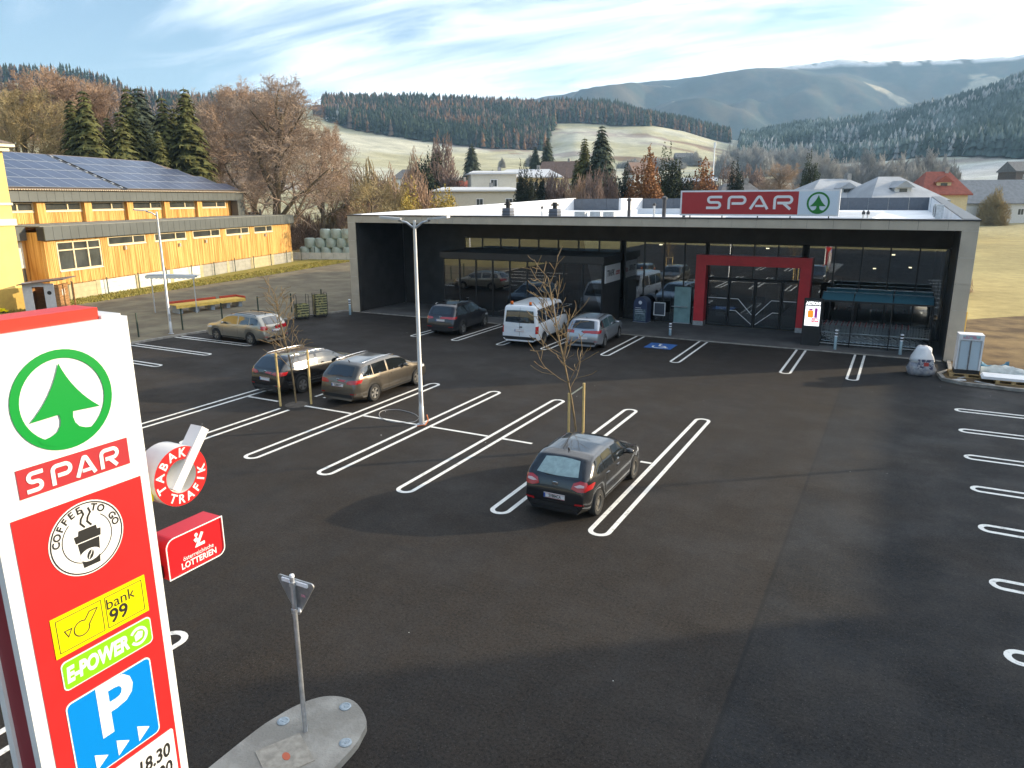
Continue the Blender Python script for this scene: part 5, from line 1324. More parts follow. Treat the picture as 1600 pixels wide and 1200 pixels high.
sheet('tarpaulin', 'crumpled blue sheet on the ground beyond the cooler', 3.4, 4.4, 35.6, 36.6, .06, .5, mat('sheet_blue', (.03, .15, .24), rough=.6, noise=.3, nscale=4), 9, 14, 10)
# wrapped goods
wg = empty('wrapped_goods', (1.15, 34.1, 0), R(10), 'bundle of goods in white plastic wrap on the asphalt by the kerb', 'bundle')
prof_ = [(.48, 0), (.55, .12), (.52, .35), (.46, .6), (.40, .8), (.30, .98), (.28, 1.15), (.22, 1.2), (.01, 1.21)]
def crumple(o, amp, seed):
    r = random.Random(seed)
    for v_ in o.data.vertices: v_.co += Vector((r.uniform(-amp, amp), r.uniform(-amp, amp), r.uniform(-amp, amp)*.5))
pk = MB().lathe([(.45, .0), (.52, .10), (.54, .25), (.50, .42), (.44, .58)], 18).build('bag', mat('clear_wrap', (.42, .42, .42), rough=.25, spec=.7, col2=(.22, .22, .26), nscale=6), wg, smooth=True); crumple(pk, .045, 1)
pk = MB().lathe([(.45, .56), (.42, .75), (.33, .95), (.27, 1.12), (.2, 1.2), (.01, 1.21)], 16).build('white_cover', M_white, wg, smooth=True); crumple(pk, .04, 2)
MB().box(-.25, .33, -.50, -.46, .32, .72).build('printed_carton', mat('carton_print', (.5, .5, .52), rough=.5, col2=(.05, .06, .12), nscale=9, ramp=(.45, .55)), wg)
MB().box(-.02, .16, -.512, -.501, .45, .6).build('red_print', mat('carton_red', (.5, .06, .05), rough=.5), wg)
for k, (x, y, a, l, c) in enumerate(((2.45, 33.3, 20, .6, M_white), (3.35, 33.15, -35, .75, M_steel), (2.6, 33.75, 60, .5, M_conc))):
    o = MB().box(-l/2, l/2, -.05, .05, 0, .03, Matrix.Translation((x, y, .065)) @ Matrix.Rotation(R(a), 4, 'Z')).build('offcut', c)
    tag(o, ('white offcut strip lying before the cooler', 'thin metal strip lying before the white boards', 'short concrete piece lying left of the cooler pallet')[k], 'offcut')
ins = MB().prism([(0, 0), (2.6, 0), (.0, 2.1)], .05, Matrix.Translation((2.76, 38.2, .06)) @ Matrix.Rotation(R(90), 4, 'Z') @ Matrix.Rotation(R(90), 4, 'X')).build('insulation_board', mat('insulation_yellow', (.75, .48, .10), rough=.7))
tag(ins, 'triangular yellow insulation board on the shop side wall', 'board')
# ------------------------------------------------------------------ timber-clad school on the left
M_timber = mat('larch_cladding', (.46, .21, .038), rough=.75, col2=(.74, .45, .14), nscale=1.0, ndetail=6, obj=True, stretch=(6, 6, .25), ramp=(.38, .62))
M_zinc = mat('zinc_panel', (.105, .115, .11), rough=.5, metal=.35, noise=.08, nscale=.5)
M_fwin = mat('dull_window', (.06, .065, .06), rough=.08, spec=.7, noise=.3, nscale=.8)
M_fframe = mat('window_frame_wood', (.70, .58, .36), rough=.6)
M_base1 = mat('base_panel_white', (.62, .62, .56), rough=.8, noise=.1, nscale=2)
M_base2 = mat('base_panel_beige', (.44, .38, .22), rough=.8, noise=.1, nscale=2)
M_base3 = mat('base_panel_grey', (.33, .32, .27), rough=.8, noise=.12, nscale=2)
M_tile = mat('roof_tile', (.17, .13, .10), rough=.8, noise=.3, nscale=5)
M_pv = mat('solar_cell', (.055, .072, .125), rough=.28, spec=.45, noise=.15, nscale=.7, obj=True)
M_pvf = mat('solar_frame', (.45, .48, .52), rough=.35, metal=.6)
sc_ = empty('school', (-55.3, 36.4, 0), R(106.72), 'long timber-clad school with grey metal bands and solar panels on its roof', 'building')
def sbox(nm, s0, s1, b0, b1, z0, z1, m, parent=sc_): return MB().box(s0, s1, b0, b1, z0, z1).build(nm, m, parent)
# structural bodies
sbox('lower_wall', -5.9, 30.0, .30, 16, 0, 5.0, M_timber)
sbox('upper_wall', -8, 27.4, 5.30, 20, 5.0, 8.0, M_timber)
for i in range(8):
    s0 = -5.6 + i*4.45
    m = (M_base2, M_base1, M_base1, M_base1, M_base3, M_base3, M_base2, M_base3)[i]
    sbox('base_panel', s0, s0+4.0, .02, .115, 0.0, 1.16-.0*i, m)
    sbox('base_pillar', s0+4.01, s0+4.44, .0, .115, 0.0, 1.2, M_base2)
# board cladding: narrow battens, too fine to pick apart one by one
_r = random.Random(21)
def boards(s0, s1, z0, z1, b, step=.16):
    mb = MB(); s = s0
    while s < s1-.02:
        w_ = step*_r.uniform(.75, 1.1); w_ = min(w_, s1-s)
        mb.box(s+.012, s+w_-.012, b-_r.uniform(.02, .045), b+.17, z0+_r.uniform(0, .02), z1); s += w_
    return mb
def clad(s0, s1, z0, z1, b):
    o = boards(s0, s1, z0, z1, b).build('cladding_boards', M_timber, sc_); o['kind'] = 'stuff'
BW = [(.35, 4.75), (5.9, 10.3), (11.3, 15.7), (16.7, 21.0), (22.0, 25.9)]
clad(-5.9, -4.85, 1.2, 4.44, .11); clad(-4.85, -.45, 1.2, 2.12, .11); clad(-.45, .35, 1.2, 4.44, .11); clad(-4.85, -.45, 4.30, 4.44, .11)
for i, (a, b) in enumerate(BW):
    clad(a, b, 1.2, 3.62, .11); nx = BW[i+1][0] if i < 4 else 30.0
    clad(b, nx, 1.2, 4.44, .11)
def window(s0, s1, z0, z1, b, splits, hs=None):
    w_ = sbox('window', s0, s1, b+.06, b+.09, z0, z1, M_fwin)
    edges = [s0] + [s0+(s1-s0)*q for q in splits] + [s1]
    for e_ in edges: sbox('window_frame', e_-.06, e_+.06, b-.02, b+.055, z0, z1, M_fframe, w_)
    for a, c in zip(edges[:-1], edges[1:]):
        for z in [z0, z1-.09] + (hs or []): sbox('window_frame', a+.061, c-.061, b-.02, b+.055, z, z+.09, M_fframe, w_)
    sbox('sill', s0-.05, s1+.05, b-.08, b+.05, z0-.07, z0-.003, mat('sill_white', (.66, .62, .5), rough=.6), w_)
window(-4.75, -.55, 2.2, 4.28, .11, (.36, .70), [3.62])
for a, b in BW: window(a+.05, b-.05, 3.72, 4.40, .11, (.66,))
n_p = 46; wp = (30.3+6.1)/n_p
for i in range(n_p): sbox('metal_panel', -6.1+i*wp+.012, -6.1+(i+1)*wp-.012, -.30, -.22, 4.46, 5.40, M_zinc)
sbox('fascia_core', -6.05, 30.25, -.22, .4, 4.44, 5.38, M_cap)
sbox('flat_roof', -6.0, 30.2, .1, 5.0, 5.385, 5.44, mat('flat_roof', (.20, .20, .17), rough=.9, noise=.2, nscale=1))
sbox('end_panel', 30.252, 30.33, -.28, 6, 4.46, 5.40, M_zinc)
# recessed link with a white shutter at the near end
sbox('link_wall', -12, -5.95, 1.6, 3, 0, 4.5, M_timber); sbox('link_fascia', -12, -6.11, 1.2, 1.6, 4.46, 5.40, M_zinc)
sbox('shutter', -9.6, -6.3, 1.50, 1.59, 2.55, 4.4, M_base1); sbox('link_window', -9.6, -6.3, 1.52, 1.59, 1.6, 2.5, M_fwin)
# upper storey
PB = [-5.6, -.6, 4.3, 9.4, 14.6, 19.9, 25.6]
for a, b in zip(PB[:-1], PB[1:]):
    o = boards(a, b, 5.44, 6.28, 5.11).build('cladding_boards', M_timber, sc_); o['kind'] = 'stuff'
    sbox('pillar', a-.45, a+.35, 4.75, 5.11, 5.45, 7.08, M_timber)
    window(a+.5, b-.5, 6.36, 7.02, 5.11, (.64,))
n_p = 40; wp = (27.6+6.4)/n_p
for i in range(n_p): sbox('metal_panel', -6.4+i*wp+.012, -6.4+(i+1)*wp-.012, 4.30, 4.38, 7.10, 7.88, M_zinc)
sbox('fascia_core', -6.3, 27.5, 4.38, 5.2, 7.08, 7.86, M_cap)
sbox('end_panel', 26.3, 27.5, 4.32, 5.1, 5.44, 7.07, M_zinc)
sbox('end_panel', 27.51, 27.6, 4.3, 9, 5.44, 7.9, M_zinc)
# hipped tile roof with eave tiles
eb, rb, ez, rz_ = 4.15, 12.2, 7.98, 11.25
pydata('roof', [(-9, eb, ez), (28, eb, ez), (22.6, rb, rz_), (-9, rb, rz_), (28, 20.2, ez), (-9, 20.2, ez)], [(0, 1, 2, 3), (1, 4, 2), (3, 2, 4, 5), (0, 5, 4, 1), (0, 3, 5)], M_tile, sc_)
et = MB()
for i in range(150): et.box(-8.9+i*.245, -8.9+i*.245+.16, eb-.12, eb+.05, ez-.03, ez+.05)
o = et.build('eave_tiles', mat('eave_tile', (.42, .34, .24), rough=.8), sc_); o['kind'] = 'stuff'
sl = math.atan2(rz_-ez, rb-eb); SLn = math.hypot(rz_-ez, rb-eb)
def slope_M(s, d): return Matrix.Translation((s, eb+d*math.cos(sl), ez+d*math.sin(sl))) @ Matrix.Rotation(sl, 4, 'X')
pv_me = MB().box(.015, 1.635, .015, 1.885, .09, .115)
pvo = pv_me.build('solar_panel', M_pv, sc_); pvd = pvo.data; bpy.data.objects.remove(pvo)
pf_ = MB().ribbon([(.0, 0), (1.65, 0), (1.65, 1.9), (0, 1.9)], .035, .03, z0=.088, closed=True).build('solar_frame', M_pvf, sc_); pfd = pf_.data; bpy.data.objects.remove(pf_)
for row in range(4):
    d0 = .35 + row*1.98
    for s0, n_ in ((-8.8, 10), (8.9, (11, 10, 9, 8)[row])):
        for k in range(n_):
            o = link_mesh('solar_panel', pvd, None, sc_); o.matrix_local = slope_M(s0+k*1.68, d0)
            o2 = link_mesh('solar_frame', pfd, None, o)
MB().box(8.05, 8.75, .2, SLn-.2, .02, .05, slope_M(0, 0)).build('roof_gap', M_black, sc_)
for k in range(9): MB().box(8.25, 8.5, .5+k*.9, .75+k*.9, .055, .14, slope_M(0, 0)).build('cable_clip', M_pvf, sc_)
for s_, z_ in ((2.0, 3.3), (9, 3.1), (13, 3.2), (19, 3.3), (24, 3.25)): sbox('wall_lamp', s_, s_+.16, -.1, .06, z_, z_+.3, M_steel)
sbox('roof_vent', 27.0, 27.15, 2, 2.15, 5.44, 6.1, M_black); sbox('roof_vent', 27.6, 27.75, 2.3, 2.45, 5.44, 6.1, M_black)

# ------------------------------------------------------------------ yellow house at the left edge
M_yel = mat('yellow_render', (.78, .58, .19), rough=.8, noise=.05, nscale=.8)
yh = empty('yellow_house', (-58, 20, 0), 0, 'yellow rendered house with white cornice at the left edge', 'house')
MB().box(-66, -52.4, 10, 28.3, 1.5, 10.3).build('wall', M_yel, yh)
MB().box(-66.05, -52.32, 9.95, 28.38, 0, 1.5).build('plinth', mat('yellow_plinth', (.50, .34, .08), rough=.8, noise=.08), yh)
for z, t, d in ((5.6, .42, .12), (6.9, .16, .08), (10.3, .25, .3), (10.56, .18, .55)): MB().box(-66-d, -52.4+d, 10-d, 28.3+d, z, z+t).build('cornice', mat('cornice_cream', (.78, .74, .55), rough=.7), yh)
pydata('roof', [(-66.6, 9.4, 10.75), (-51.8, 9.4, 10.75), (-51.8, 28.9, 10.75), (-66.6, 28.9, 10.75), (-59.2, 15, 13.6), (-59.2, 23, 13.6)], [(0, 1, 4), (1, 2, 5, 4), (2, 3, 5), (3, 0, 4, 5), (0, 3, 2, 1)], M_tile, yh)
for y, z in ((26.2, 2.2), (26.2, 7.4), (22, 2.2), (22, 7.4)):
    w_ = MB().box(-52.42, -52.36, y-1.0, y, z, z+1.9).build('window', M_white, yh); MB().box(-52.355, -52.34, y-.9, y-.1, z+.1, z+1.8).build('pane', M_fwin, w_)
settle(yh)

# ------------------------------------------------------------------ playground pieces
ph = empty('playhouse', (-49.9, 28.3, 0), R(40), 'small wooden playhouse with grey front and sloping dark roof', 'playhouse')
M_pw = mat('playhouse_wood', (.33, .17, .06), rough=.8, noise=.25, nscale=3, stretch=(1, 1, 5)); M_pg = mat('playhouse_grey', (.50, .52, .55), rough=.7, noise=.06)
fp = MB(); fp.box(-1.1, -.55, -.9, -.84, 0, 2.05); fp.box(.15, .75, -.9, -.84, 0, 1.95); fp.box(-.549, .149, -.9, -.84, 1.75, 2.0); fp.build('front_panel', M_pg, ph)
for k in range(9): MB().box(.76, 1.0+.0*k, -.84, .8, .02+k*.2, .2+k*.2).build('side_board', M_pw, ph)
MB().box(-1.08, -1.0, -.84, .8, 0, 1.8).build('side_wall', M_pw, ph); MB().box(-1.08, .75, .74, .8, 0, 1.7).build('rear_wall', M_pw, ph)
MB().box(-1.3, 1.5, -1.2, 1.1, 0, .06, Matrix.Translation((0, 0, 2.03)) @ Matrix.Rotation(R(-6), 4, 'Y')).build('roof', mat('playhouse_roof', (.14, .10, .09), rough=.6), ph)
MB().lathe([(.13, 0), (.13, .02)], 16, Matrix.Translation((.45, -.905, 1.35)) @ Matrix.Rotation(R(90), 4, 'X')).build('porthole', M_black, ph)
MB().box(1.001, 1.01, -.35, .15, 1.1, 1.5).build('window', M_base1, ph)
for y in (-.9, .8): MB().box(1.25, 1.33, y, y+.08, 0, 1.86).build('post', M_pw, ph)
aw = empty('awning', (-41.6, 31.6, 0), R(25), 'grey folding sun awning with scalloped edge over the playground platform', 'awning')
for x in (-1.45, 1.35):
    MB().tube([(x, 0, 0), (x, 0, 2.42)], .035, 8).build('post', mat('awning_metal', (.6, .63, .66), rough=.4, metal=.5), aw)
MB().tube([(-1.7, 0, 2.45), (1.6, 0, 2.40)], .06, 8).build('roller_tube', MATS['awning_metal'], aw)
MB().box(-1.7, 1.6, -.25, .45, 2.46, 2.50, Matrix.Rotation(R(.9), 4, 'Y')).build('cover', mat('awning_cloth', (.42, .46, .50), rough=.8), aw)
vl = [(-1.7, 0)] + [(-1.7 + 3.3*k/44, -.16 - .05*abs(math.sin(k*PI/4))) for k in range(45)] + [(1.6, 0)]
MB().prism(vl, .01, Matrix.Translation((0, -.26, 2.47)) @ Matrix.Rotation(R(90), 4, 'X')).build('valance', mat('awning_valance', (.66, .68, .66), rough=.8), aw)
pf = empty('play_platform', (-41.0, 33.6, 0), R(78), 'low yellow plank platform with red edge boards on grey blocks', 'platform')
M_yp = mat('yellow_plank', (.72, .48, .10), rough=.7, noise=.15, nscale=3); M_rp = mat('red_plank', (.45, .06, .03), rough=.7, noise=.1)
for k in range(5): MB().box(-2.4, 2.4, -.55+k*.22, -.36+k*.22, .55, .60).build('plank', M_yp, pf)
MB().box(-2.4, .9, .58, .66, .55, .74).build('edge_board', M_rp, pf); MB().box(1.2, 2.45, .58, .66, .55, .74).build('edge_board', M_rp, pf); MB().box(-2.45, 2.4, -.66, -.57, .40, .56).build('edge_board', M_yp, pf); MB().box(2.41, 2.49, -.5, .57, .55, .72).build('edge_board', M_rp, pf)
for x in (-2.1, -1.0, .1, 1.2, 2.1): MB().prism([(-.14, 0), (.14, 0), (.09, .54), (-.09, .54)], .9, Matrix.Translation((x, .45, 0)) @ Matrix.Rotation(R(90), 4, 'X')).build('support_block', mat('support_grey', (.28, .32, .36), rough=.7), pf)
tr_ = empty('toy_tractor', (-51.9, 26.3, 0), R(20), 'yellow toy vehicle on the ground by the yellow house', 'toy')
MB().box(-.35, .2, -.15, .15, .14, .34).build('body', M_pyel, tr_); MB().box(.2, .45, -.12, .12, .14, .24).build('hood', M_pyel, tr_)
for x, y, r_ in ((-.25, .18, .14), (-.25, -.18, .14), (.33, .15, .1), (.33, -.15, .1)): MB().lathe([(r_, -.04), (r_, .04)], 14, Matrix.Translation((x, y, r_)) @ Matrix.Rotation(R(90), 4, 'X')).build('wheel', M_black, tr_)
M_fence = mat('fence_green', (.018, .04, .03), rough=.5)
def fence(label, pts, h, wires=4):
    e = empty('fence', (*pts[0], 0), 0, label, 'fence')
    o0 = Vector((*pts[0], 0))
    for i, (x, y) in enumerate(pts): MB().box(-.03, .03, -.03, .03, 0, h+(.1 if i % 3 == 0 else 0), Matrix.Translation(Vector((x, y, 0))-o0)).build('post', M_fence, e)
    for a, b in zip(pts[:-1], pts[1:]):
        for k in range(wires):
            z = .15 + (h-.2)*k/(wires-1)
            MB().tube([Vector((*a, z))-o0, Vector((*b, z))-o0], .003, 3).build('wire', M_fence, e)
    return e
fence('dark post and wire fence between kerb and playground', [(-36.4+.09*(y-20), y) for y in np.arange(17, 38, 2.6)], 1.25)
fence('dark post and wire fence at the foot of the school wall', [(-55.3+.288*.9-.288*s, 36.4+.958*s-.2) for s in np.arange(-4, 40, 3.6)], 1.35)
# roll containers with crates
def crate_stack(x, y, rz, n, label):
    e = empty('roll_container', (x, y, 0), rz, label, 'roll container', 'roll containers by the kerb')
    Mc_ = mat('crate_dark', (.05, .06, .035), rough=.6, col2=(.30, .26, .09), nscale=7, ndetail=2, obj=True, ramp=(.48, .6))
    MB().box(-.38, .38, -.3, .3, .12, .16).build('base', M_alu, e)
    for k in range(n):
        cr_ = MB(); z = .165 + k*.155; cr_.box(-.34, .34, -.26, .26, z, z+.06); cr_.box(-.36, .36, -.28, -.262, z, z+.14); cr_.box(-.36, .36, .262, .28, z, z+.14); cr_.box(-.36, -.342, -.26, .26, z, z+.14); cr_.box(.342, .36, -.26, .26, z, z+.14)
        cr_.build('crate', Mc_, e)
        MB().box(-.362, .362, -.284, -.281, z+.10, z+.138).build('crate_rim', mat('crate_rim', (.45, .42, .2), rough=.6), e)
    for x_ in (-.38, .38): MB().tube([(x_, -.3, .15), (x_, -.3, 1.42), (x_, -.24, 1.5), (x_, .24, 1.5), (x_, .3, 1.42), (x_, .3, .15)], .016, 6).build('side_frame', M_alu, e)
    for x_ in (-.3, .3):
        for y_ in (-.22, .22): MB().lathe([(.055, -.015), (.055, .015)], 10, Matrix.Translation((x_, y_, .055)) @ Matrix.Rotation(R(90), 4, 'X')).build('castor', M_black, e)
crate_stack(-32.55, 33.55, R(60), 5, 'half-full roll container of crates nearest the beige estate')
crate_stack(-32.15, 34.75, R(60), 8, 'tall roll container stacked full of crates by the kerb')
# wrapped silage bales
M_bale = mat('bale_wrap', (.52, .60, .52), rough=.35, noise=.12, nscale=2, obj=True)
bl = MB(); pr = [(.02, -.62), (.45, -.63), (.58, -.58), (.635, -.45), (.65, 0), (.635, .45), (.58, .58), (.45, .63), (.02, .62)]
bl.lathe(pr, 18)
bo = bl.build('silage_bale', M_bale, smooth=True); first = True
spots = [(i, 0) for i in range(10)] + [(i+.5, 1) for i in range(9)] + [(i, 2) for i in (2, 3, 4)]
for k, (i, lv) in enumerate(spots):
    o = bo if first else bo.copy()
    if not first: COL.objects.link(o)
    first = False
    base = Vector((-68.0, 71.5, 0)) + Vector((.93, .36, 0))*i*1.42
    o.location = (base.x, base.y, .66+lv*1.12); o.rotation_euler = (R(0), 0, R(21+_r.uniform(-8, 8))); o.scale = (1.06, 1, .98)
    where = ('bottom', 'second', 'top')[lv]
    n_in = (10, 9, 3)[lv]; pos = [q for q in spots if q[1] == lv].index((i, lv))
    nth = ['first', 'second', 'third', 'fourth', 'fifth', 'sixth', 'seventh', 'eighth', 'ninth', 'tenth'][pos]
    tag(o, 'pale wrapped silage bale, %s from the left in the %s layer' % (nth, where), 'bale', 'wrapped bales behind the school')
bw = empty('low_wall', (-64, 68.5, 0), R(18), 'low white panel wall before the wrapped bales', 'wall')
for k in range(6): MB().box(-3.6+k*1.6, -2.05+k*1.6, -.06, .06, 0, .85).build('wall_panel', M_base1, bw)
hp_ = np.random.default_rng(5)
v = []; f = []
for i in range(1600):
    x = hp_.normal(0, 4.5); y = hp_.normal(0, 1.3); z = max(0, 2.4*math.exp(-(x/5.5)**2-(y/1.8)**2)) + hp_.uniform(0, .25)
    s_ = hp_.uniform(.15, .5); a_ = hp_.uniform(0, PI); t_ = hp_.uniform(-.4, .4); k0 = len(v)
    dx, dy = math.cos(a_)*s_, math.sin(a_)*s_
    v += [(x-dx, y-dy, z-t_*s_), (x+dx, y+dy, z+t_*s_), (x+dx-dy*.2, y+dy+dx*.2, z+t_*s_+.05), (x-dx-dy*.2, y-dy+dx*.2, z-t_*s_+.05)]; f.append((k0, k0+1, k0+2, k0+3))
o = pydata('brushwood_heap', v, f, mat('brushwood', (.38, .25, .10), rough=.9, col2=(.20, .12, .06), nscale=.9)); o.location = (-66, 84, 0); o.rotation_euler = (0, 0, R(25))
tag(o, 'heap of light brown brushwood behind the bales', kind='stuff')
# ------------------------------------------------------------------ trees
def segs_mesh(name, P0, P1, R0, R1, n, m, parent):
    """many tapered prisms at once"""
    P0 = np.asarray(P0); P1 = np.asarray(P1); R0 = np.asarray(R0)[:, None, None]; R1 = np.asarray(R1)[:, None, None]; k = len(P0)
    d = P1-P0; d /= np.maximum(np.linalg.norm(d, axis=1, keepdims=True), 1e-9)
    up = np.where(np.abs(d[:, 2:3]) < .9, np.array([[0, 0, 1.]]), np.array([[1., 0, 0]]))
    a = np.cross(d, up); a /= np.linalg.norm(a, axis=1, keepdims=True); b = np.cross(a, d)
    t = np.arange(n)*2*PI/n
    ring = a[:, None]*np.cos(t)[None, :, None] + b[:, None]*np.sin(t)[None, :, None]
    V = np.concatenate([P0[:, None]+ring*R0, P1[:, None]+ring*R1], 1).reshape(-1, 3)
    i = (np.arange(k)*2*n)[:, None]; j = np.arange(n)[None]
    F = np.stack([i+j, i+(j+1) % n, i+n+(j+1) % n, i+n+j], -1).reshape(-1, 4)
    return np_mesh(name, V, F, m, parent, smooth=n > 4)
def grow(seed, H, trunk_f, spread, counts, r0, up=.25, fork=.5, droop=0.0):
    """branch skeleton: list of (level, p0, p1, r0, r1)"""
    rg = np.random.default_rng(seed); out = []
    def walk(p, d, L, r, lv):
        nseg = (6, 5, 4, 3, 2, 2)[lv]; pts = [p]; rs = [r]; dd = d.copy()
        for i in range(nseg):
            dd = dd + rg.normal(0, (.05, .12, .16, .2, .25, .3)[lv], 3) + np.array([0, 0, up*(.15 if lv else 0) - droop*(lv > 2)*.1])
            dd /= np.linalg.norm(dd); q = pts[-1] + dd*L/nseg; r2 = max(r*(1-(i+1)/nseg*(.55 if lv == 0 else .75)), .010)
            out.append((lv, pts[-1], q, rs[-1], r2)); pts.append(q); rs.append(r2)
        if lv >= len(counts): return
        for c in range(counts[lv]):
            t = (trunk_f + (1-trunk_f)*(c+.5)/counts[lv]) if lv == 0 else (.22 + .78*(c+.6)/counts[lv])
            t = min(.999, t + rg.uniform(-.04, .04)); k = min(int(t*nseg), nseg-1); fr_ = t*nseg-k
            p2 = pts[k]*(1-fr_) + pts[k+1]*fr_; rr = (rs[k]*(1-fr_) + rs[k+1]*fr_)*(.62 if lv == 0 else .6)
            ax = pts[k+1]-pts[k]; ax /= np.linalg.norm(ax)
            ph = c*2.4 + rg.uniform(-.6, .6); side = np.cross(ax, [0, 0, 1.] if abs(ax[2]) < .95 else [1., 0, 0]); side /= np.linalg.norm(side); s2 = np.cross(ax, side)
            ang = R(rg.uniform(28, 62))*spread*(1 if lv else .85)
            nd = ax*math.cos(ang) + (side*math.cos(ph) + s2*math.sin(ph))*math.sin(ang)
            LL = (H*(.62-.32*t)*fork*1.5 if lv == 0 else L*(.62-.25*t)*1.05)*rg.uniform(.75, 1.15)
            walk(p2, nd, LL, rr, lv+1)
    walk(np.array([0, 0, -.2]), np.array([0, 0, 1.]), H*.82, r0, 0)
    return out
def make_tree(name, seed, H, trunk_f, spread, counts, r0, mbark, mtwig, tw=1.0, **kw):
    """-> (list of (part name, mesh, material))"""
    S = grow(seed, H, trunk_f, spread, counts, r0, **kw)
    a = [s for s in S if s[0] <= 1]; b = [s for s in S if s[0] > 1]
    parts = []
    for nm, L, n, m in (('trunk', a, 7, mbark), ('crown', b, 3, mtwig)):
        o = segs_mesh(nm, [s[1] for s in L], [s[2] for s in L], [s[3] for s in L], [max(s[4], .010*tw) for s in L], n, m, None)
        parts.append((nm, o.data)); bpy.data.objects.remove(o)
    return parts
def plant(parts, name, loc, rz, scale, label, cat='tree', group=None):
    e = empty(name, loc, rz, label, cat, group); e.scale = (scale if isinstance(scale, tuple) else (scale,)*3)
    for nm, me in parts: link_mesh(nm, me, None, e)
    return e
M_bark = mat('bark', (.16, .125, .075), rough=.9, noise=.35, nscale=3, obj=True)
M_twig_r = mat('twig_reddish', (.36, .245, .165), rough=.9, noise=.3, nscale=.4)
M_twig_y = mat('twig_olive', (.36, .285, .145), rough=.9, noise=.3, nscale=.4)
M_twig_g = mat('twig_grey', (.36, .27, .20), rough=.9, noise=.3, nscale=.4)
T_a = make_tree('a', 11, 22, .28, 1.0, (12, 10, 9, 9), .52, M_bark, M_twig_r, 2.4)
T_b = make_tree('b', 12, 22, .34, .9, (11, 10, 9, 8), .45, M_bark, M_twig_y, 2.2)
T_c = make_tree('c', 13, 22, .15, 1.1, (14, 10, 9, 9), .55, M_bark, M_twig_g, 2.4)
T_s = make_tree('s', 14, 9, .10, 1.1, (12, 8, 7, 5), .16, M_bark, M_twig_y, 1.6)
def at_px(px, D, z=0.0):
    p = at_dist(px, 309, D); return (p.x, p.y, float(terrain_z(math.atan2(p.x, p.y), D)) - .1 if D > 150 else z)
G1 = 'bare trees behind the school'
plant(T_b, 'bare_tree', at_px(35, 112), 0, (1.0, 1.0, .95), 'olive-twigged bare tree at the far left above the school roof', group=G1)
plant(T_a, 'bare_tree', at_px(105, 128), 1, (1.2, 1.2, 1.15), 'reddish bare tree left of the dark spruces', group=G1)
plant(T_a, 'bare_tree', at_px(-35, 122), 2, (1.15, 1.15, 1.12), 'bare tree cut by the left picture edge', group=G1)
plant(T_a, 'bare_tree', at_px(165, 130), 3.3, (1.15, 1.15, 1.1), 'reddish bare tree rising behind the left spruces', group=G1)
plant(T_c, 'bare_tree', at_px(228, 130), 2.2, (.85, .85, .80), 'lower bare tree between the two spruce groups', group=G1)
plant(T_c, 'bare_tree', at_px(335, 128), .5, (1.15, 1.15, 1.1), 'tall bare tree right behind the right spruces', group=G1)
plant(T_c, 'bare_tree', at_px(432, 97), 0, (1.12, 1.12, .96), 'broad spreading bare tree with several stems beside the school end', group=G1)
plant(T_a, 'bare_tree', at_px(395, 112), 4, (.95, .95, 1.0), 'bare tree just behind the broad spreading tree', group=G1)
plant(T_a, 'bare_tree', at_px(500, 112), 5.2, (.72, .72, .78), 'lower reddish bare tree right of the broad tree', group=G1)
plant(T_b, 'bare_tree', at_px(520, 116), 1.2, (.5, .5, .55), 'small bare tree behind the bales', group=G1)
plant(T_s, 'bare_tree', at_px(585, 92), 0, (1.25, 1.25, 1.12), 'gnarled bare fruit tree behind the left end of the shop roof', group=G1)
plant(T_c, 'bare_tree', at_px(1200, 165), 1, (.8, .8, .62), 'round bare tree behind the shop roof sign', group='bare trees beyond the shop')
plant(T_s, 'bare_tree', at_px(845, 118), 2, (1.0, 1.0, .95), 'dark-limbed bare fruit tree before the pale house', group='bare trees beyond the shop')
# bushes: dense twig balls
def bush_mesh(seed, m, n=2300, leaf=0.0, asp=1.0):
    n = int(n*max(1, asp)); rg = np.random.default_rng(seed); th = rg.uniform(0, 2*PI, n); u = rg.uniform(.0, 1, n)**.7; el = np.arccos(rg.uniform(.0, 1, n))
    d = np.stack([np.sin(el)*np.cos(th), np.sin(el)*np.sin(th), np.cos(el)], -1); d[:, 2] = d[:, 2]*1.05
    p1 = d*(.42+.58*u)[:, None] * (1 + .16*np.sin(th*3+seed) + .10*np.sin(el*7+th*2))[:, None]; p1[:, 2] *= asp
    if asp > 1.3: p1[:, :2] *= 1 - .28*np.clip(p1[:, 2:3]/asp, 0, 1)**2
    dn = d*.8 + np.array([0, 0, .55]) + rg.normal(0, .35, (n, 3)); dn /= np.linalg.norm(dn, axis=1, keepdims=True)
    p0 = p1 - dn*rg.uniform(.16, .42, (n, 1)); p0[:, 2] = np.maximum(p0[:, 2], 0)
    if leaf:
        k = rg.integers(0, n, int(n*leaf)); c = p0[k] + (p1[k]-p0[k])*rg.uniform(.2, 1.08, (len(k), 1)); s = rg.uniform(.022, .05, (len(k), 1))
        a = rg.normal(0, 1, (len(k), 3)); a /= np.linalg.norm(a, axis=1, keepdims=True); b = np.cross(a, rg.normal(0, 1, (len(k), 3))); b /= np.linalg.norm(b, axis=1, keepdims=True)
        V = np.stack([c-a*s, c+b*s*.7, c+a*s, c-b*s*.7], 1).reshape(-1, 3); F = np.arange(len(V)).reshape(-1, 4)
        o = np_mesh('leaves', V, F, m); me = o.data; bpy.data.objects.remove(o); return me
    o = segs_mesh('twigs', p0, p1, np.full(n, .012), np.full(n, .006), 3, m, None); me = o.data; bpy.data.objects.remove(o); return me
stem_me = None
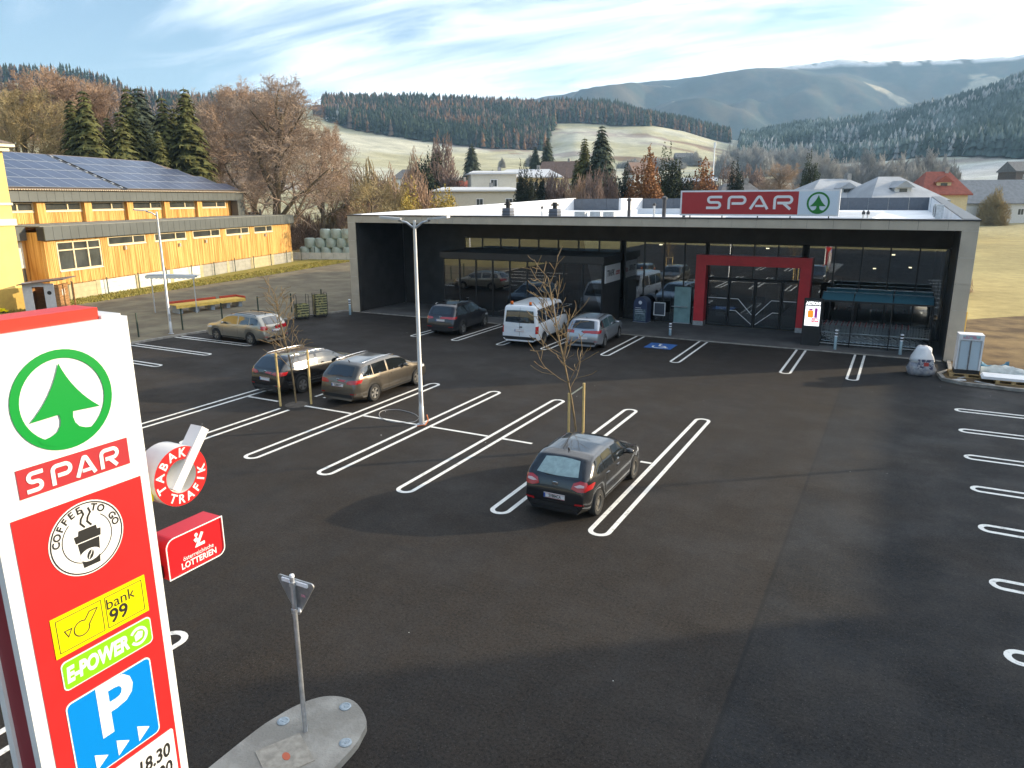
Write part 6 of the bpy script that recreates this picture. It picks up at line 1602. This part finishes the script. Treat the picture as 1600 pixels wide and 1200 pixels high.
def shrub(kind_me, name, loc, sc, label, cat='bush', group=None, rz=0.0, part='twigs'):
    global stem_me
    me_, a_ = kind_me(sc[2]/sc[0])
    e = empty(name, loc, rz, label, cat, group); e.scale = (sc[0], sc[1], sc[2]/a_)
    if stem_me is None:
        o = MB().tube([(0, 0, -.1), (.02, .01, .3), (-.02, .02, .62)], [.05, .04, .015], 6).build('stem', M_bark); stem_me = o.data; bpy.data.objects.remove(o)
    link_mesh('stem', stem_me, None, e); link_mesh(part, me_, None, e); return e
_bc = {}
def BK(*spec):
    def get(asp):
        a = max(.6, round(asp*2)/2); k = (spec[0], a)
        if k not in _bc: _bc[k] = bush_mesh(*spec, asp=a)
        return _bc[k], a
    return get
B_tw = [BK(s, m) for s, m in ((1, M_twig_r), (2, M_twig_y), (3, mat('twig_pink', (.24, .17, .14), rough=.9, noise=.3, nscale=.5)))]
B_fr = BK(4, mat('twig_frosty', (.34, .33, .31), rough=.9, noise=.25, nscale=.3), 2200)
B_or = BK(5, mat('beech_leaf', (.30, .135, .045), rough=.8, noise=.4, nscale=.8), 2600, 4.0)
B_gr = BK(6, mat('evergreen_leaf', (.045, .060, .022), rough=.8, noise=.5, nscale=.8), 2600, 4.0)
B_dk = BK(7, mat('thuja_leaf', (.018, .028, .014), rough=.8, noise=.5, nscale=1.0), 2600, 4.5)
B_yl = BK(8, mat('yellow_leaf', (.40, .30, .06), rough=.8, noise=.3, nscale=.8), 1500, 2.5)
G2 = 'bushes and hedges beyond the shop'
_r = random.Random(31)
BU = [  # px, distance, half width, height, mesh, label
 (470, 116, 5, 5.0, B_tw[0], 'low reddish thicket left of the bales'), (530, 118, 5, 6.0, B_tw[1], 'olive thicket above the bales'), (560, 104, 5, 6.5, B_tw[0], 'reddish thicket behind the left roof end'), (620, 98, 4, 8.2, B_tw[1], 'yellowish bare bush by the left roof end'),
 (650, 125, 6, 10, B_tw[0], 'reddish bush before the dark-roofed house'), (640, 95, 2.6, 8.0, B_yl, 'yellow leaved bush above the left roof end'), (695, 120, 4, 8.4, B_yl, 'yellow green bush left of the pale house'), (672, 140, 5, 13, B_gr, 'dark evergreen tree left of the pale house'),
 (690, 142, 5.5, 16, B_tw[2], 'pinkish bare poplar-like bush left of the pale house'), (655, 160, 7, 14, B_tw[0], 'red brown thicket in the gardens'), (815, 104, 1.7, 10.0, B_dk, 'tall dark thuja right of the pale house'), (828, 104, 1.6, 9.4, B_dk, 'second dark thuja right of the pale house'),
 (843, 110, 2.4, 9.2, B_dk, 'third dark thuja in the garden hedge'), (862, 112, 3.8, 9.6, B_tw[2], 'pinkish bare bush under the big spruces'), (880, 108, 3.4, 9.0, B_tw[2], 'grey pink bush left of the big spruces'), (905, 100, 3.2, 8.7, B_tw[0], 'reddish bush before the big spruces'),
 (925, 96, 3.2, 9.2, B_tw[2], 'pinkish frosty bush before the big spruces'), (950, 98, 3.4, 9.2, B_tw[2], 'wide pinkish bush right before the spruces'), (975, 104, 2.8, 9.4, B_dk, 'dark hedge bush left of the brown beech'), (1010, 100, 3.4, 11.3, B_or, 'rust-brown leafy beech beyond the roof'),
 (1043, 104, 3.0, 11.4, B_gr, 'round dark green tree right of the rust-brown beech'), (1062, 104, 2.8, 9.6, B_dk, 'dark hedge bush right of the round green tree'), (1095, 112, 4.2, 10.3, B_or, 'smaller rust-brown beech left of the roof sign'), (1135, 128, 4.5, 10.5, B_tw[2], 'grey bush behind the roof sign'),
 (1148, 112, 2.0, 10.2, B_dk, 'small dark conifer bush behind the roof sign'), (1262, 150, 3, 12.3, B_gr, 'dark green bush left of the hip-roofed house'), (1175, 200, 8, 11, B_tw[2], 'pale bare bush below the frosty wood'), (1480, 150, 4, 9, B_tw[2], 'pale bush before the low grey-roofed house'),
 (1556, 180, 3.3, 6.5, B_tw[1], 'brown round bush on the lawn at the right edge'), (1500, 66, 2.0, 1.8, B_tw[0], 'low bush beside the shop side wall'), (575, 118, 6, 11, B_tw[1], 'dense olive thicket left of the gardens'), (605, 112, 5, 10, B_tw[0], 'tall reddish thicket behind the roof corner')]
for px, D, hw_, h_, me, lab in BU:
    shrub(me, 'bush', at_px(px, D), (hw_, hw_, h_), lab, group=G2, rz=_r.uniform(0, 6), part='leaves' if me in (B_or, B_gr, B_dk, B_yl) else 'twigs')
for i in range(13):
    px = 1255 + i*19 + _r.uniform(-5, 5); D = 285 + _r.uniform(-25, 40)
    nth = ['first', 'second', 'third', 'fourth', 'fifth', 'sixth', 'seventh', 'eighth', 'ninth', 'tenth', 'eleventh', 'twelfth', 'thirteenth'][i]
    shrub(B_fr, 'bush', at_px(px, D), (_r.uniform(5, 8), _r.uniform(5, 8), _r.uniform(11, 16)), 'frosty grey tree in the row below the right wood, %s from the left' % nth, group='row of frosty trees before the right hill', rz=_r.uniform(0, 6))
for i in range(16):
    px = 1130 + i*9 + _r.uniform(-3, 3); D = 520 + _r.uniform(-60, 120)
    nth = ['first', 'second', 'third', 'fourth', 'fifth', 'sixth', 'seventh', 'eighth', 'ninth', 'tenth', 'eleventh', 'twelfth', 'thirteenth', 'fourteenth', 'fifteenth', 'sixteenth'][i]
    shrub(B_fr, 'bush', at_px(px, D), (_r.uniform(7, 11), _r.uniform(7, 11), _r.uniform(14, 20)), 'hoary tree in the valley wood before the snowy field, %s from the left' % nth, group='hoary trees of the valley wood', rz=_r.uniform(0, 6))
for i, (px, D, w_, h_) in enumerate(((785, 520, 3, 6), (828, 560, 4, 8), (1080, 620, 9, 10), (1020, 560, 12, 8), (985, 600, 12, 7), (1050, 590, 12, 7), (735, 430, 4, 5))):
    shrub(B_fr, 'bush', at_px(px, D), (w_, w_, h_), ('lone small tree on the pale field', 'lone round tree on the pale field', 'bush row end on the right field', 'frosty hedge in the middle of the right field', 'frosty hedge at the left of the right field', 'frosty hedge before the far farm', 'small bush at the lower edge of the pale field')[i], group='far field bushes')
# spruces
def spruce_mesh(seed, m, tiers=30, per=11, wid=.19):
    per = int(per*1.5); tiers = int(tiers*1.3)
    rg = np.random.default_rng(seed); V = []; F = []
    for t in range(tiers):
        z = .05 + .93*(t/tiers); Lb = wid*(1-z)**.8*rg.uniform(.85, 1.1) + .012
        for b in range(per):
            a = 2*PI*(b + rg.uniform(-.35, .35))/per + t*.7; L = Lb*rg.uniform(.72, 1.15); dr = rg.uniform(.45, .95)
            pts = [np.array([math.cos(a)*L*q, math.sin(a)*L*q, z + .02 - dr*L*q*q + (.10*L if q > .9 else 0)]) for q in (0, .35, .7, 1.0)]
            sd = np.array([-math.sin(a), math.cos(a), 0])
            for k in range(3):
                w0 = L*(.46, .42, .28)[k]
                for s in (-1, 1):
                    o = len(V); hang = np.array([0, 0, -rg.uniform(.1, .4)*w0])
                    V += [pts[k], pts[k+1], pts[k]*.4+pts[k+1]*.6 + sd*s*w0*rg.uniform(.7, 1.2) + hang]; F.append((o, o+1, o+2))
                    o = len(V); V += [pts[k]*.6+pts[k+1]*.4, pts[k+1], pts[k+1] + sd*s*w0*.5*rg.uniform(.6, 1.3) + hang*1.6 + (pts[k+1]-pts[k])*.4]; F.append((o, o+1, o+2))
    o = np_mesh('foliage', np.array(V), np.array(F), m); me = o.data; bpy.data.objects.remove(o); return me
M_sp = mat('spruce_needles', (.105, .108, .036), rough=.85, spec=.2, noise=.5, nscale=.9)
M_spb = mat('blue_spruce_needles', (.060, .075, .050), rough=.85, spec=.2, noise=.45, nscale=.9)
S_me = [spruce_mesh(1, M_sp), spruce_mesh(2, M_sp, 34, 12, .16), spruce_mesh(3, M_spb, 30, 13, .22), spruce_mesh(7, M_sp, 26, 10, .21), spruce_mesh(9, M_sp, 32, 12, .17)]
o = MB().lathe([(.016, -.01), (.012, .3), (.004, .9), (.001, .99)], 7).build('trunk', M_bark); sp_tr = o.data; bpy.data.objects.remove(o)
def spruce(px, D, h, kind, label, group, w=1.0, z=0.0):
    e = empty('spruce_tree', at_px(px, D, z), _r.uniform(0, 6), label, 'tree', group); e.scale = (h*w, h*w, h)
    link_mesh('trunk', sp_tr, None, e); link_mesh('foliage', S_me[kind], None, e)
G3 = 'spruces behind the school'
for px, D, h, k, lab in ((131, 88, 17.5, 1, 'slim spruce, leftmost behind the solar roof'), (152, 86, 18.4, 0, 'tall spruce, second from the left behind the solar roof'), (183, 88, 16.0, 1, 'lower spruce, third from the left behind the solar roof'), (203, 87, 16.6, 1, 'slender spruce before the gap, fourth from the left'), (218, 90, 19.3, 0, 'tall spruce in the middle of the row behind the school'),
    (240, 92, 15.5, 0, 'short full spruce right of the middle one'), (258, 86, 14.6, 0, 'shorter spruce left of the right-hand group'), (270, 90, 18.6, 1, 'slim tall spruce in the right-hand group'), (286, 91, 17.6, 1, 'spruce second from the right end of the row'), (305, 88, 19.3, 0, 'tallest spruce at the right end of the row'), (322, 92, 13, 0, 'low spruce at the right foot of the row')):
    spruce(px, D+18, (7.2+(h-7.2)*(D+18)/D)*.97, (k, 3, 4)[_r.randrange(3)], lab, G3, _r.uniform(.98, 1.3))
spruce(236, 122, 23, 2, 'dark spruce towering behind the middle of the row', G3, 1.3)
G4 = 'spruces beyond the shop'
spruce(938, 112, 17.6, 2, 'large blue-green spruce behind the shop roof', G4, 1.15); spruce(912, 114, 16.0, 1, 'narrower spruce close left of the large one', G4, 1.15); spruce(900, 116, 13.0, 1, 'lower spruce at the left of the pair', G4)
spruce(836, 225, 18.5, 2, 'left of two distant spruces on the valley floor', G4, 1.1); spruce(855, 225, 21, 2, 'right of two distant spruces on the valley floor', G4, 1.1); spruce(738, 200, 19, 2, 'distant dark conifer left of the pale house', G4, 1.2); spruce(770, 230, 12, 2, 'small conifer behind the pale house', G4)
# young staked saplings
def sapling(x, y, H, label, seed, stakes):
    S = grow(seed, H, .34, 1.05, (20, 4), .036, up=.75, fork=.30)
    e = empty('young_tree', (x, y, 0), 0, label, 'tree')
    M_sb = mat('sapling_bark', (.20, .14, .07), rough=.8, noise=.2, nscale=9)
    for nm, L in (('trunk', [s for s in S if s[0] == 0]), ('crown', [s for s in S if s[0] > 0])):
        segs_mesh(nm, [s[1] for s in L], [s[2] for s in L], [min(s[3], .012) if nm == 'crown' else s[3] for s in L], [max(min(s[4], .010), .005) for s in L] if nm == 'crown' else [max(s[4], .012) for s in L], 5, M_sb, e)
    so = MB().lathe([(.42, 0), (.36, .03), (.2, .06), (.01, .07)], 14).build('soil', mat('planting_soil', (.09, .075, .06), rough=.95, noise=.3, nscale=9, bump=.8, bscale=25), e)
    M_st = mat('stake_wood', (.58, .42, .17), rough=.75, noise=.12, nscale=6)
    for dx, dy, h, lean in stakes: MB().tube([(dx, dy, 0), (dx+lean, dy, h)], .04, 8).build('stake', M_st, e)
    (a, b) = stakes[0], stakes[1]
    MB().ribbon([(0, 0), (1, 0)], .05, .02, Matrix(((b[0]-a[0]+b[3]-a[3], 0, 0, a[0]+a[3]), (b[1]-a[1], 0, 1, a[1]), (b[2]-a[2], 1, 0, a[2]-.08), (0, 0, 0, 1)))).build('tie', mat('tie_band', (.7, .66, .5), rough=.7), e)
    return e
sapling(-18.8, 18.76, 5.2, 'bare sapling with two stakes between the dark estates', 41, ((-.36, -.42, 1.95, -.03), (.42, .30, 2.0, 0)))
sapling(-7.85, 18.76, 6.5, 'bare sapling with two stakes behind the charcoal hatchback', 47, ((-.22, -.08, 1.75, 0), (.16, .10, 2.05, 0)))
# ------------------------------------------------------------------ houses beyond the shop
def house(px, D, w, dep, wall_h, roof_h, rz, wall, roof, label, hip=0.0, wins=3, storeys=1, chim=True, z=None, over=.5, cat='house', dormer=False):
    p = at_px(px, D); e = empty('house', (p[0], p[1], p[2] if z is None else z), rz, label, cat, 'houses beyond the shop')
    MB().box(-w/2, w/2, -dep/2, dep/2, -1, wall_h).build('wall', wall, e)
    h0 = hip*w/2
    v = [(-w/2-over, -dep/2-over, wall_h-.1), (w/2+over, -dep/2-over, wall_h-.1), (w/2+over, dep/2+over, wall_h-.1), (-w/2-over, dep/2+over, wall_h-.1), (-w/2-over+h0, 0, wall_h+roof_h), (w/2+over-h0, 0, wall_h+roof_h)]
    v += [(x, y, z_-.22) for x, y, z_ in v[:4]]
    rf = pydata('roof', v, [(0, 1, 5, 4), (1, 2, 5), (2, 3, 4, 5), (3, 0, 4), (0, 6, 7, 1), (1, 7, 8, 2), (2, 8, 9, 3), (3, 9, 6, 0), (6, 9, 8, 7)], roof, e)
    if not hip:
        pydata('gable', [(-w/2+.01, -dep/2, wall_h-.12), (-w/2+.01, dep/2, wall_h-.12), (-w/2+.01, 0, wall_h+roof_h*.86)], [(0, 2, 1)], wall, e); pydata('gable', [(w/2-.01, -dep/2, wall_h-.12), (w/2-.01, dep/2, wall_h-.12), (w/2-.01, 0, wall_h+roof_h*.86)], [(0, 1, 2)], wall, e)
    if chim: MB().box(w*.15, w*.15+.6, -.3, .3, wall_h+roof_h*.6, wall_h+roof_h+.7).build('chimney', M_conc, rf)
    fh = wall_h/storeys
    for st_ in range(storeys):
        for k in range(wins):
            x = -w/2 + w*(k+.5)/wins; z0 = st_*fh + fh*.35
            wd = MB().box(x-.62, x+.62, -dep/2-.05, -dep/2-.005, z0, z0+1.35).build('window', M_white, e)
            MB().box(x-.52, x-.03, -dep/2-.06, -dep/2-.051, z0+.1, z0+1.25).build('pane', M_fwin, wd); MB().box(x+.03, x+.52, -dep/2-.06, -dep/2-.051, z0+.1, z0+1.25).build('pane', M_fwin, wd)
        for y in (-dep/4, dep/4):
            wd = MB().box(w/2+.005, w/2+.05, y-.55, y+.55, st_*fh+fh*.35, st_*fh+fh*.35+1.3).build('window', M_white, e); MB().box(w/2+.051, w/2+.06, y-.45, y+.45, st_*fh+fh*.35+.1, st_*fh+fh*.35+1.2).build('pane', M_fwin, wd)
    if dormer:
        for x in ((-w*.22, w*.2) if dormer == 2 else (0,)):
            d_ = MB().box(x-1.1, x+1.1, -dep*.36, -dep*.1, wall_h+roof_h*.15, wall_h+roof_h*.52).build('dormer', wall if dormer != 2 else M_tile, e)
            pydata('dormer_roof', [(x-1.4, -dep*.40, wall_h+roof_h*.50), (x+1.4, -dep*.40, wall_h+roof_h*.50), (x, -dep*.40, wall_h+roof_h*.80), (x-1.4, 0, wall_h+roof_h*.50), (x+1.4, 0, wall_h+roof_h*.50), (x, 0, wall_h+roof_h*.80)], [(0, 1, 2), (0, 2, 5, 3), (1, 4, 5, 2), (0, 3, 4, 1)], roof, d_)
            MB().box(x-.5, x+.5, -dep*.36-.05, -dep*.36-.005, wall_h+roof_h*.2, wall_h+roof_h*.46).build('dormer_window', M_fwin, d_)
    return e
W_cream = mat('cream_render', (.62, .58, .48), rough=.85, noise=.06); W_white = mat('white_render', (.68, .68, .66), rough=.85, noise=.05); W_yel = mat('yellow_house_render', (.58, .49, .30), rough=.85, noise=.05); W_brn = mat('dark_boards', (.12, .09, .07), rough=.85, noise=.2)
R_grey = mat('grey_tile', (.15, .145, .14), rough=.8, noise=.2, nscale=2); R_red = mat('red_tile', (.27, .07, .045), rough=.8, noise=.2, nscale=2); R_brn = mat('brown_tile', (.19, .12, .09), rough=.8, noise=.2, nscale=2); R_frost = mat('frosted_tile', (.30, .32, .34), rough=.8, col2=(.44, .46, .48), nscale=.35, ramp=(.35, .7)); R_white = mat('snowy_roof', (.58, .59, .60), rough=.8)
f0 = R(28)     # facades roughly towards the car park
house(745, 132, 15, 10, 8.6, .5, f0+R(8), W_cream, R_white, 'pale two-storey house with flat white roof behind the shop', hip=.3, wins=3, storeys=2)
house(768, 138, 8, 8, 11.6, .4, f0+R(8), W_cream, R_white, 'taller pale block behind the flat white-roofed house', hip=.3, wins=1, storeys=3, chim=True)
house(825, 142, 11, 9, 11.0, 1.4, f0-R(5), W_yel, R_white, 'yellow balcony house with snowy flat roof', hip=.5, wins=4, storeys=3, over=1.2)
house(715, 165, 9, 8, 6.5, 3.8, f0+R(20), W_white, R_red, 'small red-roofed house left of the pale houses', wins=2, storeys=2)
house(640, 260, 10, 9, 8.5, 3, f0, W_white, R_grey, 'white villa with dark hipped roof before the field', hip=.7, wins=3, storeys=2)
house(680, 175, 9, 7, 7.0, 2.0, f0, W_yel, R_brn, 'small cream house half hidden by garden trees', wins=2, storeys=2)
house(640, 108, 6.5, 4, 5.0, .5, f0, W_white, R_white, 'small white shed behind the left roof end', hip=.2, wins=1, chim=False)
house(878, 215, 11, 9, 9.5, 4.5, f0-R(20), W_yel, R_brn, 'yellowish house with brown roof left of the spruces', wins=3, storeys=2)
house(998, 365, 12, 9, 6.5, 5.5, f0+R(25), W_white, R_brn, 'white farmhouse with steep brown roof at the field edge', wins=4, storeys=2)
house(1090, 390, 17, 8, 3.4, 1.6, f0-R(10), W_brn, R_frost, 'long dark barn with frosted roof on the field', wins=5, chim=False, cat='barn')
house(1066, 375, 8, 6, 2.6, 1.3, f0+R(5), W_brn, R_frost, 'lower barn left of the long barn', wins=3, chim=False, cat='barn')
house(1065, 640, 14, 9, 4, 3.5, f0, W_brn, R_grey, 'distant farm on the right field', wins=3, cat='barn')
house(1300, 116, 12, 11, 6.9, 2.7, f0+R(4), W_white, R_frost, 'white house with frosted hipped roof, left half', hip=.75, wins=4, dormer=1, chim=True)
house(1385, 112, 9.5, 10, 6.8, 2.9, f0+R(4), W_white, R_frost, 'white house with frosted hipped roof and dormer, right half', hip=.8, wins=4, dormer=1, chim=False)
house(1460, 140, 6.8, 7, 7.6, 3.4, f0-R(4), W_yel, R_red, 'yellow house with red hipped roof and dormer', hip=.62, wins=3, dormer=1)
house(1575, 190, 22, 11, 3.9, 4.6, f0-R(6), W_white, mat('slate_roof', (.20, .21, .22), rough=.7, noise=.15, nscale=1.5), 'low white bungalow with long grey roof at the right', wins=3, chim=False)
house(1596, 300, 12, 9, 8, 3, f0, W_brn, R_grey, 'dark house behind the bungalow at the right edge', wins=2, storeys=2, chim=False)
house(1150, 118, 7, 7, 7.0, 2.2, f0, W_cream, R_grey, 'grey-roofed house behind the roof sign', hip=.6, wins=2, chim=True)
# church and farms high on the left of the middle hill
ch = empty('church', at_px(537, 900), f0, 'small distant church with pale tower on the hillside', 'church')
MB().box(-2.2, 2.2, -2.2, 2.2, -2, 13).build('tower', W_white, ch); MB().lathe([(3.1, 13), (1.8, 15), (.9, 18), (.05, 21)], 8).build('spire', R_grey, ch); MB().box(-14, -2.3, -4, 4, -2, 5).build('nave', W_white, ch)
pydata('nave_roof', [(-14.5, -4.6, 4.9), (-2.3, -4.6, 4.9), (-2.3, 4.6, 4.9), (-14.5, 4.6, 4.9), (-14.5, 0, 9), (-2.3, 0, 9)], [(0, 1, 5, 4), (2, 3, 4, 5), (0, 4, 3), (1, 2, 5)], R_grey, ch)
house(527, 960, 20, 12, 9, 7, f0, W_white, R_brn, 'distant white farmhouse on the hill top', wins=3); house(508, 960, 14, 10, 7, 6, f0, W_brn, R_brn, 'distant brown farm shed on the hill top', wins=2)
ms = empty('mast', at_px(1112, 385), 0, 'pale slender mast beside the long barn', 'mast'); MB().tube([(0, 0, 0), (0, 0, 22)], [.35, .22], 8).build('pole', M_swhite, ms); MB().box(-.5, .5, -.3, .3, 19.5, 22).build('head', M_swhite, ms)
# neighbouring hall to the right of the car park (out of view, shades the near lane)
nh = empty('neighbour_hall', (38, 44, 0), 0, 'grey commercial hall east of the car park, outside the picture', 'building')
MB().box(27, 44, 34.8, 53, 0, 8.87).build('wall', M_conc, nh); MB().box(26.8, 44.2, 34.6, 53.2, 8.87, 9.17).build('roof', R_grey, nh)
MB().box(27, 44, 8, 34.5, 0, 11.8).build('wall', M_conc, nh); MB().box(26.8, 44.2, 7.8, 34.58, 11.8, 12.1).build('roof', R_grey, nh)
for k in range(6): MB().box(26.93, 26.99, 10+k*4, 12.5+k*4, 1, 3).build('window', M_fwin, nh)
settle(nh)
lamp_post(13.4, 31.8, 6.5, 'double-armed lamp post at the right-hand bays', (1, -1), R(22))

# ------------------------------------------------------------------ valley haze
hz = MB().box(-4200, 4200, -4200, 4200, -2, 700).build('haze')
hm = bpy.data.materials.new('haze'); hm.use_nodes = True; hn, hl = hm.node_tree.nodes, hm.node_tree.links; hn.clear()
ho = hn.new('ShaderNodeOutputMaterial'); pv_ = hn.new('ShaderNodeVolumePrincipled'); pv_.inputs['Color'].default_value = (.40, .67, 1.0, 1); pv_.inputs['Density'].default_value = .00018; pv_.inputs['Anisotropy'].default_value = .2
hl.new(pv_.outputs[0], ho.inputs['Volume']); hz.data.materials.append(hm)
tag(hz, 'thin bluish valley haze', kind='stuff')
